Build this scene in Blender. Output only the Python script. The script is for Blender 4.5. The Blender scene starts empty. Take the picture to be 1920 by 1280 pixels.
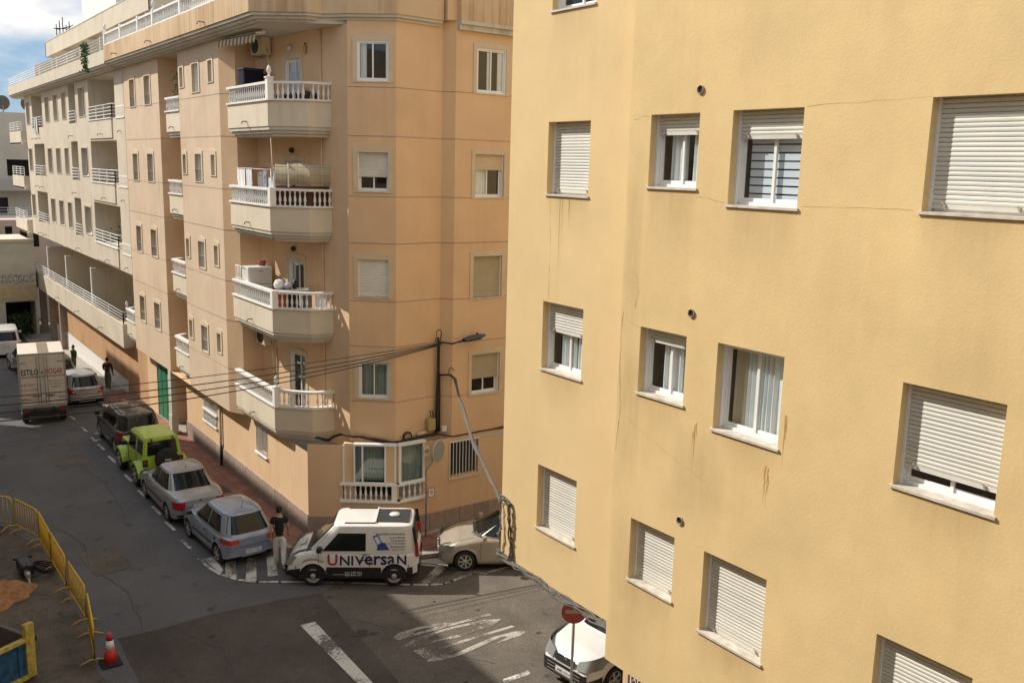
import bpy, bmesh, math, random
from math import sin, cos, pi, sqrt, radians, atan2
from mathutils import Vector, Matrix
random.seed(7)
SC = bpy.context.scene
COL = SC.collection

# ------------------------------------------------------------------ camera
CAM_H = 11.2
PITCH, ROLL, YAW = 0.184924, 0.0251903, 0.62123
def _cam():
    cd = bpy.data.cameras.new("camera")
    ob = bpy.data.objects.new("camera", cd); COL.objects.link(ob)
    f = Vector((sin(YAW)*cos(PITCH), cos(YAW)*cos(PITCH), -sin(PITCH)))
    r = Vector((cos(YAW), -sin(YAW), 0)); u = r.cross(f)
    r2 = cos(ROLL)*r + sin(ROLL)*u; u2 = -sin(ROLL)*r + cos(ROLL)*u
    m = Matrix((r2, u2, -f)).transposed().to_4x4()
    m.translation = Vector((0, 0, CAM_H)); ob.matrix_world = m
    cd.sensor_width = 36; cd.sensor_fit = 'HORIZONTAL'; cd.lens = 32.48
    cd.clip_start = 0.05; cd.clip_end = 3000
    SC.camera = ob
_cam()

# ------------------------------------------------------------------ sky, sun, exposure
SUN_EL, SUN_ROT = radians(40.5), radians(-38.5)
W = bpy.data.worlds.new("World"); SC.world = W; W.use_nodes = True
_n = W.node_tree.nodes; _l = W.node_tree.links; _n.clear()
_o = _n.new("ShaderNodeOutputWorld"); _b = _n.new("ShaderNodeBackground"); _s = _n.new("ShaderNodeTexSky")
_s.sky_type = 'NISHITA'; _s.sun_disc = False; _s.sun_elevation = SUN_EL; _s.sun_rotation = SUN_ROT
_s.dust_density = 0.5; _s.ozone_density = 1.6; _s.air_density = 1.0
_tc = _n.new("ShaderNodeTexCoord"); _mp = _n.new("ShaderNodeMapping"); _mp.inputs['Scale'].default_value = (1.0, 1.0, 2.6); _mp.inputs['Location'].default_value = (0.0, 0.2, 0.1)
_nz = _n.new("ShaderNodeTexNoise"); _nz.inputs['Scale'].default_value = 3.2; _nz.inputs['Detail'].default_value = 7; _nz.inputs['Roughness'].default_value = 0.55
_rp = _n.new("ShaderNodeValToRGB"); _rp.color_ramp.elements[0].position = 0.30; _rp.color_ramp.elements[1].position = 0.55
_rp.color_ramp.elements[0].color = (0.9, 0.9, 0.9, 1); _rp.color_ramp.elements[1].color = (0.97, 0.97, 0.97, 1)
_cr = _n.new("ShaderNodeValToRGB"); _cr.color_ramp.elements[0].position = 0.43; _cr.color_ramp.elements[1].position = 0.60
_cr.color_ramp.elements[0].color = (0.75, 1.2, 1.75, 1); _cr.color_ramp.elements[1].color = (3.6, 3.3, 3.0, 1)
_mx = _n.new("ShaderNodeMix"); _mx.data_type = 'RGBA'; _l.new(_nz.outputs[0], _cr.inputs[0]); _l.new(_cr.outputs[0], _mx.inputs[7])
_l.new(_tc.outputs['Generated'], _mp.inputs[0]); _l.new(_mp.outputs[0], _nz.inputs['Vector'])
_l.new(_nz.outputs[0], _rp.inputs[0]); _l.new(_rp.outputs[0], _mx.inputs[0])
_l.new(_s.outputs[0], _mx.inputs[6]); _l.new(_mx.outputs[2], _b.inputs[0])
_b.inputs[1].default_value = 0.15; _l.new(_b.outputs[0], _o.inputs[0])
_sd = bpy.data.lights.new("sun", 'SUN'); _sd.energy = 2.3; _sd.angle = radians(0.53); _sd.color = (1.0, 0.93, 0.82)
_so = bpy.data.objects.new("sun", _sd); COL.objects.link(_so)
SUN_TO = Vector((-0.62*cos(SUN_EL), 0.785*cos(SUN_EL), sin(SUN_EL)))
_so.rotation_euler = SUN_TO.to_track_quat('Z', 'Y').to_euler(); _so.location = (-40, 50, 60)
SC.view_settings.view_transform = 'Standard'; SC.view_settings.look = 'None'
SC.view_settings.gamma = 1; SC.view_settings.exposure = 1.2; SC.view_settings.use_curve_mapping = False

# ------------------------------------------------------------------ materials
def nt(name):
    m = bpy.data.materials.new(name); m.use_nodes = True
    n = m.node_tree.nodes; b = n.get("Principled BSDF")
    return m, n, m.node_tree.links, b
def rgb(c): return (c[0], c[1], c[2], 1)
def mat(name, c, rough=0.6, metal=0.0, mott=0.0, mscale=3.0, bump=0.0, bscale=60.0, spec=0.5, coat=0.0):
    m, n, l, b = nt(name)
    b.inputs['Base Color'].default_value = rgb(c); b.inputs['Roughness'].default_value = rough
    b.inputs['Metallic'].default_value = metal; b.inputs['Specular IOR Level'].default_value = spec
    b.inputs['Coat Weight'].default_value = coat; b.inputs['Coat Roughness'].default_value = 0.06
    tc = n.new("ShaderNodeTexCoord")
    if mott > 0:
        z = n.new("ShaderNodeTexNoise"); z.inputs['Scale'].default_value = mscale; z.inputs['Detail'].default_value = 6
        r = n.new("ShaderNodeMapRange"); r.inputs[1].default_value = 0.3; r.inputs[2].default_value = 0.7
        r.inputs[3].default_value = 1-mott; r.inputs[4].default_value = 1+mott
        x = n.new("ShaderNodeMix"); x.data_type = 'RGBA'; x.blend_type = 'MULTIPLY'; x.inputs[0].default_value = 1
        x.inputs[6].default_value = rgb(c); l.new(tc.outputs['Object'], z.inputs['Vector'])
        l.new(z.outputs[0], r.inputs[0]); l.new(r.outputs[0], x.inputs[7]); l.new(x.outputs[2], b.inputs['Base Color'])
    if bump > 0:
        z2 = n.new("ShaderNodeTexNoise"); z2.inputs['Scale'].default_value = bscale; z2.inputs['Detail'].default_value = 3
        bp = n.new("ShaderNodeBump"); bp.inputs['Strength'].default_value = bump; bp.inputs['Distance'].default_value = 0.01
        l.new(tc.outputs['Object'], z2.inputs['Vector']); l.new(z2.outputs[0], bp.inputs['Height']); l.new(bp.outputs[0], b.inputs['Normal'])
    return m
def stucco(name, c, dirt=(0.6, 0.52, 0.42), amt=0.25, lo=0.27, bump=0.25, mott=0.07, sx=5.0):
    """rendered wall: mottled colour, rain streaks that run down, fine grain"""
    m, n, l, b = nt(name); tc = n.new("ShaderNodeTexCoord")
    b.inputs['Roughness'].default_value = 0.9; b.inputs['Specular IOR Level'].default_value = 0.15
    z = n.new("ShaderNodeTexNoise"); z.inputs['Scale'].default_value = 0.8; z.inputs['Detail'].default_value = 8; z.inputs['Roughness'].default_value = 0.62
    l.new(tc.outputs['Object'], z.inputs['Vector'])
    r = n.new("ShaderNodeMapRange"); r.inputs[1].default_value = 0.3; r.inputs[2].default_value = 0.7; r.inputs[3].default_value = 1-mott; r.inputs[4].default_value = 1+mott
    l.new(z.outputs[0], r.inputs[0])
    x = n.new("ShaderNodeMix"); x.data_type = 'RGBA'; x.blend_type = 'MULTIPLY'; x.inputs[0].default_value = 1; x.inputs[6].default_value = rgb(c)
    l.new(r.outputs[0], x.inputs[7])
    mp = n.new("ShaderNodeMapping"); mp.inputs['Scale'].default_value = (sx, sx, 0.22)
    l.new(tc.outputs['Object'], mp.inputs[0])
    s = n.new("ShaderNodeTexNoise"); s.inputs['Scale'].default_value = 1.0; s.inputs['Detail'].default_value = 5; s.inputs['Roughness'].default_value = 0.6
    l.new(mp.outputs[0], s.inputs['Vector'])
    z3 = n.new("ShaderNodeTexNoise"); z3.inputs['Scale'].default_value = 0.45; l.new(tc.outputs['Object'], z3.inputs['Vector'])
    mu = n.new("ShaderNodeMath"); mu.operation = 'MULTIPLY'; l.new(s.outputs[0], mu.inputs[0]); l.new(z3.outputs[0], mu.inputs[1])
    r2 = n.new("ShaderNodeMapRange"); r2.inputs[1].default_value = lo; r2.inputs[2].default_value = lo+0.17; r2.inputs[3].default_value = 0; r2.inputs[4].default_value = amt
    l.new(mu.outputs[0], r2.inputs[0])
    y = n.new("ShaderNodeMix"); y.data_type = 'RGBA'; y.blend_type = 'MULTIPLY'; y.inputs[7].default_value = rgb(dirt)
    l.new(r2.outputs[0], y.inputs[0]); l.new(x.outputs[2], y.inputs[6]); l.new(y.outputs[2], b.inputs['Base Color'])
    z4 = n.new("ShaderNodeTexNoise"); z4.inputs['Scale'].default_value = 26; z4.inputs['Detail'].default_value = 9; z4.inputs['Roughness'].default_value = 0.7; l.new(tc.outputs['Object'], z4.inputs['Vector'])
    bp = n.new("ShaderNodeBump"); bp.inputs['Strength'].default_value = bump; bp.inputs['Distance'].default_value = 0.012
    l.new(z4.outputs[0], bp.inputs['Height']); l.new(bp.outputs[0], b.inputs['Normal'])
    return m
def asphalt(name, c, c2, big=0.35):
    m, n, l, b = nt(name); tc = n.new("ShaderNodeTexCoord"); b.inputs['Roughness'].default_value = 0.85; b.inputs['Specular IOR Level'].default_value = 0.25
    z = n.new("ShaderNodeTexNoise"); z.inputs['Scale'].default_value = big; z.inputs['Detail'].default_value = 9; z.inputs['Roughness'].default_value = 0.68
    rp = n.new("ShaderNodeValToRGB"); rp.color_ramp.elements[0].position = 0.36; rp.color_ramp.elements[1].position = 0.64
    rp.color_ramp.elements[0].color = rgb(c); rp.color_ramp.elements[1].color = rgb(c2)
    l.new(tc.outputs['Object'], z.inputs['Vector']); l.new(z.outputs[0], rp.inputs[0])
    g = n.new("ShaderNodeTexNoise"); g.inputs['Scale'].default_value = 45; g.inputs['Detail'].default_value = 3; l.new(tc.outputs['Object'], g.inputs['Vector'])
    r = n.new("ShaderNodeMapRange"); r.inputs[1].default_value = 0.3; r.inputs[2].default_value = 0.7; r.inputs[3].default_value = 0.62; r.inputs[4].default_value = 1.4; l.new(g.outputs[0], r.inputs[0])
    k = n.new("ShaderNodeTexNoise"); k.inputs['Scale'].default_value = 1.7; k.inputs['Detail'].default_value = 2; l.new(tc.outputs['Object'], k.inputs['Vector'])
    rk = n.new("ShaderNodeMapRange"); rk.inputs[1].default_value = 0.66; rk.inputs[2].default_value = 0.74; rk.inputs[3].default_value = 1; rk.inputs[4].default_value = 0.62; l.new(k.outputs[0], rk.inputs[0])
    x = n.new("ShaderNodeMix"); x.data_type = 'RGBA'; x.blend_type = 'MULTIPLY'; x.inputs[0].default_value = 1
    mm = n.new("ShaderNodeMath"); mm.operation = 'MULTIPLY'; l.new(r.outputs[0], mm.inputs[0]); l.new(rk.outputs[0], mm.inputs[1])
    l.new(rp.outputs[0], x.inputs[6]); l.new(mm.outputs[0], x.inputs[7]); l.new(x.outputs[2], b.inputs['Base Color'])
    bp = n.new("ShaderNodeBump"); bp.inputs['Strength'].default_value = 0.4; bp.inputs['Distance'].default_value = 0.01
    l.new(g.outputs[0], bp.inputs['Height']); l.new(bp.outputs[0], b.inputs['Normal'])
    return m
def worn_paint(name, c, under, thr=0.5, sc=14):
    """road paint worn through to the asphalt below"""
    m, n, l, b = nt(name); tc = n.new("ShaderNodeTexCoord"); b.inputs['Roughness'].default_value = 0.8
    z = n.new("ShaderNodeTexNoise"); z.inputs['Scale'].default_value = sc; z.inputs['Detail'].default_value = 6; z.inputs['Roughness'].default_value = 0.75
    z2 = n.new("ShaderNodeTexNoise"); z2.inputs['Scale'].default_value = 1.1; z2.inputs['Detail'].default_value = 3
    l.new(tc.outputs['Object'], z.inputs['Vector']); l.new(tc.outputs['Object'], z2.inputs['Vector'])
    a = n.new("ShaderNodeMath"); a.operation = 'ADD'; l.new(z.outputs[0], a.inputs[0]); l.new(z2.outputs[0], a.inputs[1])
    r = n.new("ShaderNodeMapRange"); r.inputs[1].default_value = thr*2-0.08; r.inputs[2].default_value = thr*2+0.1; l.new(a.outputs[0], r.inputs[0])
    x = n.new("ShaderNodeMix"); x.data_type = 'RGBA'; x.inputs[6].default_value = rgb(c); x.inputs[7].default_value = rgb(under)
    l.new(r.outputs[0], x.inputs[0]); l.new(x.outputs[2], b.inputs['Base Color'])
    return m
def thin_glass(name, tint=(0.9, 0.95, 0.95)):
    m, n, l, b = nt(name); n.remove(b); o = n.get("Material Output")
    t = n.new("ShaderNodeBsdfTransparent"); t.inputs[0].default_value = rgb(tint)
    g = n.new("ShaderNodeBsdfGlossy"); g.inputs['Roughness'].default_value = 0.03; g.inputs[0].default_value = (0.9, 0.9, 0.9, 1)
    f = n.new("ShaderNodeLayerWeight"); f.inputs[0].default_value = 0.5
    pw = n.new("ShaderNodeMath"); pw.operation = 'POWER'; pw.inputs[1].default_value = 4.0
    mu = n.new("ShaderNodeMath"); mu.operation = 'MULTIPLY_ADD'; mu.inputs[1].default_value = 0.85; mu.inputs[2].default_value = 0.09
    x = n.new("ShaderNodeMixShader"); l.new(f.outputs['Facing'], pw.inputs[0]); l.new(pw.outputs[0], mu.inputs[0]); l.new(mu.outputs[0], x.inputs[0]); l.new(t.outputs[0], x.inputs[1]); l.new(g.outputs[0], x.inputs[2]); l.new(x.outputs[0], o.inputs[0])
    return m
def car_paint(name, c, metal=0.0, rough=0.32):
    m = mat(name, c, rough, metal, mott=0.05, mscale=2.0, coat=0.5); return m

M = {}
M['yellow'] = stucco('yellow_stucco', (0.705, 0.53, 0.285), (0.70, 0.58, 0.44), 0.14, bump=0.3, mott=0.05, sx=3.2)
M['yellow_worn'] = stucco('weathered_yellow_stucco', (0.69, 0.515, 0.265), (0.72, 0.58, 0.44), 0.16, lo=0.25, bump=0.34, mott=0.09, sx=2.6)
M['peach'] = stucco('peach_stucco', (0.69, 0.485, 0.305), (0.70, 0.60, 0.50), 0.18, bump=0.22)
M['sunlit_peach'] = stucco('sunlit_peach_stucco', (0.615, 0.485, 0.355), (0.64, 0.55, 0.48), 0.26, bump=0.22)  # paler copy of peach: sunlight on the wings' street faces put into colour
M['shell'] = stucco('cream_stucco', (0.60, 0.535, 0.43), (0.62, 0.55, 0.46), 0.45)
M['orange'] = stucco('orange_wall', (0.50, 0.31, 0.175), (0.6, 0.5, 0.42), 0.5)
M['parapet'] = stucco('stained_parapet', (0.60, 0.45, 0.29), (0.52, 0.36, 0.22), 0.6, lo=0.2, sx=7)
M['balc'] = stucco('balcony_stucco', (0.66, 0.585, 0.46), (0.62, 0.56, 0.48), 0.3)
M['cornice'] = stucco('cornice_stone', (0.56, 0.52, 0.44), (0.5, 0.48, 0.45), 0.6)
M['trim'] = mat('window_trim', (0.60, 0.50, 0.36), 0.85, mott=0.06)
M['white'] = mat('white_paint', (0.78, 0.77, 0.74), 0.55, mott=0.05)
M['frame'] = mat('white_aluminium', (0.80, 0.80, 0.79), 0.35)
M['slat'] = mat('shutter_plastic', (0.66, 0.645, 0.585), 0.5, mott=0.07, mscale=2.5)
def vary(m, lo, hi):
    """each object wearing m differs a little in tone"""
    n, l = m.node_tree.nodes, m.node_tree.links; b = n.get("Principled BSDF"); src = b.inputs['Base Color'].links[0].from_socket
    oi = n.new("ShaderNodeObjectInfo"); r = n.new("ShaderNodeMapRange"); r.inputs[3].default_value = lo; r.inputs[4].default_value = hi; l.new(oi.outputs['Random'], r.inputs[0])
    x = n.new("ShaderNodeMix"); x.data_type = 'RGBA'; x.blend_type = 'MULTIPLY'; x.inputs[0].default_value = 1; l.new(src, x.inputs[6]); l.new(r.outputs[0], x.inputs[7]); l.new(x.outputs[2], b.inputs['Base Color'])
vary(M['slat'], 0.90, 1.04)
M['slat_tan'] = mat('tan_shutter_plastic', (0.42, 0.36, 0.25), 0.55, mott=0.06)
M['sill'] = mat('marble_sill', (0.56, 0.51, 0.44), 0.6, mott=0.2, mscale=7)
M['glass'] = thin_glass('window_glass')
M['dglass'] = mat('dark_window_glass', (0.03, 0.036, 0.04), 0.06, spec=0.8)
M['curtain'] = mat('curtain_cloth', (0.78, 0.80, 0.82), 0.9, mott=0.05)
M['curtain_green'] = mat('grey_green_curtain', (0.25, 0.31, 0.29), 0.9)
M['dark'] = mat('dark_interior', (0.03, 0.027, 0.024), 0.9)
M['blind'] = mat('striped_blind', (0.70, 0.74, 0.84), 0.8)
M['black'] = mat('black_plastic', (0.016, 0.016, 0.017), 0.5)
M['rubber'] = mat('rubber', (0.02, 0.02, 0.021), 0.85)
M['cable'] = mat('cable_sheath', (0.03, 0.026, 0.023), 0.7)
M['cable_grey'] = mat('grey_cable_sheath', (0.11, 0.10, 0.088), 0.7, mott=0.3, mscale=20)
M['galv'] = mat('galvanised_steel', (0.42, 0.42, 0.40), 0.45, 0.6)
M['plinth'] = mat('plinth_stone', (0.34, 0.26, 0.21), 0.7, mott=0.15, mscale=4)
M['green_door'] = mat('green_door_paint', (0.02, 0.17, 0.09), 0.5, mott=0.05)
M['stain'] = mat('rust_stain', (0.50, 0.29, 0.10), 0.9, mott=0.25, mscale=12)
M['asphalt'] = asphalt('asphalt_grey', (0.098, 0.098, 0.102), (0.132, 0.132, 0.136))
M['asphalt_br_shade'] = asphalt('asphalt_brown_shade', (0.062, 0.053, 0.047), (0.105, 0.09, 0.076))  # brown asphalt, darkened so the street's shade is put into its colour
M['dirt'] = asphalt('dirty_asphalt', (0.06, 0.053, 0.045), (0.15, 0.12, 0.09), 0.8)
M['earth'] = mat('dry_earth', (0.30, 0.24, 0.17), 0.95, mott=0.2)
M['tile'] = mat('red_pavement_tile', (0.27, 0.115, 0.075), 0.8, mott=0.22, mscale=2.4)
M['kerb'] = mat('kerb_concrete', (0.30, 0.27, 0.23), 0.85, mott=0.15)
M['paint'] = worn_paint('worn_road_paint', (0.62, 0.60, 0.55), (0.10, 0.09, 0.078), 0.52)
M['paint2'] = worn_paint('old_road_paint', (0.42, 0.39, 0.34), (0.12, 0.10, 0.085), 0.49, 18)
M['yellowp'] = mat('yellow_enamel', (0.72, 0.45, 0.03), 0.5, mott=0.15, mscale=8)
M['chrome'] = mat('chrome', (0.7, 0.7, 0.7), 0.15, 1.0)
M['alloy'] = mat('alloy_wheel', (0.52, 0.52, 0.52), 0.4, 0.25)
M['carglass'] = mat('tinted_car_glass', (0.010, 0.014, 0.014), 0.06, spec=0.38)
M['red_lamp'] = mat('red_lamp_plastic', (0.35, 0.015, 0.015), 0.2)
M['clear_lamp'] = mat('clear_lamp_plastic', (0.24, 0.25, 0.25), 0.16, spec=.6)
M['plate'] = mat('plate_white', (0.7, 0.7, 0.7), 0.5)
M['ink'] = mat('black_print', (0.02, 0.02, 0.025), 0.6)
M['leaf'] = mat('leaf_green', (0.06, 0.12, 0.035), 0.7, mott=0.35, mscale=6)

vary(M['plinth'], 0.85, 1.12); vary(M['kerb'], 0.9, 1.1)

# ------------------------------------------------------------------ mesh helpers
ORG = {}
class MB:
    def __init__(s): s.bm = bmesh.new()
    def quad(s, pts, mi=0):
        f = s.bm.faces.new([s.bm.verts.new(p) for p in pts]); f.material_index = mi; return f
    def box(s, x0, y0, z0, x1, y1, z1, mi=0, bev=0):
        s.obox(((x0+x1)/2, (y0+y1)/2, (z0+z1)/2), (abs(x1-x0)/2, 0, 0), (0, abs(y1-y0)/2, 0), (0, 0, abs(z1-z0)/2), mi, bev)
    def obox(s, c, u, v, w, mi=0, bev=0):
        c, u, v, w = Vector(c), Vector(u), Vector(v), Vector(w)
        if u.cross(v).dot(w) < 0: u = -u
        vs = [s.bm.verts.new(c+a*u+b*v+d*w) for a in (-1, 1) for b in (-1, 1) for d in (-1, 1)]
        fs = [s.bm.faces.new([vs[i] for i in q]) for q in ((0, 1, 3, 2), (4, 6, 7, 5), (0, 4, 5, 1), (2, 3, 7, 6), (0, 2, 6, 4), (1, 5, 7, 3))]
        for f in fs: f.material_index = mi
        if bev:
            es = list({e for f in fs for e in f.edges})
            r = bmesh.ops.bevel(s.bm, geom=es, offset=bev, segments=2, affect='EDGES', profile=0.5)
            for f in r['faces']: f.material_index = mi
    def prism(s, poly, z0, z1, mi=0):
        n = len(poly); a = [s.bm.verts.new((p[0], p[1], z0)) for p in poly]; b = [s.bm.verts.new((p[0], p[1], z1)) for p in poly]
        ar = sum(poly[i][0]*poly[(i+1) % n][1]-poly[(i+1) % n][0]*poly[i][1] for i in range(n))
        if ar < 0: a.reverse(); b.reverse()
        fs = [s.bm.faces.new(b), s.bm.faces.new(a[::-1])]
        for i in range(n): fs.append(s.bm.faces.new((a[i], a[(i+1) % n], b[(i+1) % n], b[i])))
        for f in fs: f.material_index = mi
    def extrude(s, pts, d, mi=0):
        """planar polygon pts swept along vector d"""
        d = Vector(d); a = [s.bm.verts.new(p) for p in pts]; b = [s.bm.verts.new(Vector(p)+d) for p in pts]; n = len(pts)
        fs = [s.bm.faces.new(b), s.bm.faces.new(a[::-1])]
        for i in range(n): fs.append(s.bm.faces.new((a[i], a[(i+1) % n], b[(i+1) % n], b[i])))
        for f in fs: f.material_index = mi
    def tube(s, pts, r, n=6, mi=0, cap=True):
        pts = [Vector(p) for p in pts]; rings = []
        for i, p in enumerate(pts):
            t = (pts[min(i+1, len(pts)-1)]-pts[max(i-1, 0)]).normalized()
            a = t.cross(Vector((0, 0, 1)));
            if a.length < 0.05: a = t.cross(Vector((0, 1, 0)))
            a.normalize(); b = t.cross(a)
            rr = r[i] if isinstance(r, (list, tuple)) else r
            rings.append([s.bm.verts.new(p+rr*(cos(2*pi*k/n)*a+sin(2*pi*k/n)*b)) for k in range(n)])
        for i in range(len(rings)-1):
            for k in range(n):
                f = s.bm.faces.new((rings[i][k], rings[i+1][k], rings[i+1][(k+1) % n], rings[i][(k+1) % n])); f.material_index = mi; f.smooth = True
        if cap:
            for q in (rings[0], rings[-1][::-1]):
                f = s.bm.faces.new(q); f.material_index = mi
    def lathe(s, prof, n=12, c=(0, 0, 0), ax='Z', mi=0, smooth=True, cap=True):
        c = Vector(c); rings = []
        for r, z in prof:
            ring = []
            for k in range(n):
                a = 2*pi*k/n
                if ax == 'Z': p = Vector((r*cos(a), r*sin(a), z))
                elif ax == 'Y': p = Vector((r*cos(a), z, -r*sin(a)))
                else: p = Vector((z, r*cos(a), r*sin(a)))
                ring.append(s.bm.verts.new(c+p))
            rings.append(ring)
        for i in range(len(rings)-1):
            for k in range(n):
                f = s.bm.faces.new((rings[i][k], rings[i][(k+1) % n], rings[i+1][(k+1) % n], rings[i+1][k])); f.material_index = mi; f.smooth = smooth
        for q, rr in ((rings[0][::-1], prof[0][0]), (rings[-1], prof[-1][0])):
            if cap and rr > 1e-4:
                f = s.bm.faces.new(q); f.material_index = mi
    def grid(s, fn, nu, nv, mi=0, smooth=True, flip=False):
        vs = [[s.bm.verts.new(fn(i/nu, j/nv)) for j in range(nv+1)] for i in range(nu+1)]
        for i in range(nu):
            for j in range(nv):
                q = [vs[i][j], vs[i+1][j], vs[i+1][j+1], vs[i][j+1]]
                f = s.bm.faces.new(q[::-1] if flip else q); f.material_index = mi; f.smooth = smooth
    def build(s, name, m, parent=None, smooth=False, weld=False, recalc=False):
        if weld: bmesh.ops.remove_doubles(s.bm, verts=s.bm.verts, dist=1e-4)
        if recalc: bmesh.ops.recalc_face_normals(s.bm, faces=s.bm.faces)
        off = ORG.get(parent.name if parent else None, Vector((0, 0, 0)))
        if off.length > 0: bmesh.ops.translate(s.bm, verts=s.bm.verts, vec=-off)
        me = bpy.data.meshes.new(name); s.bm.to_mesh(me); s.bm.free()
        if smooth:
            me.polygons.foreach_set('use_smooth', [True]*len(me.polygons))
        for q in (m if isinstance(m, (list, tuple)) else [m]): me.materials.append(q)
        o = bpy.data.objects.new(name, me); COL.objects.link(o)
        if parent: o.parent = parent; ORG[o.name] = off
        return o
def thing(name, label, cat, loc=(0, 0, 0), rz=0.0, group=None, local=False):
    o = bpy.data.objects.new(name, None); COL.objects.link(o); o.location = loc; o.rotation_euler = (0, 0, rz); o.empty_display_size = 0.3
    o['label'] = label; o['category'] = cat
    if group: o['group'] = group
    ORG[o.name] = Vector((0, 0, 0)) if local else Vector(loc)
    return o
def tag(o, label, cat, group=None):
    o['label'] = label; o['category'] = cat
    if group: o['group'] = group
    return o
def struct(o): o['kind'] = 'structure'; return o
def stuff(o): o['kind'] = 'stuff'; return o
def rebase(o, c):
    """move a one-mesh thing's origin to c without moving the mesh"""
    c = Vector(c); o.data.transform(Matrix.Translation(-c)); o.location = c; return o
def inst(me, name, parent, mtx):
    """another object sharing a mesh; mtx is in world metres for static things, local for moving ones"""
    o = bpy.data.objects.new(name, me); COL.objects.link(o); o.parent = parent
    off = ORG.get(parent.name, Vector((0, 0, 0))); ORG[o.name] = off
    m = mtx.copy(); m.translation = m.translation-off; o.matrix_local = m
    return o
def mesh_only(mb, name, mats, smooth=False):
    o = mb.build(name, mats, None, smooth); me = o.data; bpy.data.objects.remove(o); return me

# text: built-in font turned into flat meshes, cached
TXT = {}
BOLD = {'U', 'NI', 'V', 'ersa', 'N', 'ESTILO', 'HOGAR', 'Jeep'}
def text_mesh(body):
    if body in TXT: return TXT[body]
    cu = bpy.data.curves.new('lettering', 'FONT'); cu.body = body; cu.size = 1; cu.resolution_u = 2; cu.offset = 0.03 if body == 'STOP' else (0.022 if body in BOLD else 0.008)
    ob = bpy.data.objects.new('lettering', cu); COL.objects.link(ob)
    dg = bpy.context.evaluated_depsgraph_get(); me = bpy.data.meshes.new_from_object(ob.evaluated_get(dg))
    bpy.data.objects.remove(ob); bpy.data.curves.remove(cu)
    xs = [v.co.x for v in me.vertices]; ys = [v.co.y for v in me.vertices]
    TXT[body] = ([(v.co.x, v.co.y) for v in me.vertices], [tuple(p.vertices) for p in me.polygons], (min(xs), max(xs), min(ys), max(ys)))
    bpy.data.meshes.remove(me); return TXT[body]
ALLTEXT = ["ESTILO", "HOGAR", "MUEBLES", "COLCHONES", "COMEDORES", "DORMITORIOS", "VENTA DIRECTA", "A DOMICILIO", "CALIDAD", "96 571 42 11", "96 571 40 12", "&",
    "Jeep", "U", "NI", "V", "ersa", "N", "UNIVERSAN.ES", "Seguridad alimentaria", "Control Biocida", "Tratamientos", "Control de plagas", "Desinfección", "Agua y aire", "666 548 062", "966 840 977", "STOP", "1031 FJK", "5174 DYT", "A 4512 EF", "8806 DTX", "2480 GTH", "6073 BKL"]
for _t in ALLTEXT: text_mesh(_t)
def lettering(mb, body, fn, w, h, mi=0):
    """body fitted to a w x h rectangle; fn(u,v) maps metres from the lower left corner to a point"""
    vs, fs, (x0, x1, y0, y1) = text_mesh(body)
    bv = [mb.bm.verts.new(fn((x-x0)/(x1-x0)*w, (y-y0)/(y1-y0)*h)) for x, y in vs]
    for f in fs:
        try:
            q = mb.bm.faces.new([bv[i] for i in f]); q.material_index = mi
        except ValueError: pass
def text_obj(body, name, m, parent, o, ux, uy, w, h):
    o, ux, uy = Vector(o), Vector(ux).normalized(), Vector(uy).normalized()
    mb = MB(); lettering(mb, body, lambda a, b: o+ux*a+uy*b, w, h); return mb.build(name, m, parent)

# ------------------------------------------------------------------ walls
class Fr:
    """wall frame: p0 -> p1 with the outside on the right hand; u along, t outward"""
    def __init__(s, p0, p1):
        s.p0 = Vector((p0[0], p0[1], 0)); d = Vector((p1[0]-p0[0], p1[1]-p0[1], 0)); s.L = d.length; s.d = d/s.L
        s.n = Vector((s.d.y, -s.d.x, 0))
    def P(s, u, z, t=0.0): return s.p0+s.d*u+s.n*t+Vector((0, 0, z))
    def box(s, mb, u0, u1, z0, z1, t0, t1, mi=0, bev=0):
        mb.obox(s.P((u0+u1)/2, (z0+z1)/2, (t0+t1)/2), s.d*abs(u1-u0)/2, s.n*abs(t1-t0)/2, Vector((0, 0, abs(z1-z0)/2)), mi, bev)
    def M(s, u, z, t=0.0):
        m = Matrix((s.d, s.n, Vector((0, 0, 1)))).transposed().to_4x4(); m.translation = s.P(u, z, t); return m
def wall(mb, fr, z0, z1, ops=(), depth=0.2, mi=0, rmi=None, u0=0.0, u1=None, back=None):
    """wall sheet with real openings (ua,ub,za,zb) and their reveals"""
    u1 = fr.L if u1 is None else u1; rmi = mi if rmi is None else rmi
    us = sorted({u0, u1, *[x for o in ops for x in o[:2]]}); zs = sorted({z0, z1, *[x for o in ops for x in o[2:4]]})
    for i in range(len(us)-1):
        for j in range(len(zs)-1):
            cu, cz = (us[i]+us[i+1])/2, (zs[j]+zs[j+1])/2
            if any(o[0] < cu < o[1] and o[2] < cz < o[3] for o in ops): continue
            mb.quad([fr.P(us[i], zs[j]), fr.P(us[i+1], zs[j]), fr.P(us[i+1], zs[j+1]), fr.P(us[i], zs[j+1])], mi)
    for o in ops:
        a, b, c, d = o[:4]; dp = o[4] if len(o) > 4 else depth
        P = fr.P
        mb.quad([P(a, c), P(a, d), P(a, d, -dp), P(a, c, -dp)][::-1], rmi); mb.quad([P(b, c), P(b, d), P(b, d, -dp), P(b, c, -dp)], rmi)
        mb.quad([P(a, d), P(b, d), P(b, d, -dp), P(a, d, -dp)][::-1], rmi); mb.quad([P(a, c), P(b, c), P(b, c, -dp), P(a, c, -dp)], rmi)
        if back is not None: mb.quad([P(a, c, -dp), P(b, c, -dp), P(b, d, -dp), P(a, d, -dp)], back)
SLAT = {}
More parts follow.
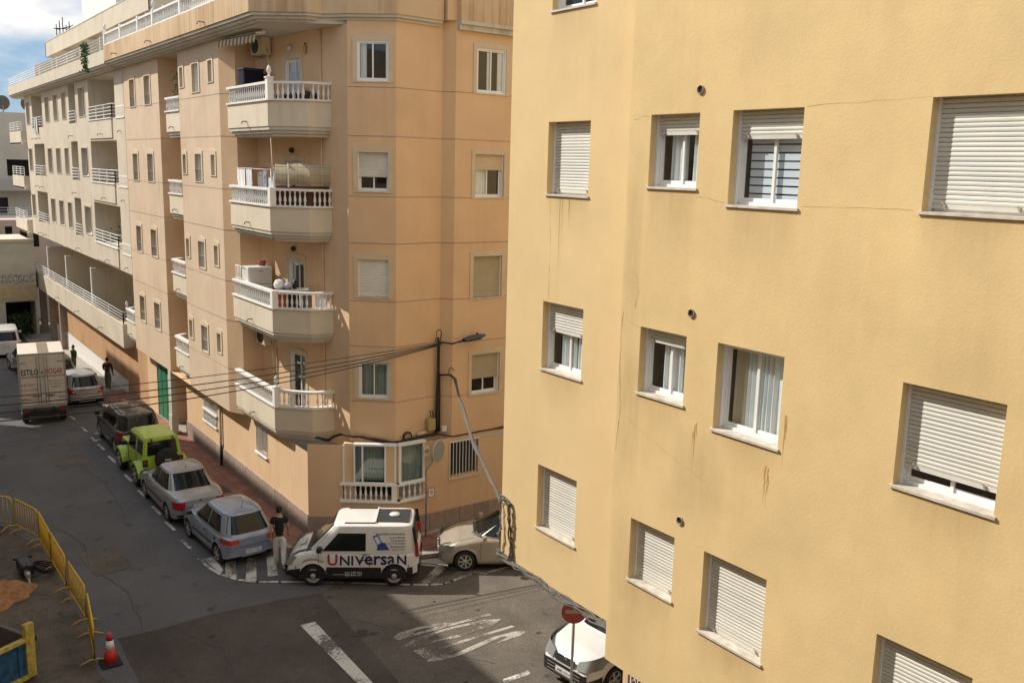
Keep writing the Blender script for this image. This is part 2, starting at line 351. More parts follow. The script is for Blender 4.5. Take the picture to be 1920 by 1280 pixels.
def slat_mesh(w, m, pitch=0.05):
    k = (round(w, 3), m.name)
    if k not in SLAT:
        mb = MB(); h = pitch
        prof = [(-0.006, 0.0), (0.003, 0.003), (0.008, h*0.35), (0.008, h*0.7), (0.002, h*0.93), (-0.006, h*0.94)]
        a = [mb.bm.verts.new((-w/2, p[0], p[1])) for p in prof]; b = [mb.bm.verts.new((w/2, p[0], p[1])) for p in prof]
        for i in range(len(prof)-1): mb.bm.faces.new((a[i], b[i], b[i+1], a[i+1]))
        mb.bm.faces.new(a[::-1]); mb.bm.faces.new(b)
        SLAT[k] = mesh_only(mb, 'slat', [m])
    return SLAT[k]
def curtain_mb(fr, u0, u1, z0, z1, t, folds=9, amp=0.025, skew=0.0):
    mb = MB()
    mb.grid(lambda a, b: fr.P(u0+(u1-u0)*a, z0+(z1-z0)*b, t+amp*sin(a*folds*2*pi+1.3*sin(a*7))*(1.1-0.4*b)+0.01*sin(a*31)), folds*8, 2)
    return mb
def window(bld, fr, u0, u1, z0, z1, depth=0.2, cover=0.0, slats='own', sill=True, trim=False, curtain=None, glass=None, frame=None, slatm=None, stop=True, pitch=0.05, sash=2, lining=True):
    """one window part with its frame, panes, shutter slats, sill, curtain as sub-parts"""
    frame = frame or M['frame']; slatm = slatm or M['slat']; glass = glass or M['glass']
    t = -depth; e = 0.045; mb = MB()
    B = fr.box
    B(mb, u0, u0+e, z0, z1, t-0.05, t+0.02); B(mb, u1-e, u1, z0, z1, t-0.05, t+0.02)
    B(mb, u0+e, u1-e, z1-e, z1, t-0.05, t+0.02); B(mb, u0+e, u1-e, z0, z0+e, t-0.05, t+0.03)
    if slats: # shutter guides
        B(mb, u0, u0+0.03, z0, z1, t+0.02, t+0.085); B(mb, u1-0.03, u1, z0, z1, t+0.02, t+0.085)
    w = mb.build('window', frame, bld)
    ia, ib, za, zb = u0+e, u1-e, z0+e, z1-e; sw = (ib-ia)/sash; s = 0.04
    for k in range(sash):
        a = ia+k*sw-(0.02 if k else 0); b = ia+(k+1)*sw+(0.02 if k < sash-1 else 0); tt = t-0.005-0.022*(k % 2)
        mb = MB()
        B(mb, a, a+s, za, zb, tt-0.016, tt); B(mb, b-s, b, za, zb, tt-0.016, tt); B(mb, a+s, b-s, zb-s, zb, tt-0.016, tt); B(mb, a+s, b-s, za, za+s*1.3, tt-0.016, tt)
        mb.build('sash', frame, w)
        mb = MB(); mb.quad([fr.P(a+s, za+s, tt-0.008), fr.P(b-s, za+s, tt-0.008), fr.P(b-s, zb-s, tt-0.008), fr.P(a+s, zb-s, tt-0.008)]); mb.build('pane', glass, w)
    if lining and glass is M['glass']:
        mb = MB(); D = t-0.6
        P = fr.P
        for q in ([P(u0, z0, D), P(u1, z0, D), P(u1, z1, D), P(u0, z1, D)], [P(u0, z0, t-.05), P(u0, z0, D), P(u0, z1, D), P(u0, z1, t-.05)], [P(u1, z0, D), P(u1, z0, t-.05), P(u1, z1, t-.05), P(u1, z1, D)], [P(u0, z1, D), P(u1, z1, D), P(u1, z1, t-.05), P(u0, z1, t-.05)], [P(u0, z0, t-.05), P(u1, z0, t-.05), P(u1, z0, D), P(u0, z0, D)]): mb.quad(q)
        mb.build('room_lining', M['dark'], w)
    if curtain:
        for c in curtain:
            curtain_mb(fr, u0+(u1-u0)*c[0], u0+(u1-u0)*c[1], z0+0.03, z1-0.03, t-0.065-0.02*c[3], c[4] if len(c) > 4 else 6).build('curtain', c[2], w, smooth=True)
    if cover > 0:
        n = int(round((z1-z0)*cover/pitch)); zt = z1
        zbot = max(z0+0.012, z1-(z1-z0)*cover)
        if slats == 'own':
            me = slat_mesh(u1-u0-0.05, slatm, pitch)
            for k in range(n):
                zz = zbot+0.05+k*pitch
                if zz+pitch*0.5 > z1: break
                inst(me, 'slat', w, fr.M((u0+u1)/2, zz, t+0.05))
            mb = MB(); B(mb, u0+0.025, u1-0.025, zbot, zbot+0.05, t+0.042, t+0.06); mb.build('bottom_bar', slatm, w)
            if stop:
                for q in (0.16, 0.84):
                    mb = MB(); uu = u0+(u1-u0)*q; B(mb, uu-0.012, uu+0.012, zbot+0.015, zbot+0.05, t+0.06, t+0.085); mb.tube([fr.P(uu, zbot+0.045, t+0.075), fr.P(uu-0.04, zbot+0.065, t+0.08)], 0.008, 5); mb.build('stopper', M['kerb'], w)
        else:
            mb = MB(); n = max(3, n)
            def f(a, b):
                k = b*n*4; i = int(k) % 4; tt = (0.0, 0.012, 0.012, 0.004)[i]
                return fr.P(u0+0.02+(u1-u0-0.04)*a, zbot+(z1-zbot)*b, t+0.045+tt)
            mb.grid(f, 1, n*4, smooth=False); mb.build('roller_shutter', slatm, w)
    if sill:
        mb = MB(); B(mb, u0-0.03, u1+0.03, z0-0.028, z0+0.004, -depth+0.02, 0.03); mb.build('sill', M['sill'], w)
    if trim:
        surround(fr, u0, u1, z0, z1).build('surround', M['trim'], w)
    return w
def surround(fr, u0, u1, z0, z1, b=0.12, t=0.025, peak=0.07):
    mb = MB(); B = fr.box
    B(mb, u0-b, u0, z0-0.03, z1, 0, t); B(mb, u1, u1+b, z0-0.03, z1, 0, t)
    pts = [fr.P(u0-b, z1, 0), fr.P(u1+b, z1, 0), fr.P(u1+b, z1+b, 0), fr.P((u0+u1)/2, z1+b+peak, 0), fr.P(u0-b, z1+b, 0)]
    mb.extrude(pts, fr.n*t); return mb
# ------------------------------------------------------------------ ground
def gh(y):
    """height of the road: level near the crossing, falling away up the street"""
    return 0.0 if y < 38 else (-0.9*(y-38)/28 if y < 66 else -0.9)
YS = [-60, 0, 10, 20, 30, 38, 42, 46, 50, 54, 58, 62, 66, 90, 140, 400]
def strip(x0, x1, y0, y1, dz, name, m, parent=None):
    mb = MB(); ys = [y0]+[y for y in YS if y0 < y < y1]+[y1]
    for a, b in zip(ys[:-1], ys[1:]): mb.quad([(x0, a, gh(a)+dz), (x1, a, gh(a)+dz), (x1, b, gh(b)+dz), (x0, b, gh(b)+dz)])
    return mb.build(name, m, parent)
struct(strip(-800, 900, -60, 900 if False else 400, -0.02, 'ground', M['earth']))
struct(strip(-0.5, 10.6, -50, 90, 0.0, 'road', M['asphalt']))
mb = MB()  # brown side street, its shade deepened in colour, with cut line against main road
cut = [(4.2, -40), (4.2, 17), (4.3, 21.8), (5.3, 21.75), (6.6, 21.82), (8.2, 21.67), (9.35, 21.45), (10.6, 22.2), (14, 23.6), (60, 23.6), (60, 13.0), (10.8, 13.0), (10.6, -40)]
mb.quad([(x, y, 0.004) for x, y in cut]); struct(mb.build('side_street', M['asphalt_br_shade']))
mb = MB(); mb.quad([(x, y, 0.008) for x, y in ((9.32, 21.48), (9.6, 21.5), (10.9, 20.6), (60, 20.2), (60, 13.0), (11.2, 13.0), (9.2, 14.5), (8.99, 16.5), (9.13, 18.6))])
M['asphalt_mid'] = asphalt('asphalt_mid', (0.098, 0.085, 0.072), (0.155, 0.135, 0.112), 0.5); struct(mb.build('road_patch', M['asphalt_mid']))
mb = MB(); pts = [(-0.4, 33), (1.5, 32.6), (3.0, 30.9), (3.7, 28.4), (3.75, 25), (3.8, 22.5), (3.6, 20.4), (4.1, 18.6), (3.9, 15), (-0.4, 15)]
mb.quad([(x, y, 0.006) for x, y in pts]); struct(mb.build('work_site_ground', M['dirt']))
# pavement of the left block: red tiles laid one by one near the corner
kerb_line = [(8.9, 70), (8.9, 25.7), (9.35, 24.75), (10.75, 23.75), (12.55, 22.05), (13.4, 21.8), (24, 21.8)]
inner = [(24, 23.5), (12.7, 23.5), (10.5, 25.05), (10.5, 70)]
mb = MB(); ys = [70, 66, 62, 58, 54, 50, 46, 42, 38]
for a, b in zip(ys[:-1], ys[1:]): mb.quad([(8.9, a, gh(a)+.11), (8.9, b, gh(b)+.11), (14.5, b, gh(b)+.11), (14.5, a, gh(a)+.11)])
mb.quad([(x, y, 0.11) for x, y in [(8.9, 38)]+kerb_line[1:]+inner[:-1]+[(10.5, 36.5), (14.5, 36.5), (14.5, 38)]])
pave = struct(mb.build('pavement', M['kerb']))
tm = []
for cc in ((0.27, 0.115, 0.075), (0.23, 0.10, 0.068), (0.31, 0.14, 0.095), (0.25, 0.125, 0.09)):
    mb = MB(); mb.box(-.169, -.169, -.012, .169, .169, .006, 0); tm.append(mesh_only(mb, 'tile', [mat('pavement_tile', cc, 0.8, mott=0.18, mscale=6)]))
def inpoly(x, y, P):
    r = False; n = len(P)
    for i in range(n):
        (x1, y1), (x2, y2) = P[i], P[(i+1) % n]
        if (y1 > y) != (y2 > y) and x < (x2-x1)*(y-y1)/(y2-y1)+x1: r = not r
    return r
PV = [(9.0, 52), (9.0, 25.75), (9.40, 24.85), (10.8, 23.85), (12.6, 22.15), (13.4, 21.9), (16.5, 21.9), (16.5, 23.5), (12.7, 23.5), (10.52, 25.05), (10.52, 52)]
cand = []
for i in range(36):
    for j in range(76):
        x, y = 9.235+i*0.35, 21.6+j*0.35
        if all(inpoly(x+a, y+b, PV) for a in (-.15, .15) for b in (-.15, .15)): cand.append((x, y))
cand.sort(key=lambda p: p[0]**2+p[1]**2)
far = MB()
for k, (x, y) in enumerate(cand):
    if k < 290: inst(random.choice(tm), 'tile', pave, Matrix.Translation((x, y, gh(y)+.118)))
    else: far.box(x-.169, y-.169, gh(y)+.106, x+.169, y+.169, gh(y)+.124)
o = stuff(far.build('paving', M['tile'], pave))
km = {}
def kerb_run(a, b, z):
    d = Vector((b[0]-a[0], b[1]-a[1], 0)); L = d.length; d.normalize(); n = max(1, round(L/1.0)); w = L/n
    for i in range(n):
        c = Vector((a[0], a[1], 0))+d*(w*(i+.5)); key = round(w, 2)
        if key not in km:
            mb = MB(); mb.box(-w/2+.006, -.07, -.14, w/2-.006, .07, 0.0, 0, 0.012); km[key] = mesh_only(mb, 'kerb_stone', [M['kerb']])
        m = Matrix.Rotation(atan2(d.y, d.x), 4, 'Z'); m.translation = (c.x, c.y, z+gh(c.y)); inst(km[key], 'kerb_stone', pave, m)
for a, b in zip(kerb_line[:-1], kerb_line[1:]): kerb_run(a, b, 0.128)
# pavement of the right block
mb = MB(); mb.prism([(8.9, -40), (8.9, 12.2), (9.6, 13.3), (10.6, 13.85), (40, 13.85), (40, 10.7), (10.2, 10.7), (10.2, -40)], 0.0, 0.12); struct(mb.build('pavement', M['kerb']))
# man-hole cover near the jeep
mb = MB(); mb.box(9.1, 29.9, .122, 9.8, 30.6, .134); o = mb.build('drain_cover', M['black']); rebase(o, (9.45, 30.25, .12)); tag(o, 'dark square drain cover set in the red pavement by the drainpipe', 'drain cover')

# ------------------------------------------------------------------ road markings
def flat(name, polys, m, z=0.012, label=None):
    mb = MB()
    for p in polys: mb.quad([(x, y, gh(y)+z) for x, y in p])
    o = mb.build(name, m); return struct(o)
def ribbon(pts, w):
    out = []
    for a, b in zip(pts[:-1], pts[1:]):
        d = Vector((b[0]-a[0], b[1]-a[1])); d.normalize(); n = Vector((-d.y, d.x))*w/2; e = d*w*.3
        out.append([(a[0]-n.x-e.x, a[1]-n.y-e.y), (b[0]-n.x+e.x, b[1]-n.y+e.y), (b[0]+n.x+e.x, b[1]+n.y+e.y), (a[0]+n.x-e.x, a[1]+n.y-e.y)])
    return out
flat('crosswalk', [[(7.36, 25.22), (7.7, 25.2), (7.62, 24.2), (7.5, 24.05)], [(7.84, 24.67), (8.11, 24.61), (7.77, 23.5), (7.54, 23.75)], [(8.43, 24.6), (8.68, 24.55), (8.15, 23.03), (7.9, 23.19)],
    [(8.94, 24.4), (9.18, 24.34), (8.76, 23.05), (8.51, 23.15)], [(9.52, 24.1), (9.78, 24.0), (9.3, 22.6), (9.04, 22.75)]], M['paint'])
for pts, w in (([(7.28, 25.32), (7.33, 24.6), (7.48, 23.93), (7.74, 23.4), (8.15, 22.98), (8.66, 22.66), (9.92, 21.83), (11.58, 20.6), (12.0, 20.33), (12.36, 20.18), (12.6, 20.2), (13.32, 20.32)], .1), ([(12.4, 21.65), (12.96, 21.09), (13.69, 20.08)], .1), ([(13.75, 20.15), (14.6, 20.12), (15.6, 20.08)], .08)):
    flat('lane_line', ribbon(pts, w), M['paint'], 0.013)
flat('hatching', [[(11.82, 20.55), (12.02, 20.4), (13.1, 21.12), (12.9, 21.35)], [(12.33, 20.22), (12.6, 20.24), (13.42, 20.62), (13.3, 20.8)], [(11.1, 21.05), (11.35, 20.9), (12.5, 21.6), (12.3, 21.8)]], M['paint2'], 0.0125)
flat('bay_dashes', [[(7.26-.05, a), (7.26+.05, a), (7.3+.05, b), (7.3-.05, b)] for a, b in ((26.93, 26.15), (28.62, 27.77), (30.21, 29.33), (32.02, 31.18), (33.9, 33.1), (36.47, 35.5), (38.29, 37.36), (39.6, 38.8), (41.7, 40.6), (44, 43))]+[[(7.2, 38.95), (7.55, 38.95), (7.55, 39.07), (7.2, 39.07)]], M['paint'])
flat('stop_bar', [[(8.17, 20.1), (8.55, 20.06), (8.47, 16.0), (8.2, 16.0)]], M['paint'])
flat('lane_dash', [[(10.9, 15.2), (10.98, 15.36), (11.66, 15.34), (11.62, 15.2)]], M['paint'])
mb = MB()   # STOP, read by a driver coming out of the side street (heading -X): letters are stretched along X
for k, ch in enumerate("STOP"): pass
def stop_map(a, b): return Vector((12.45-b*1.0, 16.72+a-0.12*(1.5), 0.014))
def sm(a, b):
    u, v = a/2.0, b/2.55
    p0 = Vector((12.72, 16.72)); p1 = Vector((12.42, 18.3)); p2 = Vector((10.95, 18.72)); p3 = Vector((9.95, 16.75))
    q = (p0*(1-u)+p1*u)*(1-v)+(p3*(1-u)+Vector((9.75, 18.5))*u)*v
    return Vector((q.x, q.y, 0.014))
lettering(mb, "STOP", sm, 2.0, 2.55); struct(mb.build('stop_lettering', M['paint2']))

# ------------------------------------------------------------------ opposite blocks, behind and left of the camera; ends slanted to let sun through
def plain_block(poly, h, label, m, win):
    c = (sum(p[0] for p in poly)/len(poly), sum(p[1] for p in poly)/len(poly), 0)
    b = thing('apartment_building', label, 'building', c)
    mb = MB(); n = len(poly)
    for i in range(n):
        fr = Fr(poly[i], poly[(i+1) % n]); ops = []
        if i == win:
            u = 1.5
            while u+1.2 < fr.L-1:
                if abs(fr.P(u, 0).y-0.0) > 3.2:
                    for k in range(int(h/3.05)): ops.append((u, u+1.1, k*3.05+1.2, k*3.05+2.4))
                u += 3.0
        wall(mb, fr, 0 if i != win else -1.2, h, ops, 0.2, back=1)
    mb.quad([(x, y, h-0.4) for x, y in poly]); mb.build('wall', [m, M['dglass']], b); return b
plain_block([(-10, -34), (-1.0, -34), (-1.0, 51.0), (-10, 62.2)], 16.3, 'tall apartment block lining the street opposite the yellow block', M['shell'], 1)
plain_block([(-10, 63.8), (-1.0, 52.5), (-1.0, 59.4), (-10, 70.7)], 10.4, 'lower apartment block farther along the opposite side of the street', M['peach'], 1)
plain_block([(-10, 70.75), (-1.0, 59.45), (-1.0, 66.4), (-10, 77.7)], 17.0, 'narrow tall block added out of view opposite, to shade the far orange wall', M['shell'], 1)  # added out of view to throw shade on the far ground-floor wall
plain_block([(-10, 77.75), (-1.0, 66.45), (-1.0, 120), (-10, 120)], 10.4, 'last low block on the opposite side, towards the end of the street', M['balc'], 1)

# ------------------------------------------------------------------ right block
R = thing('apartment_building', 'big yellow rendered apartment block filling the right side, with white roller shutters', 'building', (9.45, 10.37, 0))
XA, XB = 9.84, 9.45
FA = Fr((XA, 13.95), (XA, 10.37)); FB = Fr((XB, 10.37), (XB, -6))
def ry(fr, y0, y1):   # y range -> u range
    return fr.p0.y-y0, fr.p0.y-y1
A_rows = [(13.79, 15.03), (10.78, 11.99), (7.71, 8.92), (4.72, 5.92)]
aops = [ry(FA, 12.83, 11.72)+r for r in A_rows]+[ry(FA, 12.83, 11.72)+(16.8, 18.0)]
smallz = [(10.99, 12.0), (7.94, 8.94), (4.94, 5.94)]; midz = [(10.80, 12.01), (7.745, 8.95), (4.74, 5.95)]; bigz = [(10.85, 12.05), (7.76, 8.96), (4.76, 5.92)]
sops = [ry(FB, 9.92, 8.98)+r for r in smallz]; mops = [ry(FB, 8.40, 7.29)+r for r in midz]; bops = [ry(FB, 5.66, 4.50)+r for r in bigz]
up = [ry(FB, *q)+z for q in ((9.92, 8.98), (8.4, 7.29), (5.66, 4.5)) for z in ((13.9, 15.0), (16.9, 18))]
mb = MB()
wall(mb, FB, 3.36, 19.5, sops+mops+bops+up, 0.2); mb.quad([(XB, 10.37, 3.36), (XB, -6, 3.36), (12, -6, 3.36), (12, 10.37, 3.36)]); mb.build('wall', M['yellow_worn'], R); mb = MB()
wall(mb, FA, 3.72, 19.5, aops, 0.2)
mb.quad([(XB, 10.37, 3.36), (XA, 10.37, 3.36), (XA, 10.37, 19.5), (XB, 10.37, 19.5)])
mb.quad([(XA, 13.95, 3.72), (30, 13.95, 3.72), (30, 13.95, 19.5), (XA, 13.95, 19.5)])
mb.quad([(XA, 13.95, 3.72), (XA, 10.37, 3.72), (30, 10.37, 3.72), (30, 13.95, 3.72)])
mb.build('wall', M['yellow'], R); mb = MB()
mb.quad([(XA, 13.95, 19.5), (XA, 10.37, 19.5), (XB, 10.37, 19.5), (XB, -6, 19.5), (30, -6, 19.5), (30, 13.95, 19.5)])
mb.build('wall', M['yellow'], R)
G2 = Fr((10.0, 10.5), (10.0, -6)); mb = MB()
wall(mb, G2, 0.1, 3.72, [(0.12, 1.3, 1.5, 3.0), (3.2, 4.3, 1.5, 3.0)], 0.2, back=1); wall(mb, Fr((30, 10.5), (10.0, 10.5)), 0.1, 3.72)
mb.build('ground_floor_wall', [M['peach'], M['dark']], R)
for u in (0.15, 3.2):
    mb = MB()
    for k in range(7): G2.box(mb, u+0.05+k*.165, u+.07+k*.165, 1.5, 3.05, .0, .02)
    for k in range(6):
        for zz in (1.7, 2.1, 2.5, 2.9): mb.tube([G2.P(u+.07+k*.165, zz-.1, .01), G2.P(u+.14+k*.165, zz, .01), G2.P(u+.215+k*.165, zz-.1, .01)], .008, 4)
    mb.build('window_grille', M['frame'], R)
CUR = M['curtain']
W_ = lambda fr, o, **k: window(R, fr, o[0], o[1], o[2], o[3], **k)
W_(FA, aops[0], cover=0.3); W_(FA, aops[1], cover=0.97); W_(FA, aops[2], cover=0.44, curtain=[(0.25, 0.62, CUR, 0, 4), (0.66, 0.98, CUR, 0, 4)]); W_(FA, aops[3], cover=0.99)
W_(FB, sops[0], cover=0.28, curtain=[(0.22, 0.55, CUR, 0, 4), (0.68, 0.99, CUR, 0, 4)])
W_(FB, sops[1], cover=0.22, curtain=[(0.3, 0.72, CUR, 0, 3), (0.75, 0.9, CUR, 0, 2)]); W_(FB, sops[2], cover=0.99)
w = W_(FB, mops[0], cover=0.30)
for k in range(9):
    mb = MB(); z = 10.86+k*.105; a, b = mops[0][0]+.12, mops[0][1]-.06
    FB.box(mb, a, b, z, z+.085, -.275, -.272); mb.build('blind_slat', M['blind'], w)
W_(FB, mops[1], curtain=[(0.1, 0.32, M['trim'], 1, 2), (0.32, 0.62, CUR, 0, 5), (0.62, 0.97, CUR, 0, 4)], slats='own'); W_(FB, mops[2], cover=0.99)
W_(FB, bops[0], cover=0.97); W_(FB, bops[1], cover=0.83); W_(FB, bops[2], cover=0.99)
for o in up: W_(FB, o, cover=0.8, slats='joined')
for y, z in ((8.99, 12.3), (8.91, 9.28), (8.89, 6.24)):
    mb = MB(); u = 10.37-y; c = FB.P(u, z, 0)
    mb.lathe([(0.048, 0.02), (0.060, 0.02), (0.060, -0.025), (0.050, -0.025), (0.048, 0.02)], 18, c, 'X', cap=False); v = mb.build('vent_pipe', M['plinth'], R)
    mb = MB(); mb.lathe([(0.001, -0.004), (0.050, -0.004)], 18, c, 'X', cap=False); mb.build('vent_hole', M['dark'], v)
# streaks and scars on the render: thin skins of stained mortar
def stains(nm, spec):
    mb = MB()
    for y, z0, z1, w0, jag in spec:
        u = 10.37-y; fr = FB if y < 10.37 else FA
        if y > 10.37: u = 13.95-y
        n = 9; L = []
        for i in range(n+1):
            f = i/n; L.append((u+random.uniform(-jag, jag)*.35*(1-f*.5), z1+(z0-z1)*f, w0*max(.1, (1-f)**1.4)*random.uniform(.6, 1.2)))
        for a, b in zip(L[:-1], L[1:]):
            mb.quad([fr.P(b[0]-b[2]/2, b[1], .003), fr.P(b[0]+b[2]/2, b[1], .003), fr.P(a[0]+a[2]/2, a[1], .003), fr.P(a[0]-a[2]/2, a[1], .003)])
    return mb.build(nm, M['stain'], R)
stains('rust_stain', [(7.45, 6.98, 7.48, .035, .03), (7.41, 6.9, 7.46, .02, .02), (7.39, 7.1, 7.36, .018, .03)])
stains('rust_stain', [(8.72, 6.98, 7.72, .02, .015), (8.69, 7.42, 7.76, .016, .01), (8.75, 7.3, 7.6, .014, .015)])
stains('rust_stain', [(7.2, 7.5, 8.22, .022, .012), (7.18, 7.9, 8.2, .03, .015)])
stains('rust_stain', [(12.45, 9.0, 10.72, .011, .008), (12.38, 9.6, 10.72, .008, .006), (12.2, 10.3, 10.72, .03, .03)])

def grime_mat(name, c, amax, mid=False):
    """soft run-off stain: fades out downwards and to its sides over its own extent"""
    m, n, l, b = nt(name); b.inputs['Base Color'].default_value = rgb(c); b.inputs['Roughness'].default_value = 0.95
    tc = n.new("ShaderNodeTexCoord"); sp = n.new("ShaderNodeSeparateXYZ"); l.new(tc.outputs['Generated'], sp.inputs[0])
    def mth(op, a, bb=None, cc=None):
        q = n.new("ShaderNodeMath"); q.operation = op
        for i, v in enumerate((a, bb, cc)):
            if v is None: continue
            if isinstance(v, (int, float)): q.inputs[i].default_value = v
            else: l.new(v, q.inputs[i])
        return q.outputs[0]
    fz = mth('MULTIPLY', mth('MULTIPLY', sp.outputs[2], mth('SUBTRACT', 1.0, sp.outputs[2])), 4.0) if mid else mth('POWER', sp.outputs[2], 1.6)
    fy = mth('SUBTRACT', 1.0, mth('POWER', mth('ABSOLUTE', mth('MULTIPLY_ADD', sp.outputs[1], 2.0, -1.0)), 3.0))
    mp = n.new("ShaderNodeMapping"); mp.inputs['Scale'].default_value = (9, 9, 0.9); l.new(tc.outputs['Object'], mp.inputs[0])
    z = n.new("ShaderNodeTexNoise"); z.inputs['Scale'].default_value = 1.6; z.inputs['Detail'].default_value = 6; l.new(mp.outputs[0], z.inputs['Vector'])
    a = mth('MULTIPLY', mth('MULTIPLY', fz, fy), mth('MULTIPLY', z.outputs[0], amax*2)); cl = n.new("ShaderNodeClamp"); l.new(a, cl.inputs[0])
    t = n.new("ShaderNodeBsdfTransparent"); x = n.new("ShaderNodeMixShader"); l.new(cl.outputs[0], x.inputs[0]); l.new(t.outputs[0], x.inputs[1]); l.new(b.outputs[0], x.inputs[2]); l.new(x.outputs[0], n.get("Material Output").inputs[0])
    return m
GR = grime_mat('run_off_grime', (0.36, 0.24, 0.11), 0.13)
for fr, ops in ((FA, aops[:4]), (FB, sops+mops+bops)):
    for o in ops:
        h = random.uniform(.5, 1.1); mb = MB(); n_ = 4
        a, b2 = o[0]-.06, o[1]+.06
        mb.quad([fr.P(a, o[2]-.03-h, .002), fr.P(b2, o[2]-.03-h, .002), fr.P(b2, o[2]-.03, .002), fr.P(a, o[2]-.03, .002)]); mb.build('grime_stain', GR, R)
GR2 = grime_mat('damp_grime', (0.42, 0.31, 0.18), 0.12, True)
for u0, u1, z0, z1 in ((0.02, .55, 6.4, 8.8), (0.02, .4, 8.7, 11.6), (.02, .8, 3.4, 6.2), (1.2, 2.3, 6.2, 7.7)):
    mb = MB(); mb.quad([FB.P(u0, z0, .0025), FB.P(u1, z0, .0025), FB.P(u1, z1, .0025), FB.P(u0, z1, .0025)]); mb.build('grime_stain', GR2, R)
CRK = mat('crack_line', (0.42, 0.31, 0.16), 0.95)  # flat ribbon tone, slightly darker than the wall render
def crack(fr, pts, w=.006):
    mb = MB(); L = []
    for (a, b) in zip(pts[:-1], pts[1:]):
        for k in range(7): t = k/7; L.append((a[0]+(b[0]-a[0])*t+random.uniform(-.008, .008), a[1]+(b[1]-a[1])*t+random.uniform(-.012, .012)))
    L.append(pts[-1])
    for i in range(len(L)-1):
        (a, za), (b2, zb) = L[i], L[i+1]; d = Vector((b2-a, zb-za)).normalized(); q = Vector((-d.y, d.x))*w/2*random.uniform(.4, 1.2)
        mb.quad([fr.P(a-q.x, za-q.y, .0035), fr.P(b2-q.x, zb-q.y, .0035), fr.P(b2+q.x, zb+q.y, .0035), fr.P(a+q.x, za+q.y, .0035)])
    return mb.build('crack', CRK, R)
crack(FB, [(0.1, 11.95), (.42, 11.99)], .005); crack(FB, [(3.12, 12.02), (4.7, 12.06)], .0035); crack(FB, [(3.15, 10.84), (4.62, 10.86)], .0035); crack(FB, [(1.42, 10.9), (1.95, 10.82)], .004)
crack(FB, [(0.05, 9.1), (.03, 8.3), (.09, 7.6), (.02, 6.9)], .007); crack(FB, [(.25, 7.5), (.8, 7.28), (1.35, 7.1), (1.9, 6.95)], .004); crack(FA, [(1.22, 10.7), (1.28, 9.8), (1.26, 8.95)], .005)
crack(FB, [(.3, 9.7), (.36, 9.45), (.30, 9.2)], .006); crack(FB, [(.2, 8.98), (.5, 8.9)], .004)
# oil, patches and cracks in the asphalt
OIL = mat('oil_dark', (0.045, 0.042, 0.04), 0.6, mott=.3, mscale=12)
rd_ = random.Random(11)
def blot(x, y, r, m, z, nm):
    n_ = 16; ph = rd_.random()*6; mb = MB(); mb.quad([(x+r*(1+.3*sin(3*i*2*pi/n_+ph)+.15*sin(5*i*2*pi/n_))*cos(i*2*pi/n_), y+r*.8*(1+.3*sin(2*i*2*pi/n_+ph))*sin(i*2*pi/n_), gh(y)+z) for i in range(n_)])
    return struct(mb.build(nm, m))
for x, y, r in ((8.9, 20.75, .10), (9.4, 21.1, .08), (9.25, 18.9, .2), (9.5, 18.75, .12), (10.6, 19.3, .06), (6.2, 24.6, .09), (5.2, 28.3, .12), (4.6, 23.1, .07), (7.1, 19.6, .08), (11.6, 19.4, .05), (12.3, 18.4, .06), (12.9, 16.6, .08), (10.2, 15.7, .07), (6.5, 33.5, .12)): blot(x, y, r, OIL, .0105, 'oil_stain')
for pts in ([(4.3, 30), (4.8, 28), (4.6, 26.2), (5.1, 24.2), (4.9, 22.0)], [(6.4, 40), (6.1, 36), (6.5, 33), (6.2, 29)], [(9.3, 19.8), (10.1, 18.6), (10.4, 17.2), (11.2, 16)], [(5.6, 21.6), (6.2, 20), (6.0, 18.2), (6.6, 16)]):
    P2 = []
    for a, b2 in zip(pts[:-1], pts[1:]):
        for k in range(6): t = k/6; P2.append((a[0]+(b2[0]-a[0])*t+rd_.uniform(-.05, .05), a[1]+(b2[1]-a[1])*t))
    flat('road_crack', ribbon(P2+[pts[-1]], .022), OIL, .0103)
flat('road_patch', [[(4.6, 25.6), (5.6, 25.7), (5.55, 27.6), (4.5, 27.4)], [(5.4, 36), (6.5, 36), (6.5, 39), (5.3, 39)]], M['asphalt_mid'], .0095)
# ------------------------------------------------------------------ left corner block
Lb = thing('apartment_building', 'peach corner apartment block with white balustrade balconies above the parked cars', 'building', (10.5, 25.0, 0))
XW = 10.05; TOP = 15.02
f_w1 = Fr((XW, 43.26), (XW, 37.75)); f_w1n = Fr((XW, 37.75), (11.7, 37.75)); f_rb = Fr((11.7, 37.75), (11.7, 35.12)); f_w2f = Fr((11.7, 35.12), (XW, 35.12))
f_w2 = Fr((XW, 35.12), (XW, 30.63)); f_w2n = Fr((XW, 30.63), (10.36, 29.96)); f_w2m = Fr((10.36, 29.96), (11.034, 29.96)); f_door = Fr((10.95, 30.63), (11.69, 24.58)); f_fr = Fr((11.69, 24.58), (12.76, 23.70))
f_s1 = Fr((12.76, 23.70), (14.35, 23.85)); f_s2 = Fr((14.35, 23.85), (14.6, 23.5)); f_s3 = Fr((14.6, 23.5), (24, 23.5))
FZ = [3.03*k for k in range(4)]           # floors, lowest first
def uy(fr, ya, yb): return fr.p0.y-ya, fr.p0.y-yb
w2o = []; w1o = []
for dz in FZ:
    w2o += [uy(f_w2, 34.88, 34.5)+(4.66+dz, 5.34+dz), uy(f_w2, 33.42, 32.72)+(4.42+dz, 5.36+dz), uy(f_w2, 31.66, 31.26)+(4.66+dz, 5.34+dz)]
    w1o += [uy(f_w1, 42.15, 41.35)+(4.25+dz, 5.35+dz), uy(f_w1, 39.8, 38.95)+(4.25+dz, 5.35+dz)]
dro = [(2.55, 3.55, 2.98+dz, 5.2+dz) for dz in FZ]
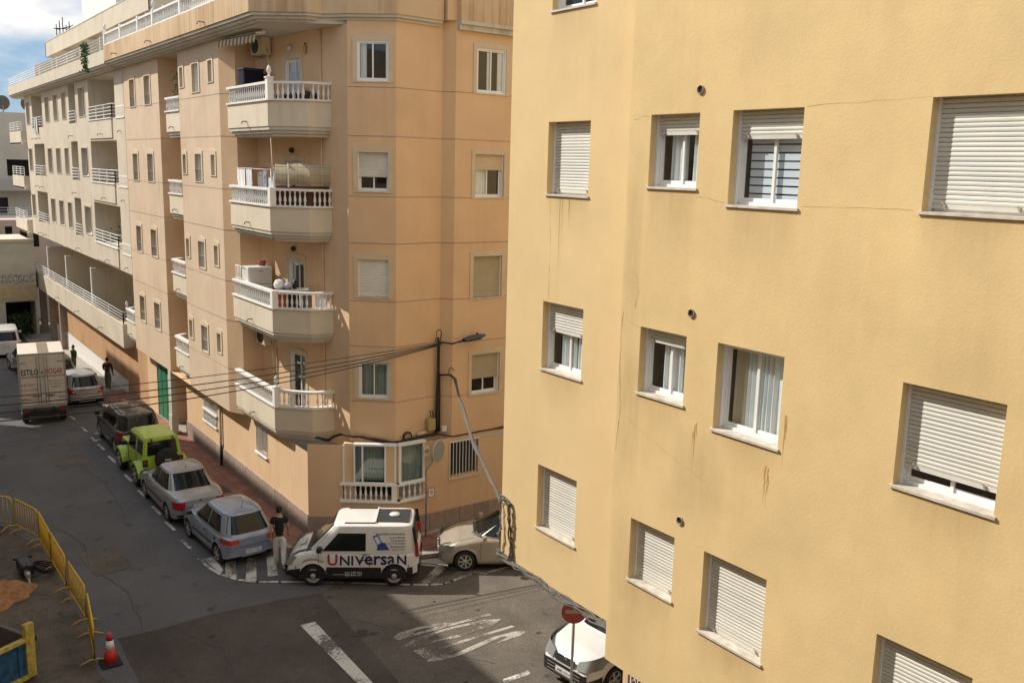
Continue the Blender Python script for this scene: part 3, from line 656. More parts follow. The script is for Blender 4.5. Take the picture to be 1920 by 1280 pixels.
fro = [(0.27, 1.17, 4.36+dz*1.005, 5.46+dz*1.005) for dz in FZ]
s3o = [(0.7, 1.75, 4.22+dz*1.005, 5.5+dz*1.005) for dz in FZ]+[(4.2, 5.3, 4.22+dz, 5.5+dz) for dz in FZ]
mb = MB()
wall(mb, f_w1, 2.78, TOP, w1o, .2); mb.build('wall', M['sunlit_peach'], Lb); mb = MB(); wall(mb, f_w2, 2.75, TOP, w2o, .2); mb.build('wall', M['sunlit_peach'], Lb); mb = MB()
wall(mb, f_w1n, 2.78, TOP); wall(mb, f_rb, 2.78, TOP, [(0.6, 1.5, 2.98+dz, 5.1+dz) for dz in FZ], .15, back=1); wall(mb, f_w2f, 2.78, TOP)
wall(mb, f_w2n, 2.75, TOP); wall(mb, f_w2m, 2.75, TOP); wall(mb, f_door, 2.75, TOP, dro, .14); wall(mb, f_fr, 2.95, TOP+.3, fro, .13)
wall(mb, f_s1, 2.95, TOP+.3); wall(mb, f_s2, 2.95, TOP+.3); wall(mb, f_s3, 2.85, TOP+.3, s3o, .15)
mb.quad([(XW, 43.26, 2.78), (XW, 37.75, 2.78), (14, 37.75, 2.78), (14, 43.26, 2.78)]); mb.quad([(XW, 37.75, 2.76), (14, 37.75, 2.76), (14, 35.12, 2.76), (XW, 35.12, 2.76)][::1])
mb.quad([(XW, 35.12, 2.75), (XW, 30.63, 2.75), (14, 30.63, 2.75), (14, 35.12, 2.75)]); mb.quad([(10.95, 30.63, 2.755), (11.69, 24.58, 2.755), (14, 24.58, 2.755), (14, 30.63, 2.755)])
mb.quad([(11.69, 24.58, 2.95), (12.76, 23.7, 2.95), (24, 23.5, 2.95), (24, 25.5, 2.95), (11.69, 25.5, 2.95)])
mb.build('wall', [M['peach'], M['dglass']], Lb)
def under(mb, pts, z): mb.quad([(x, y, z) for x, y in pts])
# windows of the two wings: deep slots with pale side frames
for i, o in enumerate(w2o):
    small = (o[1]-o[0]) < .5
    top = i >= 9
    w = window(Lb, f_w2, *o, depth=.16, cover=(0.98 if small else 0), slats='joined', slatm=M['slat_tan'], glass=M['dglass'], trim=True, stop=False, sash=1 if small else 2)
    if not small and not top:
        mb = MB(); z = o[2]+.04
        for k in range(7): f_w2.box(mb, o[0]+.05+k*(o[1]-o[0]-.1)/6-.008, o[0]+.05+k*(o[1]-o[0]-.1)/6+.008, z, z+.38, -.03, -.014)
        f_w2.box(mb, o[0]+.02, o[1]-.02, z+.38, z+.4, -.035, -.01); mb.build('grille', M['kerb'], w)
for o in w1o:
    w = window(Lb, f_w1, *o, depth=.16, glass=M['dglass'], slats=None, trim=True)
    mb = MB(); z = o[2]+.04
    for k in range(7): f_w1.box(mb, o[0]+.05+k*(o[1]-o[0]-.1)/6-.008, o[0]+.05+k*(o[1]-o[0]-.1)/6+.008, z, z+.36, -.03, -.014)
    f_w1.box(mb, o[0]+.02, o[1]-.02, z+.36, z+.38, -.035, -.01); mb.build('grille', M['kerb'], w)
# frontal windows (lowest first)
GC = M['curtain_green']
window(Lb, f_fr, *fro[0], depth=.1, cover=.06, slats='joined', curtain=[(.12, .48, GC, 0, 4), (.54, .95, GC, 0, 4)], trim=True, sill=True)
window(Lb, f_fr, *fro[1], depth=.12, cover=1.0, slats='joined', glass=M['dglass'], trim=True)
window(Lb, f_fr, *fro[2], depth=.12, cover=.63, slats='joined', trim=True, sash=2)
window(Lb, f_fr, *fro[3], depth=.02, slats=None, curtain=[(.1, .3, CUR, 0, 3)], trim=True)
window(Lb, f_s3, *s3o[0], depth=.14, cover=.62, slats='joined', slatm=M['slat_tan'], trim=True)
window(Lb, f_s3, *s3o[1], depth=.14, cover=1, slats='joined', slatm=M['slat_tan'], glass=M['dglass'], trim=True)
window(Lb, f_s3, *s3o[2], depth=.14, cover=.36, slats='joined', slatm=M['trim'], curtain=[(.06, .5, CUR, 0, 4)], trim=True)
window(Lb, f_s3, *s3o[3], depth=.03, slats=None, curtain=[(.75, .95, CUR, 0, 2), (.4, .5, CUR, 0, 1)], trim=True)
for o in s3o[4:]: window(Lb, f_s3, *o, depth=.14, cover=.5, slats='joined', glass=M['dglass'], trim=True)
# balcony doors
dcur = [[(.5, .95, GC, 0, 3)], [(.05, .2, CUR, 0, 1)], [(.3, .7, CUR, 0, 3)], [(.04, .5, M['blind'], 0, 4), (.52, .97, M['blind'], 0, 5)]]
for k, o in enumerate(dro):
    d = window(Lb, f_door, *o, depth=.1, cover=(.02, .07, .12, 0)[k], slats='joined', curtain=dcur[k], sill=False, trim=True); d.name = 'balcony_door'
# string courses: shallow joints between render coats
for z in (4.27, 5.94, 7.28, 8.97, 10.31, 12.0, 13.34):
    mb = MB()
    for fr in (f_w1, f_w1n, f_w2, f_w2n, f_w2m, f_fr, f_s1, f_s2, f_s3):
        skip = fr in (f_w1, f_w2) and False
        ops = {id(f_w1): w1o, id(f_w2): w2o, id(f_fr): fro, id(f_s3): s3o}.get(id(fr), [])
        u = 0.0
        blk = sorted([(o[0]-.13, o[1]+.13) for o in ops if o[2]-.06 < z < o[3]+.25])
        for a, b in blk+[(fr.L, fr.L)]:
            if a > u+.02: fr.box(mb, u+.003, a-.003, z-.011, z+.011, 0.0005, .005)
            u = b
    stuff(mb.build('string_course', M['plinth'], Lb))
# ground floor
XG = 10.5
g_w = Fr((XG, 43.3), (XG, 39.6)); g_w2 = Fr((XG, 37.4), (XG, 25.0)); g_f = Fr((XG, 25.0), (12.68, 23.45)); g_s = Fr((12.68, 23.45), (24, 23.45))
gr1 = uy(g_w2, 35.0, 33.4)+(1.4, 2.32); gr2 = uy(g_w2, 29.3, 28.3)+(1.66, 2.62); gdoor = uy(g_w, 41.72, 39.98)+(-.05, 2.62)
bay = (1.05, 2.62, 1.32, 3.0); sbay = (0.06, .88, 1.32, 2.98); sgr = (1.85, 2.9, 1.7, 2.85)
mb = MB()
wall(mb, g_w, -.3, 2.78, [gdoor], .06); wall(mb, g_w2, .1, 2.75, [gr1, gr2], .2, back=1)
wall(mb, g_f, .1, 2.97, [bay], .45, back=None); wall(mb, g_s, .1, 2.93, [sbay, sgr], .18)
wall(mb, Fr((XG, 39.6), (13, 39.6)), -.2, 2.78); wall(mb, Fr((13, 39.6), (13, 37.4)), -.2, 2.78); wall(mb, Fr((13, 37.4), (XG, 37.4)), -.2, 2.78)
mb.build('ground_floor_wall', [M['peach'], M['dglass']], Lb)
mb = MB(); mb.box(XW+.0, 37.85, -.2, XW+.2, 38.2, 2.78); mb.box(XW-.03, 37.82, -.2, XW+.23, 38.23, .9); mb.build('pillar', M['cornice'], Lb)
d = MB(); 
for k in range(5): g_w.box(d, gdoor[0]+.02+k*.345, gdoor[0]+.02+k*.345+.335, -.1, 2.6, -.06, -.03+.012*(k % 2))
dd = d.build('garage_door', M['green_door'], Lb)
mb = MB()   # plinth of upright stone slabs
pm = {}
def slabs(fr, u0, u1, z0, z1, w=.55):
    n = max(1, round((u1-u0)/w)); ww = (u1-u0)/n
    for i in range(n):
        k = (round(ww, 3), round(z1-z0, 3))
        if k not in pm:
            b = MB(); b.box(-ww/2+.004, -.002, 0, ww/2-.004, .03, z1-z0, 0, .004); pm[k] = mesh_only(b, 'plinth_slab', [M['plinth']])
        m = fr.M(u0+ww*(i+.5), z0, random.uniform(-.004, .002)); inst(pm[k], 'plinth_slab', Lb, m)
slabs(g_w2, 0, g_w2.L, .1, .78); slabs(g_f, .03, g_f.L, .1, .74); slabs(g_s, .03, 5.5, .1, .68)
# barred windows on the street side
def baluster_prof(h): return [(.030, 0), (.030, .05*h), (.018, .1*h), (.022, .2*h), (.040, .36*h), (.034, .5*h), (.018, .72*h), (.018, .84*h), (.030, .9*h), (.030, h)]
BAL = {}
def bal_mesh(h, r=1.0, n=8):
    k = (round(h, 2), r)
    if k not in BAL:
        b = MB(); b.lathe([(q*r, z) for q, z in baluster_prof(h)], n); BAL[k] = mesh_only(b, 'baluster', [M['white']])
    return BAL[k]
def grille(fr, o, balu=True):
    b = MB(); n = int((o[1]-o[0])/.11)
    for k in range(n+1): fr.box(b, o[0]+(o[1]-o[0])*k/n-.008, o[0]+(o[1]-o[0])*k/n+.008, o[2], o[3], .0, .016)
    fr.box(b, o[0], o[1], o[3]-.03, o[3], 0, .02); g = b.build('window_grille', M['white'], Lb)
    if balu:
        b = MB(); fr.box(b, o[0]-.03, o[1]+.03, o[2]-.05, o[2], -.1, .08); fr.box(b, o[0]-.03, o[1]+.03, o[2]+.42, o[2]+.48, -.1, .08); b.build('rail', M['white'], g)
        n = int((o[1]-o[0])/.14)
        for k in range(n): inst(bal_mesh(.42), 'baluster', g, fr.M(o[0]+(o[1]-o[0])*(k+.5)/n, o[2], .03))
    return g
grille(g_w2, gr1); g2 = grille(g_w2, gr2, False)
mb = MB(); g_w2.box(mb, gr2[0]-.04, gr2[1]+.04, gr2[2]-.05, gr2[2], -.05, .08); mb.build('sill', M['white'], g2)
mb = MB()   # drainpipe in front of the long wall
mb.tube([(10.44, 32.9, .12), (10.44, 32.9, 2.76)], .045, 8); p_ = mb.build('drainpipe', M['cornice'], Lb)
mb = MB(); mb.tube([(10.44, 32.9, .12), (10.44, 32.9, .9)], .052, 8); mb.build('pipe_foot', M['black'], p_)
# bay window at the corner
bayw = MB(); t0 = .06
for u in (1.38, 1.62, 2.3, 2.6): g_f.box(bayw, u, u+.05, 1.82, 3.0, t0-.04, t0)
g_f.box(bayw, 1.05, 1.1, 1.82, 3.0, -.06, .04)
g_f.box(bayw, 1.38, 2.68, 3.0, 3.06, -.1, t0+.03); g_f.box(bayw, 1.38, 2.65, 1.82, 1.87, t0-.04, t0)
g_s.box(bayw, .02, .1, 1.82, 3.0, .02, .08); g_s.box(bayw, .84, .9, 1.82, 3.0, .02, .08); g_s.box(bayw, .1, .84, 1.82, 1.87, .02, .08); g_s.box(bayw, 0, .95, 3.0, 3.06, -.1, .1)
bw = bayw.build('bay_window', M['frame'], Lb)
for a, b in ((1.43, 1.62), (1.67, 2.3)):
    mb = MB(); mb.quad([g_f.P(a, 1.87, t0-.02), g_f.P(b, 1.87, t0-.02), g_f.P(b, 3.0, t0-.02), g_f.P(a, 3.0, t0-.02)]); mb.build('pane', M['glass'], bw)
mb = MB(); g_f.box(mb, 1.1, 1.38, 1.3, 3.0, -.12, -.02); mb.build('panel', M['peach'], bw)
mb = MB(); g_f.box(mb, 2.35, 2.6, 1.87, 3.0, t0-.03, t0-.02); mb.build('panel', M['peach'], bw)
mb = MB(); mb.quad([g_s.P(.1, 1.87, .05), g_s.P(.84, 1.87, .05), g_s.P(.84, 3.0, .05), g_s.P(.1, 3.0, .05)]); mb.build('pane', M['glass'], bw)
curtain_mb(g_f, 1.4, 2.6, 1.85, 3.0, -.2, 14, .02).build('curtain', GC, bw, smooth=True); curtain_mb(g_s, .1, .86, 1.85, 3.0, -.06, 8, .02).build('curtain', GC, bw, smooth=True)
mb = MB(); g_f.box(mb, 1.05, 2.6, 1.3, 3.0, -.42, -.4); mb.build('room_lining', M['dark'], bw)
mb = MB(); g_f.box(mb, .98, 2.75, 1.78, 1.84, -.05, .14); g_s.box(mb, -.04, .95, 1.78, 1.84, -.03, .14); g_f.box(mb, .98, 2.78, 1.26, 1.32, -.05, .16); g_s.box(mb, -.05, .97, 1.26, 1.32, -.03, .16)
g_f.box(mb, 2.52, 2.68, 1.32, 1.78, -.02, .1); rl = mb.build('balustrade', M['white'], Lb)
for k in range(9): inst(bal_mesh(.46, 1.1), 'baluster', rl, g_f.M(1.12+k*.155, 1.32, .05))
for k in range(4): inst(bal_mesh(.46, 1.1), 'baluster', rl, g_s.M(.2+k*.19, 1.32, .05))
grille(g_s, sgr, False)
mb = MB(); g_s.box(mb, sgr[0]-.05, sgr[0], sgr[2]-.05, sgr[3]+.05, 0, .02); g_s.box(mb, sgr[1], sgr[1]+.05, sgr[2]-.05, sgr[3]+.05, 0, .02); g_s.box(mb, sgr[0]-.05, sgr[1]+.05, sgr[2]-.1, sgr[2]-.05, 0, .03); mb.build('grille_surround', M['trim'], Lb)
mb = MB(); mb.quad([g_s.P(sgr[0], sgr[2], -.18), g_s.P(sgr[1], sgr[2], -.18), g_s.P(sgr[1], sgr[3], -.18), g_s.P(sgr[0], sgr[3], -.18)]); mb.build('pane', M['dglass'], Lb)
mb = MB(); f_fr.box(mb, -.05, f_fr.L+.04, 2.9, 3.0, -.1, .06); f_s1.box(mb, 0, f_s1.L, 2.9, 3.0, -.1, .06); f_s3.box(mb, 0, 9, 2.8, 2.9, -.1, .06); mb.build('ledge', M['cornice'], Lb)

# ------------------------------------------------------------------ corner balconies
def offset(poly, d):
    out = []
    for i, p in enumerate(poly):
        a = Vector(poly[i-1]) if i else None; b = Vector(poly[i+1]) if i < len(poly)-1 else None; p = Vector(p)
        ns = []
        if a is not None: q = (p-a).normalized(); ns.append(Vector((q.y, -q.x)))
        if b is not None: q = (b-p).normalized(); ns.append(Vector((q.y, -q.x)))
        n = sum(ns, Vector((0, 0)))/len(ns); n = n/max(.35, n.length_squared)
        out.append((p.x+n.x*d, p.y+n.y*d))
    return out
def band(mb, poly, o0, o1, z0, z1, mi=0, cap=True):
    A = offset(poly, o1); B = offset(poly, o0)
    for i in range(len(poly)-1):
        for q in ([(*A[i], z0), (*A[i+1], z0), (*A[i+1], z1), (*A[i], z1)], [(*B[i], z1), (*B[i+1], z1), (*B[i+1], z0), (*B[i], z0)], [(*A[i], z1), (*A[i+1], z1), (*B[i+1], z1), (*B[i], z1)], [(*A[i], z0), (*B[i], z0), (*B[i+1], z0), (*A[i+1], z0)]): mb.quad(q, mi)
    for i in (0, -1): mb.quad([(*A[i], z0), (*A[i], z1), (*B[i], z1), (*B[i], z0)], mi)
BP = [(10.34, 29.93), (10.07, 29.93), (10.07, 26.45), (10.93, 25.58), (11.64, 25.44)]
finial = [(.05, 0), (.05, .03), (.025, .05), (.03, .08), (.065, .14), (.07, .19), (.05, .26), (.02, .31), (.001, .33)]
def along(poly, step, skip=.1):
    for a, b in zip(poly[:-1], poly[1:]):
        d = Vector((b[0]-a[0], b[1]-a[1])); L = d.length; d.normalize(); n = max(1, int((L-2*skip+.02)/step))
        for k in range(n): yield Vector(a)+d*(skip+(L-2*skip)*(k+.5)/n)
BALC = []
for k, dz in enumerate(FZ):
    z0 = 3.14+dz; zb = 3.86+dz
    mb = MB(); band(mb, BP, -.12, 0, z0, zb); bl = mb.build('balcony', M['balc'], Lb); BALC.append(bl)
    mb = MB(); band(mb, BP, -.6, -.03, z0-.1, z0); band(mb, BP, -.6, -.09, z0-.19, z0-.1); band(mb, BP, -.6, -.16, z0-.28, z0-.19); mb.build('cornice', M['cornice'], bl)
    mb = MB(); sl = offset(BP, -.2)+[(14, 25.44), (14, 29.9)]; mb.prism(sl, z0-.27, 2.93+dz+.03 if False else z0-.16); mb.build('floor_slab', M['balc'], bl)
    mb = MB(); band(mb, BP[1:], -.15, .05, zb, zb+.05); band(mb, BP[1:], -.14, .03, zb+.47, zb+.54); mb.build('rail', M['white'], bl)
    for seg, st_, rr_, sk_ in ((BP[1:3], .17, .92, .12), (BP[2:], .142, 1.15, .07)):
        for p in along(seg, st_, sk_): inst(bal_mesh(.42, rr_), 'baluster', bl, Matrix.Translation((p.x+.03, p.y+.03, zb+.05)))
    mb = MB(); x, y = 10.12, 26.42; mb.box(x-.09, y-.09, zb, x+.09, y+.09, zb+(.62 if k in (0, 3) else .56)); 
    if k in (0, 3): mb.box(x-.11, y-.11, zb+.62, x+.11, y+.11, zb+.66)
    ps = mb.build('corner_post', M['white'], bl)
    if k in (0, 3):
        mb = MB(); mb.lathe([(r, z+zb+.66) for r, z in finial], 10, (x, y, 0)); mb.build('finial', M['white'], bl)
    mb = MB(); mb.tube([(10.1, 28.2, z0+.16), (9.93, 28.2, z0+.17), (9.9, 28.2, z0+.1)], .022, 6); mb.build('spout', M['kerb'], bl)
# small balconies in the slot between the wings and beside the far wing
for k, dz in enumerate(FZ):
    for (ya, yb) in ((36.95, 35.13), (44.9, 43.3)):
        BP2 = [(10.6, ya+.35), (10.07, ya), (10.07, yb)]; z0 = 3.14+dz; zb = 3.86+dz
        mb = MB(); band(mb, BP2, -.12, 0, z0, zb); b2 = mb.build('balcony', M['balc'], Lb)
        mb = MB(); band(mb, BP2, -.5, -.06, z0-.1, z0); band(mb, BP2, -.5, -.12, z0-.2, z0-.1); mb.box(10.2, yb, z0-.2, 11.7, ya, z0-.1); mb.build('cornice', M['cornice'], b2)
        mb = MB(); band(mb, BP2, -.15, .05, zb, zb+.05); band(mb, BP2, -.14, .03, zb+.47, zb+.54); mb.build('rail', M['white'], b2)
        mb = MB()
        for p in along(BP2, .17, .08): mb.lathe([(q*.85, z+zb+.05) for q, z in baluster_prof(.42)], 6, (p.x, p.y, 0))
        stuff(mb.build('baluster_row', M['white'], b2))
        if ya > 40:
            mb = MB(); mb.lathe([(r, z+zb+.54) for r, z in finial], 8, (10.1, ya, 0)); mb.build('finial', M['white'], b2)
        mb = MB(); mb.tube([(10.1, (ya+yb)/2, z0+.16), (9.93, (ya+yb)/2, z0+.17), (9.9, (ya+yb)/2, z0+.1)], .022, 6); mb.build('spout', M['kerb'], b2)
# ------------------------------------------------------------------ roof edge
RP = [(9.45, 43.8), (9.45, 26.1), (10.7, 25.05), (11.12, 25.0), (11.36, 24.76), (11.58, 24.45), (12.7, 23.5), (14.25, 23.62)]
RP2 = [(14.62, 23.3), (24, 23.3)]
mb = MB(); band(mb, RP, -.2, 0, 15.28, 15.92); band(mb, RP2, -.2, 0, 15.3, 16.6); mb.build('roof_parapet', M['parapet'], Lb)
mb = MB()
for (o0, o1, za, zb) in ((-.3, -.05, 15.2, 15.28), (-.4, -.15, 15.12, 15.2), (-.5, -.26, 15.06, 15.12), (-.55, -.38, 15.02, 15.06)): band(mb, RP, o0, o1, za, zb)
band(mb, RP2, -.3, .03, 15.2, 15.3); band(mb, RP2, -.3, -.05, 15.05, 15.2)
mb.build('cornice', M['cornice'], Lb)
mb = MB(); mb.prism([(9.9, 43.8), (9.9, 26.2), (10.9, 25.3), (11.9, 24.6), (12.9, 23.9), (24, 23.8), (24, 43.8)], 15.03, 15.3); mb.build('roof', M['cornice'], Lb)
mb = MB(); mb.prism([(11.7, 24.66), (12.76, 23.75), (24, 23.6), (24, 25)], 15.3, 16.6); mb.box(14.3, 23.5, 15.3, 14.7, 24.3, 16.6); mb.build('roof_parapet', M['peach'], Lb)
mb = MB(); RW = [(9.5, 43.8), (9.5, 26.2)]
band(mb, RW, -.1, .04, 15.92, 15.97); band(mb, RW, -.09, .03, 16.36, 16.43)
for y in (43.7, 40.9, 38.1, 36, 32.6, 29.4, 26.3): mb.box(9.45, y-.08, 15.92, 9.6, y+.08, 16.5)
rl = mb.build('roof_balustrade', M['white'], Lb)
for p in along(RW, .21, .1): inst(bal_mesh(.4, .8), 'baluster', rl, Matrix.Translation((p.x+.04, p.y, 15.97)))
for y in (43.7, 36): 
    mb = MB(); mb.lathe([(r, z+16.5) for r, z in finial], 8, (9.52, y, 0)); mb.build('finial', M['white'], rl)
for y in (41.5, 36.2, 30.0):
    mb = MB(); mb.tube([(9.5, y, 15.4), (9.25, y, 15.42), (9.22, y, 15.33)], .022, 6); mb.build('spout', M['kerb'], Lb)
mb = MB(); band(mb, [(14.66, 23.35), (24, 23.35)], -.1, .03, 16.6, 16.68); mb.build('coping', M['white'], Lb)

# ------------------------------------------------------------------ cream block farther up the street
Cb = thing('apartment_building', 'cream apartment block beyond the peach one, with white tube railings and long terrace', 'building', (10.05, 55, -.9))
f_c = Fr((XW, 70.3), (XW, 43.3)); cw = []; lo = []
for k in range(3):
    dz = -2.97*(2-k)
    for a, b in ((69.75, 68.45), (62.65, 61.3), (59.95, 58.65), (57.35, 56.25), (52.8, 51.3)): cw.append(uy(f_c, a, b)+(13.25+dz, 14.65+dz))
    lo.append(uy(f_c, 67.5, 63.75)+(12.98+dz, 14.95+dz)); lo.append(uy(f_c, 55.42, 53.68)+(12.98+dz, 15.0+dz)); lo.append(uy(f_c, 50.45, 44.95)+(12.98+dz, 14.98+dz))
mb = MB(); wall(mb, f_c, 6.1, TOP, [c+(.22,) for c in cw]+[l+(2.2,) for l in lo], .22)
wall(mb, Fr((16, 70.3), (XW, 70.3)), 6.1, TOP); wall(mb, Fr((13.3, 69), (13.3, 43.3)), 3.0, 6.1); mb.quad([(XW, 70.3, 6.1), (XW, 43.3, 6.1), (16, 43.3, 6.1), (16, 70.3, 6.1)])
for l in lo:
    mb.quad([f_c.P(l[0], l[2], -2.2), f_c.P(l[1], l[2], -2.2), f_c.P(l[1], l[3], -2.2), f_c.P(l[0], l[3], -2.2)])
mb.build('wall', M['shell'], Cb)
mb = MB(); wall(mb, Fr((XG, 67.5), (XG, 43.3)), -1.2, 2.55, [(1.6, 2.8, -1, 2.4), (4.2, 4.6, -1, 2.4)], .6, back=1)
wall(mb, Fr((16, 67.5), (XG, 67.5)), -1.2, 2.55); mb.build('ground_floor_wall', [M['orange'], M['dark']], Cb)
mb = MB(); wall(mb, Fr((XG-.03, 66.2), (XG-.03, 47)), -1.2, .45); mb.build('dado', M['white'], Cb)
for y in (66.5, 70.2, 63.0):
    mb = MB(); mb.box(XW+.1, y-.2, -1.2, XW+.5, y+.2, 2.45); mb.build('pillar', M['plinth'], Cb)
for i, c in enumerate(cw):
    w = window(Cb, f_c, *c, depth=.2, glass=M['dglass'], slats=None, cover=0, trim=False)
    surround(f_c, c[0], c[1], c[2], c[3], .1, .02, 0).build('surround', M['trim'], w)
    if i % 5 in (1, 2, 4): curtain_mb(f_c, c[0]+(c[1]-c[0])*.52, c[1]-.06, c[2]+.05, c[3]-.05, -.19, 3, .006).build('curtain', CUR, w)
for i, l in enumerate(lo):   # doors at the back of the loggias
    fr = f_c; a = l[0]+.5 if l[1]-l[0] > 3 else l[0]+.25
    if l[1]-l[0] > 5: a = l[1]-1.9
    mb = MB(); fr.box(mb, a, a+.07, l[2]-.8, l[3]-.3, -2.2, -2.14); fr.box(mb, a+1.3, a+1.37, l[2]-.8, l[3]-.3, -2.2, -2.14); fr.box(mb, a, a+1.37, l[3]-.37, l[3]-.3, -2.2, -2.14); d = mb.build('balcony_door', M['frame'], Cb)
    mb = MB(); fr.box(mb, a+.07, a+1.3, l[2]-.8, l[3]-.37, -2.2, -2.17); mb.build('pane', M['dglass'], d)
def tube_rail(pts, z0, h, n, parent, nm='railing', r=.02, post=1.6):
    mb = MB()
    for k in range(n): mb.tube([(x, y, z0+h*(k+1)/n) for x, y in pts], r, 5)
    o = mb.build(nm, M['frame'], parent)
    for a, b in zip(pts[:-1], pts[1:]):
        L = (Vector(b)-Vector(a)).length; m = max(1, round(L/post))
        for i in range(m+1):
            x = a[0]+(b[0]-a[0])*i/m; y = a[1]+(b[1]-a[1])*i/m
            mb = MB(); mb.box(x-.02, y-.02, z0, x+.02, y+.02, z0+h); mb.build('rail_post', M['frame'], o)
    return o
for k in range(3):
    dz = -2.97*(2-k)
    for ya, yb in ((67.5, 63.75), (55.42, 53.68)): tube_rail([(XW-.02, ya), (XW-.02, yb)], 12.98+dz, .62, 4, Cb, post=1.9)
    BPc = [(XW-.05, 50.45), (XW-.05, 45.6), (10.9, 45.0)]
    mb = MB(); band(mb, BPc, -.12, 0, 12.12+dz, 12.98+dz); bb = mb.build('balcony', M['shell'], Cb)
    mb = MB(); band(mb, BPc, -.15, .04, 12.98+dz, 13.03+dz); mb.build('coping', M['white'], bb)
    tube_rail([(BPc[0][0]+.04, BPc[0][1]), (BPc[1][0]+.04, BPc[1][1]), BPc[2]], 13.03+dz, .6, 4, bb)
    BPd = [(XW-.3, 75.8), (XW-.3, 70.6), (XW, 70.3)]     # end balconies
    mb = MB(); band(mb, BPd, -.12, 0, 12.0+dz, 12.85+dz); mb.prism([(XW-.3, 75.8), (XW-.3, 70.3), (14, 70.3), (14, 75.8)], 11.98+dz, 12.1+dz); b3 = mb.build('balcony', M['shell'], Cb)
    tube_rail([(BPd[0][0]+.05, BPd[0][1]), (BPd[1][0]+.05, BPd[1][1])], 12.85+dz, .6, 4, b3)
    for y in (73.5, 66.5, 64.8, 54.5, 47.5):
        mb = MB(); mb.tube([(10.02, y, 12.3+dz), (9.8, y, 12.32+dz), (9.77, y, 12.22+dz)], .022, 6); mb.build('spout', M['kerb'], Cb)
# long terrace
T = [(XW-.02, 75.6), (XW-.02, 45.6), (11.5, 45.6)]
mb = MB(); band(mb, T, -.15, 0, 2.38, 3.5); mb.prism([(XW, 75.6), (XW, 45.62), (16, 45.62), (16, 75.6)], 2.36, 2.6); tr = mb.build('terrace', M['shell'], Cb)
tube_rail([(T[0][0]+.05, T[0][1]), (T[1][0]+.05, T[1][1]+.05), (11.4, 45.66)], 3.5, .58, 4, tr, post=3.0)
for y in (67.2, 60.9, 53.75):
    mb = MB(); mb.box(10.4, y-.07, 2.6, 13.3, y+.07, 5.35); d = mb.build('terrace_divider', M['shell'], Cb)
    mb = MB(); mb.box(10.32, y-.09, 2.6, 10.4, y+.09, 5.38); mb.build('edge_trim', M['white'], d)
for y in (46.3,):
    mb = MB(); mb.box(11.2, y-.12, 2.6, 11.5, y+.12, 6.1); mb.build('pillar', M['cornice'], Cb)
for y in (65, 57.5, 50):
    mb = MB(); mb.box(13.22, y-.9, 2.6, 13.28, y+.9, 4.9); d = mb.build('terrace_door', M['frame'], Cb); mb = MB(); mb.box(13.18, y-.8, 2.7, 13.23, y+.8, 4.8); mb.build('pane', M['dglass'], d)
for y in (70, 62, 56, 50):
    mb = MB(); mb.tube([(10.02, y, 2.7), (9.8, y, 2.72), (9.77, y, 2.62)], .022, 6); mb.build('spout', M['kerb'], tr)
# roof of the cream block
RC = [(9.45, 73), (9.45, 43.82)]
mb = MB(); band(mb, [(11.5, 73.4), (9.75, 73.3), (9.45, 72.6), (9.45, 43.82)], -.2, 0, 15.2, 15.76); mb.build('roof_parapet', M['shell'], Cb)
mb = MB(); band(mb, RC, -.8, -.06, 15.12, 15.2); band(mb, RC, -.9, -.2, 15.05, 15.12); mb.prism([(9.8, 73.2), (9.8, 43.82), (16, 43.82), (16, 73.2)], 15.03, 15.1); mb.build('cornice', M['cornice'], Cb)
tube_rail([(9.5, 72.6), (9.5, 43.9)], 15.76, .5, 4, Cb, post=4)
mb = MB(); wall(mb, Fr((13.2, 72), (13.2, 28)), 15.1, 18, [(u, u+2.2, 15.2, 17.4, .3) for u in (3, 9, 15, 21, 27, 33)], .3, back=1); wall(mb, Fr((24, 72), (13.2, 72)), 15.1, 18); wall(mb, Fr((13.2, 28), (24, 28)), 15.1, 18); mb.build('attic_wall', [M['shell'], M['dark']], Cb)
mb = MB(); mb.box(11.8, 45.2, 17.85, 12.0, 72, 18.78); mb.box(11.8, 45.2, 17.85, 20, 45.4, 18.78); mb.box(11.8, 71.8, 17.85, 20, 72, 18.78); mb.box(12, 45.4, 17.86, 20, 71.8, 18.0); mb.build('attic_parapet', M['shell'], Cb)
mb = MB(); mb.box(11.78, 45.18, 18.78, 12.02, 72.02, 18.83); mb.build('coping', M['cornice'], Cb)
mb = MB(); mb.box(13.2, 57.5, 18, 18, 66.5, 22.5); mb.build('stair_head', M['white'], Cb)
mb = MB(); mb.box(13.6, 36, 18, 20, 57.4, 22.8); mb.build('stair_head', M['shell'], Cb)
for y in (66.5, 59, 52.5, 48.0):
    mb = MB(); mb.box(10.2, y-.08, 15.1, 13.2, y+.08, 16.75); mb.extrude([(10.2, y-.08, 16.75), (13.2, y-.08, 16.75), (13.2, y-.08, 17.85), (11.9, y-.08, 17.6)], (0, .16, 0)); mb.build('roof_divider', M['balc'], Cb)
for y in (40.5, 38):
    mb = MB(); mb.box(10.4, y-.08, 15.3, 13.2, y+.08, 17.0); mb.build('roof_divider', M['cornice'], Cb)
mb = MB(); mb.quad([(10.6, 36.6, 16.75), (10.6, 29.5, 16.75), (13.2, 29.5, 17.9), (13.2, 36.6, 17.9)]); mb.quad([(10.6, 36.6, 16.7), (13.2, 36.6, 17.85), (13.2, 29.5, 17.85), (10.6, 29.5, 16.7)]); mb.build('pergola_roof', mat('brown_awning', (.16, .10, .07), .8), Cb)
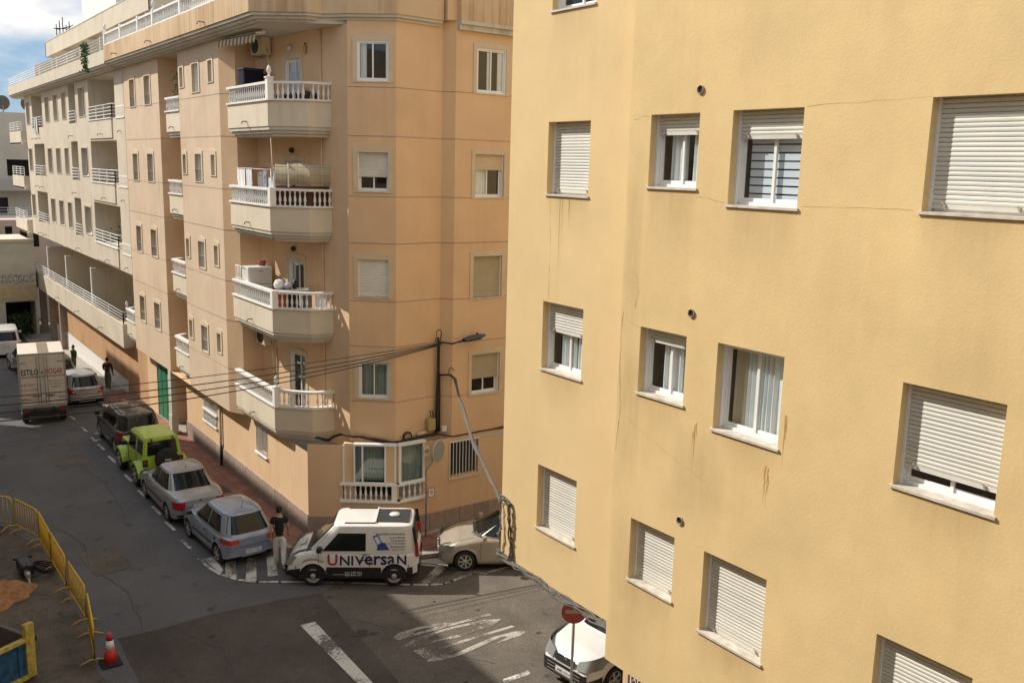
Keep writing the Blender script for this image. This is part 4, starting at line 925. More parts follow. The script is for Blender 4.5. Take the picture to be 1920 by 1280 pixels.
# ------------------------------------------------------------------ vehicles
def lerp(a, b, t): return a+(b-a)*t
def interp(T, x):
    if x <= T[0][0]: return T[0][1]
    for (x0, y0), (x1, y1) in zip(T[:-1], T[1:]):
        if x <= x1:
            t = (x-x0)/(x1-x0); t = t*t*(3-2*t)*.5+t*.5; return y0+(y1-y0)*t
    return T[-1][1]
class CarShape:
    def __init__(s, **k): s.__dict__.update(k)
    def w(s, x):
        q = min(1, abs(2*x/s.L)); return s.W/2*(s.nose+(1-s.nose)*sqrt(max(0, 1-q**s.pe)))
    def xe(s, y, sign):    # end surface x for a given y
        a = (abs(y)/(s.W/2)-s.nose)/(1-s.nose)
        q = 1.0 if a <= 0 else max(0, 1-min(1, a)**2)**(1/s.pe)
        return sign*s.L/2*q
    def zt(s, x): return interp(s.deck, x)
    def gt(s, z):
        t = (z-s.zb)/(s.zr-s.zb); return lerp(s.xr0, s.xr1, t), lerp(s.xf0, s.xf1, t), lerp(s.wb, s.wr, t**1.15 if t > 0 else 0)
    def gy(s, x, z):
        a, b, w = s.gt(z); c, h = (a+b)/2, (b-a)/2; q = min(1, abs((x-c)/h)); return w*max(0, 1-q**s.n)**(1/s.n)
    def gx(s, y, z, sign):
        a, b, w = s.gt(z); c, h = (a+b)/2, (b-a)/2; q = min(1, abs(y)/w); return c+sign*h*max(0, 1-q**s.n)**(1/s.n)
def car_body(sh, clad=None):
    mb = MB(); bm = mb.bm; L = sh.L
    xs = sorted({round(-L/2+L*i/46, 3) for i in range(47)} | {round(c+sh.ra*k/6, 3) for c in (sh.wx0, sh.wx1) for k in range(-6, 7)} | {round(sg*(L/2-d), 3) for sg in (-1, 1) for d in (.004, .015, .035, .06)})
    rows = []
    for x in xs:
        w = sh.w(x); zt = sh.zt(x); e = min(1, max(0, (abs(x)-(L/2-.35))/.35)); zl = sh.z0+.10*e*e; zs = zl+.04
        for c in (sh.wx0, sh.wx1):
            d = abs(x-c)
            if d < sh.ra: zs = max(zs, sqrt(sh.ra**2-d*d)*1.02+sh.wr_-.02)
        fl = w+ (0.012 if zs > zl+.1 else 0)
        m = lambda t: max(zs+.01*t, lerp(zl, zt, t))
        half = [(0, zl), (w-.26, zl), (w-.26, zs), (fl-.015, zs), (fl, max(zs+.015, lerp(zl, zt, .18))), (w, max(zs+.03, lerp(zl, zt, .45))), (w-.005, max(zs+.045, lerp(zl, zt, .66))), (w-.018, max(zs+.06, lerp(zl, zt, .84))), (w-.05, max(zs+.075, zt-.025)), (w-.13, max(zs+.08, zt+.004)), (w*.45, zt+sh.crown*.75), (0, zt+sh.crown)]
        rows.append([bm.verts.new((x, y, z)) for y, z in half]+[bm.verts.new((x, -y, z)) for y, z in half[-2:0:-1]])
    n = len(rows[0])
    for i in range(len(rows)-1):
        for k in range(n):
            f = bm.faces.new((rows[i][k], rows[i+1][k], rows[i+1][(k+1) % n], rows[i][(k+1) % n])); f.smooth = True
            kk = k if k < 11 else n-1-k
            if kk <= 2: f.material_index = 1
            elif clad and f.calc_center_median().z < clad: f.material_index = 1
    for r in (rows[0], rows[-1]):
        f = bm.faces.new(r); f.material_index = 1 if clad and False else 0
    # cabin
    N = 64; lv = []
    for t in (-.06, 0, .15, .3, .45, .6, .75, .88, .96, 1.0):
        z = sh.zb+t*(sh.zr-sh.zb); a, b, w = sh.gt(z); lv.append((a, b, w, z))
    a, b, w, z = lv[-1]
    for k in (.965, .9, .78, .6, .4, .2):
        c, h = (a+b)/2, (b-a)/2; q = 1-k; lv.append((c-h*(1-q*.9), c+h*(1-q*.9), w*k, z+sh.roofc*(1-k*k)+.012*min(1, (1-k)*14)))
    R = []
    for a, b, w, z in lv:
        c, h = (a+b)/2, (b-a)/2; ring = []
        for k in range(N):
            th = 2*pi*(k+.5)/N; cx, cy = cos(th), sin(th)
            ring.append(bm.verts.new((c+h*math.copysign(abs(cx)**(2/sh.n), cx), w*math.copysign(abs(cy)**(2/sh.n), cy), z)))
        R.append(ring)
    for i in range(len(R)-1):
        for k in range(N):
            f = bm.faces.new((R[i][k], R[i][(k+1) % N], R[i+1][(k+1) % N], R[i+1][k])); f.smooth = True
    f = bm.faces.new(R[-1]); f.smooth = True
    return mb
WHEEL = {}
def wheel_mesh(r, w, style):
    k = (r, w, style)
    if k in WHEEL: return WHEEL[k]
    mb = MB(); mb.lathe([(r*.62, -w/2), (r*.9, -w/2), (r*.985, -w*.36), (r, -w*.2), (r, w*.2), (r*.985, w*.36), (r*.9, w/2), (r*.62, w/2)], 28, (0, 0, 0), 'Y'); t = mesh_only(mb, 'wheel', [M['rubber']])
    mb = MB(); o = w/2
    mb.lathe([(r*.02, o-.05), (r*.6, o-.06), (r*.6, o-.005), (r*.66, o+.004), (r*.66, o-.02)], 28, (0, 0, 0), 'Y', 1)
    if style == 'steel':
        mb.lathe([(r*.64, o+.002), (r*.5, o-.03), (r*.46, o+.008), (r*.25, o+.004), (r*.22, o+.02), (.001, o+.022)], 24, (0, 0, 0), 'Y', 0)
    else:
        ns = style
        for i in range(ns):
            a = 2*pi*i/ns; d = Vector((cos(a), 0, sin(a))); e = Vector((-sin(a), 0, cos(a)))
            mb.obox(d*r*.36+Vector((0, o-.012, 0)), d*r*.30, e*r*(.075 if ns > 5 else .11), Vector((0, .014, 0)), 0)
        mb.lathe([(r*.17, o-.03), (r*.17, o+.006), (.001, o+.01)], 16, (0, 0, 0), 'Y', 0); mb.lathe([(r*.58, o-.03), (r*.58, o), (r*.66, o+.003), (r*.66, o-.03)], 28, (0, 0, 0), 'Y', 0)
    g = mesh_only(mb, 'rim', [M['alloy'], M['black']]); WHEEL[k] = (t, g); return WHEEL[k]
def add_wheels(root, xs, y, r, w=.2, style=5):
    t, g = wheel_mesh(r, w, style)
    for x in xs:
        for sg in (1, -1):
            m = Matrix.Translation((x, sg*(y-w/2), r))
            if sg < 0: m = m@Matrix.Rotation(pi, 4, 'Z')
            o = inst(t, 'wheel', root, m); inst(g, 'rim', o, Matrix.Identity(4))
def plate_obj(root, c, n, txt, w=.46, h=.11):
    c, n = Vector(c), Vector(n).normalized(); u = Vector((0, 0, 1)).cross(n).normalized(); v = n.cross(u)
    mb = MB(); mb.obox(c, u*w/2, v*h/2, n*.008); p = mb.build('number_plate', M['plate'], root)
    text_obj(txt, 'lettering', M['ink'], p, c-u*w*.42-v*h*.3+n*.0105, u, v, w*.84, h*.6); return p
def side_glass(sh, root, quads, name='side_window', off=.006, m=None):
    for sg in (1, -1):
        for (xa0, xb0, xa1, xb1, za, zb) in quads:
            mb = MB()
            def f(a, b):
                z = lerp(za, zb, b); x = lerp(lerp(xa0, xb0, a), lerp(xa1, xb1, a), b); return Vector((x, sg*(sh.gy(x, z)+off), z))
            mb.grid(f, 8, 5, flip=sg > 0); mb.build(name, m or M['carglass'], root)
def end_glass(sh, root, sign, za, zb, ka, kb, name, off=.006, m=None):
    mb = MB()
    def f(a, b):
        z = lerp(za, zb, b); w = sh.gt(z)[2]*lerp(ka, kb, b); y = lerp(-w, w, a); return Vector((sh.gx(y, z, sign)+sign*off, y, z))
    mb.grid(f, 12, 5, flip=sign < 0); return mb.build(name, m or M['carglass'], root)
def end_patch(sh, root, sign, y0, y1, z0, z1, name, m, off=.008, lean=0.0, mirror=True, z0b=None, z1b=None):
    """lamp, grille or bumper skin that follows the rounded end of the body"""
    for sg in ((1, -1) if mirror else (1,)):
        mb = MB()
        def f(a, b):
            y = lerp(y0, y1, a); zz0 = lerp(z0, z0 if z0b is None else z0b, a); zz1 = lerp(z1, z1 if z1b is None else z1b, a); z = lerp(zz0, zz1, b)
            return Vector((sh.xe(y, sign)+sign*(off-lean*(z-z0)), sg*y, z))
        mb.grid(f, 10, 3, flip=(sign*sg < 0)); mb.build(name, m, root)
def side_strip(sh, root, x0, x1, z0, z1, name, m, off=.012):
    for sg in (1, -1):
        mb = MB(); mb.grid(lambda a, b: Vector((lerp(x0, x1, a), sg*(sh.w(lerp(x0, x1, a))+off), lerp(z0, z1, b))), 14, 1, flip=sg > 0); mb.build(name, m, root)
def bonnet_gap(root, sh, x0, x1, y):
    for sg in (1, -1):
        mb = MB(); mb.grid(lambda a, b: Vector((lerp(x0, x1, a), sg*(min(y, sh.w(lerp(x0, x1, a))-.16)+.010*b), sh.zt(lerp(x0, x1, a))+sh.crown*.55+.006)), 8, 1, flip=sg < 0); mb.build('panel_gap', M['black'], root)
def mirrors(root, x, y, z, m, s=1.0):
    for sg in (1, -1):
        mb = MB(); mb.box(x-.07*s, sg*(y+.03)-.02, z-.02, x+.03*s, sg*(y+.03)+.02, z+.02); mb.obox((x, sg*(y+.12*s), z+.04), (.06*s, 0, 0), (0, .09*s, 0), (0, 0, .065*s), 0, .03*s); mb.build('wing_mirror', m, root)
def handles(root, sh, pts, m):
    for x, z in pts:
        for sg in (1, -1):
            mb = MB(); mb.obox((x, sg*(sh.w(x)+.01), z), (.07, 0, 0), (0, .012, 0), (0, 0, .012), 0, .006); mb.build('door_handle', m, root)
def seam(root, sh, x, z0, z1):
    for sg in (1, -1):
        mb = MB(); mb.grid(lambda a, b: Vector((x+(a-.5)*.010, sg*(sh.w(x)+.003-.016*max(0, b-.75)*4*.3), lerp(z0, z1, b))), 1, 4, flip=sg > 0); mb.build('door_seam', M['black'], root)
def aerial(root, p, l=.25, back=.12):
    mb = MB(); mb.tube([p, (p[0]-back, p[1], p[2]+l)], .006, 5); mb.lathe([(.02, 0), (.012, .03)], 8, p); mb.build('aerial', M['black'], root)
DEF = dict(nose=.80, pe=9, crown=.03, roofc=.06, n=6)
PARK = 'cars parked along the kerb'
def world(x, y): return (x, y, gh(y))

# --- light blue hatchback
def blue_hatch():
    sh = CarShape(L=3.62, W=1.62, z0=.20, wx0=-1.13, wx1=1.12, ra=.345, wr_=.29, deck=[(-1.81, .80), (-1.6, .86), (-.5, .88), (.55, .89), (1.2, .82), (1.62, .70), (1.81, .56)], zb=.86, zr=1.40, xr0=-1.74, xr1=-1.32, xf0=1.02, xf1=.22, wb=.765, wr=.56, **{**DEF, 'n': 4.4, 'roofc': .075, 'pe': 6, 'nose': .74})
    r = thing('parked_car', 'light blue three door hatchback parked nearest the crosswalk, seen from behind', 'car', world(8.36, 25.95), radians(90+3.5), PARK, local=True)
    P = car_paint('pale_blue_paint', (.30, .36, .46), .25, .3)
    car_body(sh).build('body', [P, M['black']], r)
    end_glass(sh, r, -1, .93, 1.36, .87, .84, 'rear_window'); end_glass(sh, r, 1, .93, 1.37, .9, .88, 'windscreen')
    side_glass(sh, r, [(-1.25, -.42, -1.02, -.42, .93, 1.33), (-.36, .83, -.36, .30, .93, 1.34)])
    end_patch(sh, r, -1, .40, .79, .72, .84, 'tail_light', mat('orange_red_lamp', (.5, .05, .02), .2), .012, .15, z0b=.70)
    end_patch(sh, r, 1, .42, .78, .58, .70, 'headlight', M['clear_lamp'], .01, .4)
    end_patch(sh, r, -1, 0, .80, .50, .56, 'bumper_crease', P, .03)
    end_patch(sh, r, -1, 0, .80, 0.600, 0.612, 'panel_gap', M['black'], .005)
    plate_obj(r, (-1.845, 0, .44), (-1, 0, .05), "1031 FJK")
    mb = MB(); mb.lathe([(.05, 0), (.05, .012), (.001, .02)], 14, (-1.80, 0, .79), 'X'); mb.build('badge', M['black'], r)
    side_strip(sh, r, -.75, .72, .47, .52, 'rub_strip', mat('blue_black_trim', (.03, .035, .06), .6))
    add_wheels(r, (-1.13, 1.12), .80, .29, .19, 6); mirrors(r, .78, .76, .88, M['black'], .9); handles(r, sh, [(-.25, .74)], M['black']); seam(r, sh, -.42, .3, .84); seam(r, sh, .78, .35, .84); aerial(r, (-1.05, 0, 1.45))
    mb = MB(); mb.lathe([(.045, 0), (.05, .01), (.001, .012)], 12, (-1.0, sh.w(-1.0)-.004, .72), 'Y'); mb.build('fuel_cap', M['black'], r)
blue_hatch()
# --- silver saloon
def silver_saloon():
    sh = CarShape(L=4.15, W=1.68, z0=.2, wx0=-1.25, wx1=1.25, ra=.355, wr_=.30, deck=[(-2.07, .82), (-1.9, .93), (-1.4, .96), (0, .92), (.8, .92), (1.4, .85), (1.85, .74), (2.07, .58)], zb=.91, zr=1.42, xr0=-1.50, xr1=-.72, xf0=1.08, xf1=.32, wb=.77, wr=.575, **{**DEF, 'n': 4.6, 'roofc': .07, 'pe': 7, 'nose': .77})
    r = thing('parked_car', 'silver four door saloon parked between the green off-roader and the blue hatchback', 'car', world(8.12, 29.95), radians(91), PARK, local=True)
    P = car_paint('silver_paint', (.36, .375, .39), .3, .32)
    car_body(sh).build('body', [P, M['black']], r)
    end_glass(sh, r, -1, .97, 1.36, .88, .86, 'rear_window'); end_glass(sh, r, 1, .97, 1.38, .9, .88, 'windscreen')
    side_glass(sh, r, [(-1.12, -.16, -.72, -.16, .96, 1.35), (-.1, .88, -.1, .38, .96, 1.36)])
    end_patch(sh, r, -1, .48, .80, .58, .82, 'tail_light', M['red_lamp'], .012, .05)
    end_patch(sh, r, -1, 0, .81, .44, .54, 'bumper_strip', M['white'] if False else P, .035); end_patch(sh, r, -1, 0, .80, .36, .42, 'bumper_trim', M['black'], .02)
    end_patch(sh, r, 1, .42, .78, .58, .72, 'headlight', M['clear_lamp'], .01, .4)
    end_patch(sh, r, -1, 0, .80, 0.560, 0.572, 'panel_gap', M['black'], .005)
    plate_obj(r, (-2.07, -.02, .66), (-1, 0, .08), "5174 DYT")
    mb = MB(); mb.lathe([(.05, 0), (.05, .012), (.001, .02)], 14, (-2.075, 0, .80), 'X'); mb.build('badge', M['chrome'], r)
    side_strip(sh, r, -.8, .82, .50, .55, 'rub_strip', M['black'])
    add_wheels(r, (-1.25, 1.25), .83, .30, .2, 6); mirrors(r, .85, .77, .93, P, .95); handles(r, sh, [(-.95, .80), (.05, .80)], P); seam(r, sh, -.13, .3, .9); seam(r, sh, .88, .35, .9); seam(r, sh, -1.0, .62, .9); aerial(r, (-.62, 0, 1.46), .06, .04)
silver_saloon()
# --- lime green off-roader
def off_roader():
    r = thing('off_road_car', 'lime green boxy off-road car with black spare wheel on its tailgate', 'car', world(8.12, 33.55), radians(91), PARK, local=True)
    P = car_paint('lime_paint', (.38, .56, .03), 0, .35); B = M['black']
    mb = MB(); mb.box(-1.45, -.66, .55, .62, .66, 1.08, 0, .05); mb.box(.5, -.60, .55, 1.62, .60, 1.12, 0, .06); mb.box(-1.40, -.6, .42, 1.5, .6, .58, 1); mb.build('body', [P, B], r)
    mb = MB(); v = lambda x, y, z: mb.bm.verts.new((x, y, z))
    lo = [(-1.45, -.66), (.60, -.66), (.60, .66), (-1.45, .66)]; hi = [(-1.36, -.57), (.36, -.57), (.36, .57), (-1.36, .57)]
    a = [v(x, y, 1.06) for x, y in lo]; b = [v(x, y, 1.74) for x, y in hi]
    fs = [mb.bm.faces.new((a[i], a[(i+1) % 4], b[(i+1) % 4], b[i])) for i in range(4)]+[mb.bm.faces.new(b)]
    bmesh.ops.bevel(mb.bm, geom=[e for e in mb.bm.edges if e.verts[0] in b or e.verts[1] in b], offset=.05, segments=3, affect='EDGES'); mb.build('hardtop', P, r)
    def gp(x, z, sg): t = (z-1.06)/.68; return Vector((x, sg*(lerp(.66, .57, t)+.008), z))
    for sg in (1, -1):
        for x0, x1, z0, z1 in ((-1.30, -.62, 1.14, 1.60), (-.46, .38, 1.12, 1.60)):
            mb = MB(); mb.quad([gp(x0, z0, sg), gp(x1, z0, sg), gp(x1-.05, z1, sg), gp(x0+.03, z1, sg)][::sg]); mb.build('side_window', M['carglass'], r)
        mb = MB(); mb.box(-.56, sg*.665-.006, .60, -.545, sg*.665+.006, 1.06); mb.box(.50, sg*.665-.006, .6, .515, sg*.665+.006, 1.06); mb.build('door_seam', B, r)
        for x in (-1.0, 1.15):   # flared wings
            mb = MB(); n = 9
            for i in range(n):
                a0, a1 = pi*(.02+.96*i/n), pi*(.02+.96*(i+1)/n)
                if x < 0 and False: continue
                pts = []
                for a_ in (a0, a1):
                    rr = .50; pts.append((x+cos(a_)*rr*1.08, .42+sin(a_)*rr*(.98)))
                (xa, za), (xb, zb) = pts; ya, yb = sg*.58, sg*.87
                mb.quad([(xa, ya, za), (xa, yb, za-.03), (xb, yb, zb-.03), (xb, ya, zb)][::-sg]); mb.quad([(xa, yb, za-.03), (xa, yb, za-.12), (xb, yb, zb-.12), (xb, yb, zb-.03)][::-sg])
            mb.build('wing', P, r)
        mb = MB(); mb.obox((-1.47, sg*.60, .90), (.03, 0, 0), (0, .085, 0), (0, 0, .12), 0, .015); tl = mb.build('tail_light', B, r)
        mb = MB(); mb.obox((-1.503, sg*.60, .92), (.006, 0, 0), (0, .05, 0), (0, 0, .05)); mb.build('lens', M['red_lamp'], tl)
        mb = MB(); mb.obox((-1.46, sg*.36, 1.70), (.05, 0, 0), (0, .03, 0), (0, 0, .03), 0, .01); mb.build('hinge', B, r)
        mb = MB(); mb.lathe([(.09, 0), (.09, .04), (.001, .06)], 16, (1.62, sg*.38, .90), 'X'); mb.build('headlight', M['clear_lamp'], r)
    mb = MB(); mb.quad([(-1.452, .52, 1.14), (-1.452, -.52, 1.14), (-1.385, -.47, 1.62), (-1.385, .47, 1.62)]); mb.build('rear_window', M['carglass'], r)
    mb = MB(); mb.quad([(.60, -.56, 1.12), (.60, .56, 1.12), (.385, .50, 1.62), (.385, -.50, 1.62)]); mb.build('windscreen', M['carglass'], r)
    for k in range(7):
        mb = MB(); mb.obox((1.625, -.24+.08*k, .90), (.01, 0, 0), (0, .018, 0), (0, 0, .13)); mb.build('grille_slot', B, r)
    mb = MB(); mb.box(-1.62, -.78, .46, -1.42, .78, .66, 0, .04); mb.build('rear_bumper', B, r)
    mb = MB(); mb.box(1.6, -.7, .48, 1.78, .7, .64, 0, .04); mb.build('front_bumper', B, r)
    mb = MB(); mb.lathe([(.001, -.24), (.30, -.24), (.37, -.20), (.385, -.14), (.385, -.02), (.33, .02), (.001, .02)], 32, (-1.46, -.10, .98), 'X'); sw = mb.build('spare_wheel', M['rubber'], r)
    text_obj("Jeep", 'lettering', M['plate'], sw, (-1.704, -.0, .93), (0, -1, 0), (0, 0, 1), .22, .11)
    plate_obj(r, (-1.63, -.02, .5), (-1, 0, 0), "8806 DTX", .46, .11)
    mb = MB(); mb.box(-1.47, -.52, .86, -1.455, -.40, 1.0); mb.build('vent', B, r)
    mb = MB(); mb.tube([(-1.46, .02, 1.16), (-1.42, .16, 1.40)], .01, 5); mb.build('wiper', B, r)
    add_wheels(r, (-1.0, 1.15), .85, .40, .25, 5); mirrors(r, .48, .66, 1.14, B, 1.15)
off_roader()
# --- black people carrier
def black_van():
    sh = CarShape(L=4.1, W=1.74, z0=.2, wx0=-1.35, wx1=1.25, ra=.37, wr_=.31, deck=[(-2.05, .95), (-1.9, 1.0), (.9, 1.0), (1.5, .92), (1.9, .78), (2.05, .6)], zb=.98, zr=1.56, xr0=-1.98, xr1=-1.80, xf0=1.45, xf1=.55, wb=.80, wr=.66, **DEF)
    r = thing('parked_car', 'black people carrier with tinted windows parked ahead of the green off-roader', 'car', world(8.38, 38.0), radians(90), PARK, local=True)
    P = car_paint('black_paint', (.016, .017, .019), 0, .25); car_body(sh).build('body', [P, M['black']], r)
    end_glass(sh, r, -1, 1.05, 1.49, .9, .88, 'rear_window'); end_glass(sh, r, 1, 1.05, 1.5, .9, .88, 'windscreen')
    side_glass(sh, r, [(-1.72, -.9, -1.62, -.9, 1.04, 1.47), (-.82, .1, -.82, .1, 1.04, 1.48), (.18, 1.12, .18, .56, 1.04, 1.48)])
    end_patch(sh, r, -1, .66, .85, .7, 1.0, 'tail_light', M['red_lamp']); end_patch(sh, r, 1, .5, .82, .66, .82, 'headlight', M['clear_lamp'], .01, .4)
    for sg in (1, -1):
        mb = MB(); mb.tube([(-1.4, sg*.55, 1.65), (.3, sg*.55, 1.66)], .02, 6); mb.build('roof_bar', M['galv'], r)
    add_wheels(r, (-1.35, 1.25), .86, .32, .2, 5); mirrors(r, 1.0, .82, 1.08, P, 1.1); handles(r, sh, [(-.7, .86), (.3, .86)], P); seam(r, sh, -.85, .3, .97); seam(r, sh, .14, .3, .97)
black_van()
# --- silver hatchback beside the lorry and the one in front of it
def far_hatch(label, x, y, c, plate):
    sh = CarShape(L=3.75, W=1.66, z0=.2, wx0=-1.2, wx1=1.15, ra=.35, wr_=.30, deck=[(-1.87, .86), (-1.7, .92), (.6, .92), (1.3, .85), (1.7, .72), (1.87, .58)], zb=.90, zr=1.45, xr0=-1.80, xr1=-1.25, xf0=1.15, xf1=.30, wb=.78, wr=.59, **{**DEF, 'n': 4.4, 'pe': 6, 'nose': .74})
    r = thing('parked_car', label, 'car', world(x, y), radians(90), PARK, local=True)
    P = car_paint('grey_silver_paint', c, .3, .3); car_body(sh).build('body', [P, M['black']], r)
    end_glass(sh, r, -1, .98, 1.39, .92, .86, 'rear_window'); end_glass(sh, r, 1, .97, 1.4, .9, .88, 'windscreen')
    side_glass(sh, r, [(-1.3, -.2, -1.0, -.2, .97, 1.38), (-.13, .95, -.13, .38, .97, 1.39)])
    end_patch(sh, r, -1, .46, .80, .66, .90, 'tail_light', M['red_lamp'], .012, .12, z0b=.74, z1b=.98)
    end_patch(sh, r, 1, .42, .78, .6, .76, 'headlight', M['clear_lamp'], .01, .4); end_patch(sh, r, -1, 0, .80, .34, .40, 'bumper_trim', M['black'], .012)
    end_patch(sh, r, -1, 0, .80, 0.640, 0.652, 'panel_gap', M['black'], .005)
    plate_obj(r, (-1.90, 0, .52), (-1, 0, .05), plate); add_wheels(r, (-1.2, 1.15), .82, .30, .2, 5); mirrors(r, .85, .78, .93, P); handles(r, sh, [(-.1, .78)], P)
far_hatch('silver hatchback parked beside the rear of the lorry', 8.3, 47.5, (.42, .42, .42), "2480 GTH")
far_hatch('grey green car mostly hidden between the lorry and the wall', 8.1, 52.6, (.16, .17, .15), "6073 BKL")
# --- lorry with a box body
def lorry():
    y0 = 43.0; r = thing('delivery_lorry', 'cream box lorry with red and black lettering on its rear doors', 'lorry', world(6.10, y0), radians(83), None, local=True)
    Wb, Lb_, z0, z1 = 1.76, 2.7, .85, 3.13; C1 = mat('lorry_cream', (.66, .60, .50), .5, mott=.06); fr = mat('lorry_trim', (.42, .37, .30), .5, .3); h = Wb/2
    mb = MB(); mb.box(0, -h, z0, Lb_, h, z1, 0, .02); bx = mb.build('cargo_box', C1, r)
    mb = MB()
    for y in (-h, h): mb.box(-.03, y-.04, z0, .05, y+.04, z1+.01)
    mb.box(-.03, -h, z1-.06, .05, h, z1+.01); mb.box(-.03, -h, z0-.08, .05, h, z0+.02); mb.build('rear_frame', fr, bx)
    mb = MB(); mb.box(.1, -.30, z1+.001, 2.55, .12, z1+.012); mb.build('roof_light', mat('roof_sheet', (.26, .20, .14), .5), bx)
    for k in range(5):
        mb = MB(); mb.box(.4+.45*k, -.30, z1+.013, .44+.45*k, .12, z1+.025); mb.build('roof_rib', fr, bx)
    for sg in (1, -1):
        mb = MB(); ya, yb = (.015, h-.05) if sg > 0 else (-h+.05, -.015); mb.box(-.035, ya, z0+.04, -.012, yb, z1-.08); d = mb.build('rear_door', C1, r)
        mb = MB(); yy = sg*.09; mb.tube([(-.055, yy, z0+.06), (-.055, yy, z1-.1)], .016, 6); mb.tube([(-.055, sg*.2, z0+.06), (-.055, sg*.2, z1-.1)], .014, 6); mb.build('lock_bar', M['kerb'], d)
        mb = MB(); mb.box(-.07, sg*.1, z0+.42, -.05, sg*.42, z0+.47); mb.build('handle', M['cable_grey'], d)
        for z in (z0+.3, z1-.4):
            mb = MB(); mb.box(-.05, sg*(h-.28), z, -.035, sg*(h-.05), z+.05); mb.build('hinge', M['kerb'], d)
        mb = MB(); mb.box(-.04, min(ya, yb), z1-1.02, -.035, max(ya, yb), z1-.985); mb.build('door_bar', mat('brown_line', (.16, .08, .05), .6), d)
        ink = mat('dark_red_print', (.36, .03, .03), .6) if sg < 0 else M['ink']; red = mat('red_print', (.45, .07, .04), .6)
        X = -.0365; U, V = (0, -1, 0), (0, 0, 1)
        if sg > 0:
            text_obj("ESTILO", 'lettering', ink, d, (X, .80, z1-.93), U, V, .66, .27)
            for i, t in enumerate(("MUEBLES", "COLCHONES", "COMEDORES", "DORMITORIOS")):
                text_obj(t, 'lettering', red, d, (X, .73, z1-1.38-.22*i), U, V, (.42, .52, .54, .54)[i], .09)
                mb = MB(); mb.box(X-.001, .78, z1-1.37-.22*i, X, .82, z1-1.31-.22*i); mb.build('bullet', M['ink'], d)
        else:
            text_obj("HOGAR", 'lettering', mat('hogar_red', (.45, .03, .03), .6), d, (X, -.13, z1-.93), U, V, .66, .27)
            for i, (t, w) in enumerate((("VENTA DIRECTA", .62), ("A DOMICILIO", .5), ("CALIDAD", .4))): text_obj(t, 'lettering', mat('brown_print', (.22, .12, .06), .6), d, (X, -.5+w/2, z1-1.26-.13*i), U, V, w, .07)
            for i, t in enumerate(("96 571 42 11", "96 571 40 12")): text_obj(t, 'lettering', mat('ochre_print', (.38, .16, .05), .6), d, (X, -.28, z1-1.80-.15*i), U, V, .5, .09)
    text_obj("&", 'lettering', M['ink'], bx, (-.06, .05, z1-.88), (0, -1, 0), (0, 0, 1), .09, .12)
    mb = MB(); mb.box(.05, -.42, .5, 4.0, -.30, .8); mb.box(.05, .30, .5, 4.0, .42, .8); mb.box(0, -h+.05, .42, .1, h-.05, .56); mb.build('chassis', M['black'], r)
    for sg in (1, -1):
        mb = MB(); mb.box(-.02, sg*.58, .56, .03, sg*.80, .68); mb.build('tail_light', M['red_lamp'], r)
        mb = MB(); mb.box(1.25, sg*h-.03, z0-.2, 2.6, sg*h+.0, z0-.05); mb.build('side_guard', fr, r)
    mb = MB(); mb.box(2.80, -.85, .55, 4.15, .85, 1.5, 0, .08); v = mb.bm.verts.new
    a = [v(p) for p in ((2.80, -.9, 1.45), (4.13, -.9, 1.45), (4.13, .9, 1.45), (2.80, .9, 1.45))]; b = [v(p) for p in ((2.85, -.82, 2.25), (3.70, -.82, 2.25), (3.70, .82, 2.25), (2.85, .82, 2.25))]
    for i in range(4): mb.bm.faces.new((a[i], a[(i+1) % 4], b[(i+1) % 4], b[i]))
    mb.bm.faces.new(b); cb = mb.build('cab', C1, r)
    mb = MB(); mb.quad([(4.11, -.78, 1.52), (4.11, .78, 1.52), (3.75, .72, 2.15), (3.75, -.72, 2.15)]); mb.build('windscreen', M['carglass'], cb)
    for sg in (1, -1):
        mb = MB(); mb.quad([(3.00, sg*.895, 1.52), (3.95, sg*.895, 1.52), (3.65, sg*.835, 2.15), (3.00, sg*.835, 2.15)][::sg]); mb.build('side_window', M['carglass'], cb)
    add_wheels(r, (.75, 3.4), .86, .40, .24, 'steel')
    mirrors(r, 3.95, .85, 1.7, M['black'], 1.6)
lorry()
# --- far cars by the end of the street
def far_van():
    sh = CarShape(L=4.3, W=1.72, z0=.2, wx0=-1.35, wx1=1.3, ra=.37, wr_=.31, deck=[(-2.15, .98), (-2.0, 1.05), (.9, 1.03), (1.6, .94), (2.0, .8), (2.15, .6)], zb=1.0, zr=1.72, xr0=-2.08, xr1=-1.95, xf0=1.5, xf1=.6, wb=.80, wr=.68, **DEF)
    r = thing('parked_car', 'white people carrier at the far left end of the street', 'car', world(7.1, 64.0), radians(86), None, local=True); P = car_paint('white_paint_car', (.68, .68, .67)); car_body(sh).build('body', [P, M['black']], r)
    end_glass(sh, r, -1, 1.1, 1.62, .9, .9, 'rear_window'); end_glass(sh, r, 1, 1.1, 1.62, .9, .9, 'windscreen'); side_glass(sh, r, [(-1.8, -.9, -1.75, -.9, 1.08, 1.6), (-.8, .2, -.8, .2, 1.08, 1.6), (.3, 1.15, .3, .62, 1.08, 1.6)])
    end_patch(sh, r, -1, .64, .84, .66, 1.0, 'tail_light', M['red_lamp']); plate_obj(r, (-2.18, 0, .8), (-1, 0, 0), "A 4512 EF"); add_wheels(r, (-1.35, 1.3), .85, .31); mirrors(r, 1.0, .82, 1.1, P)
far_van()
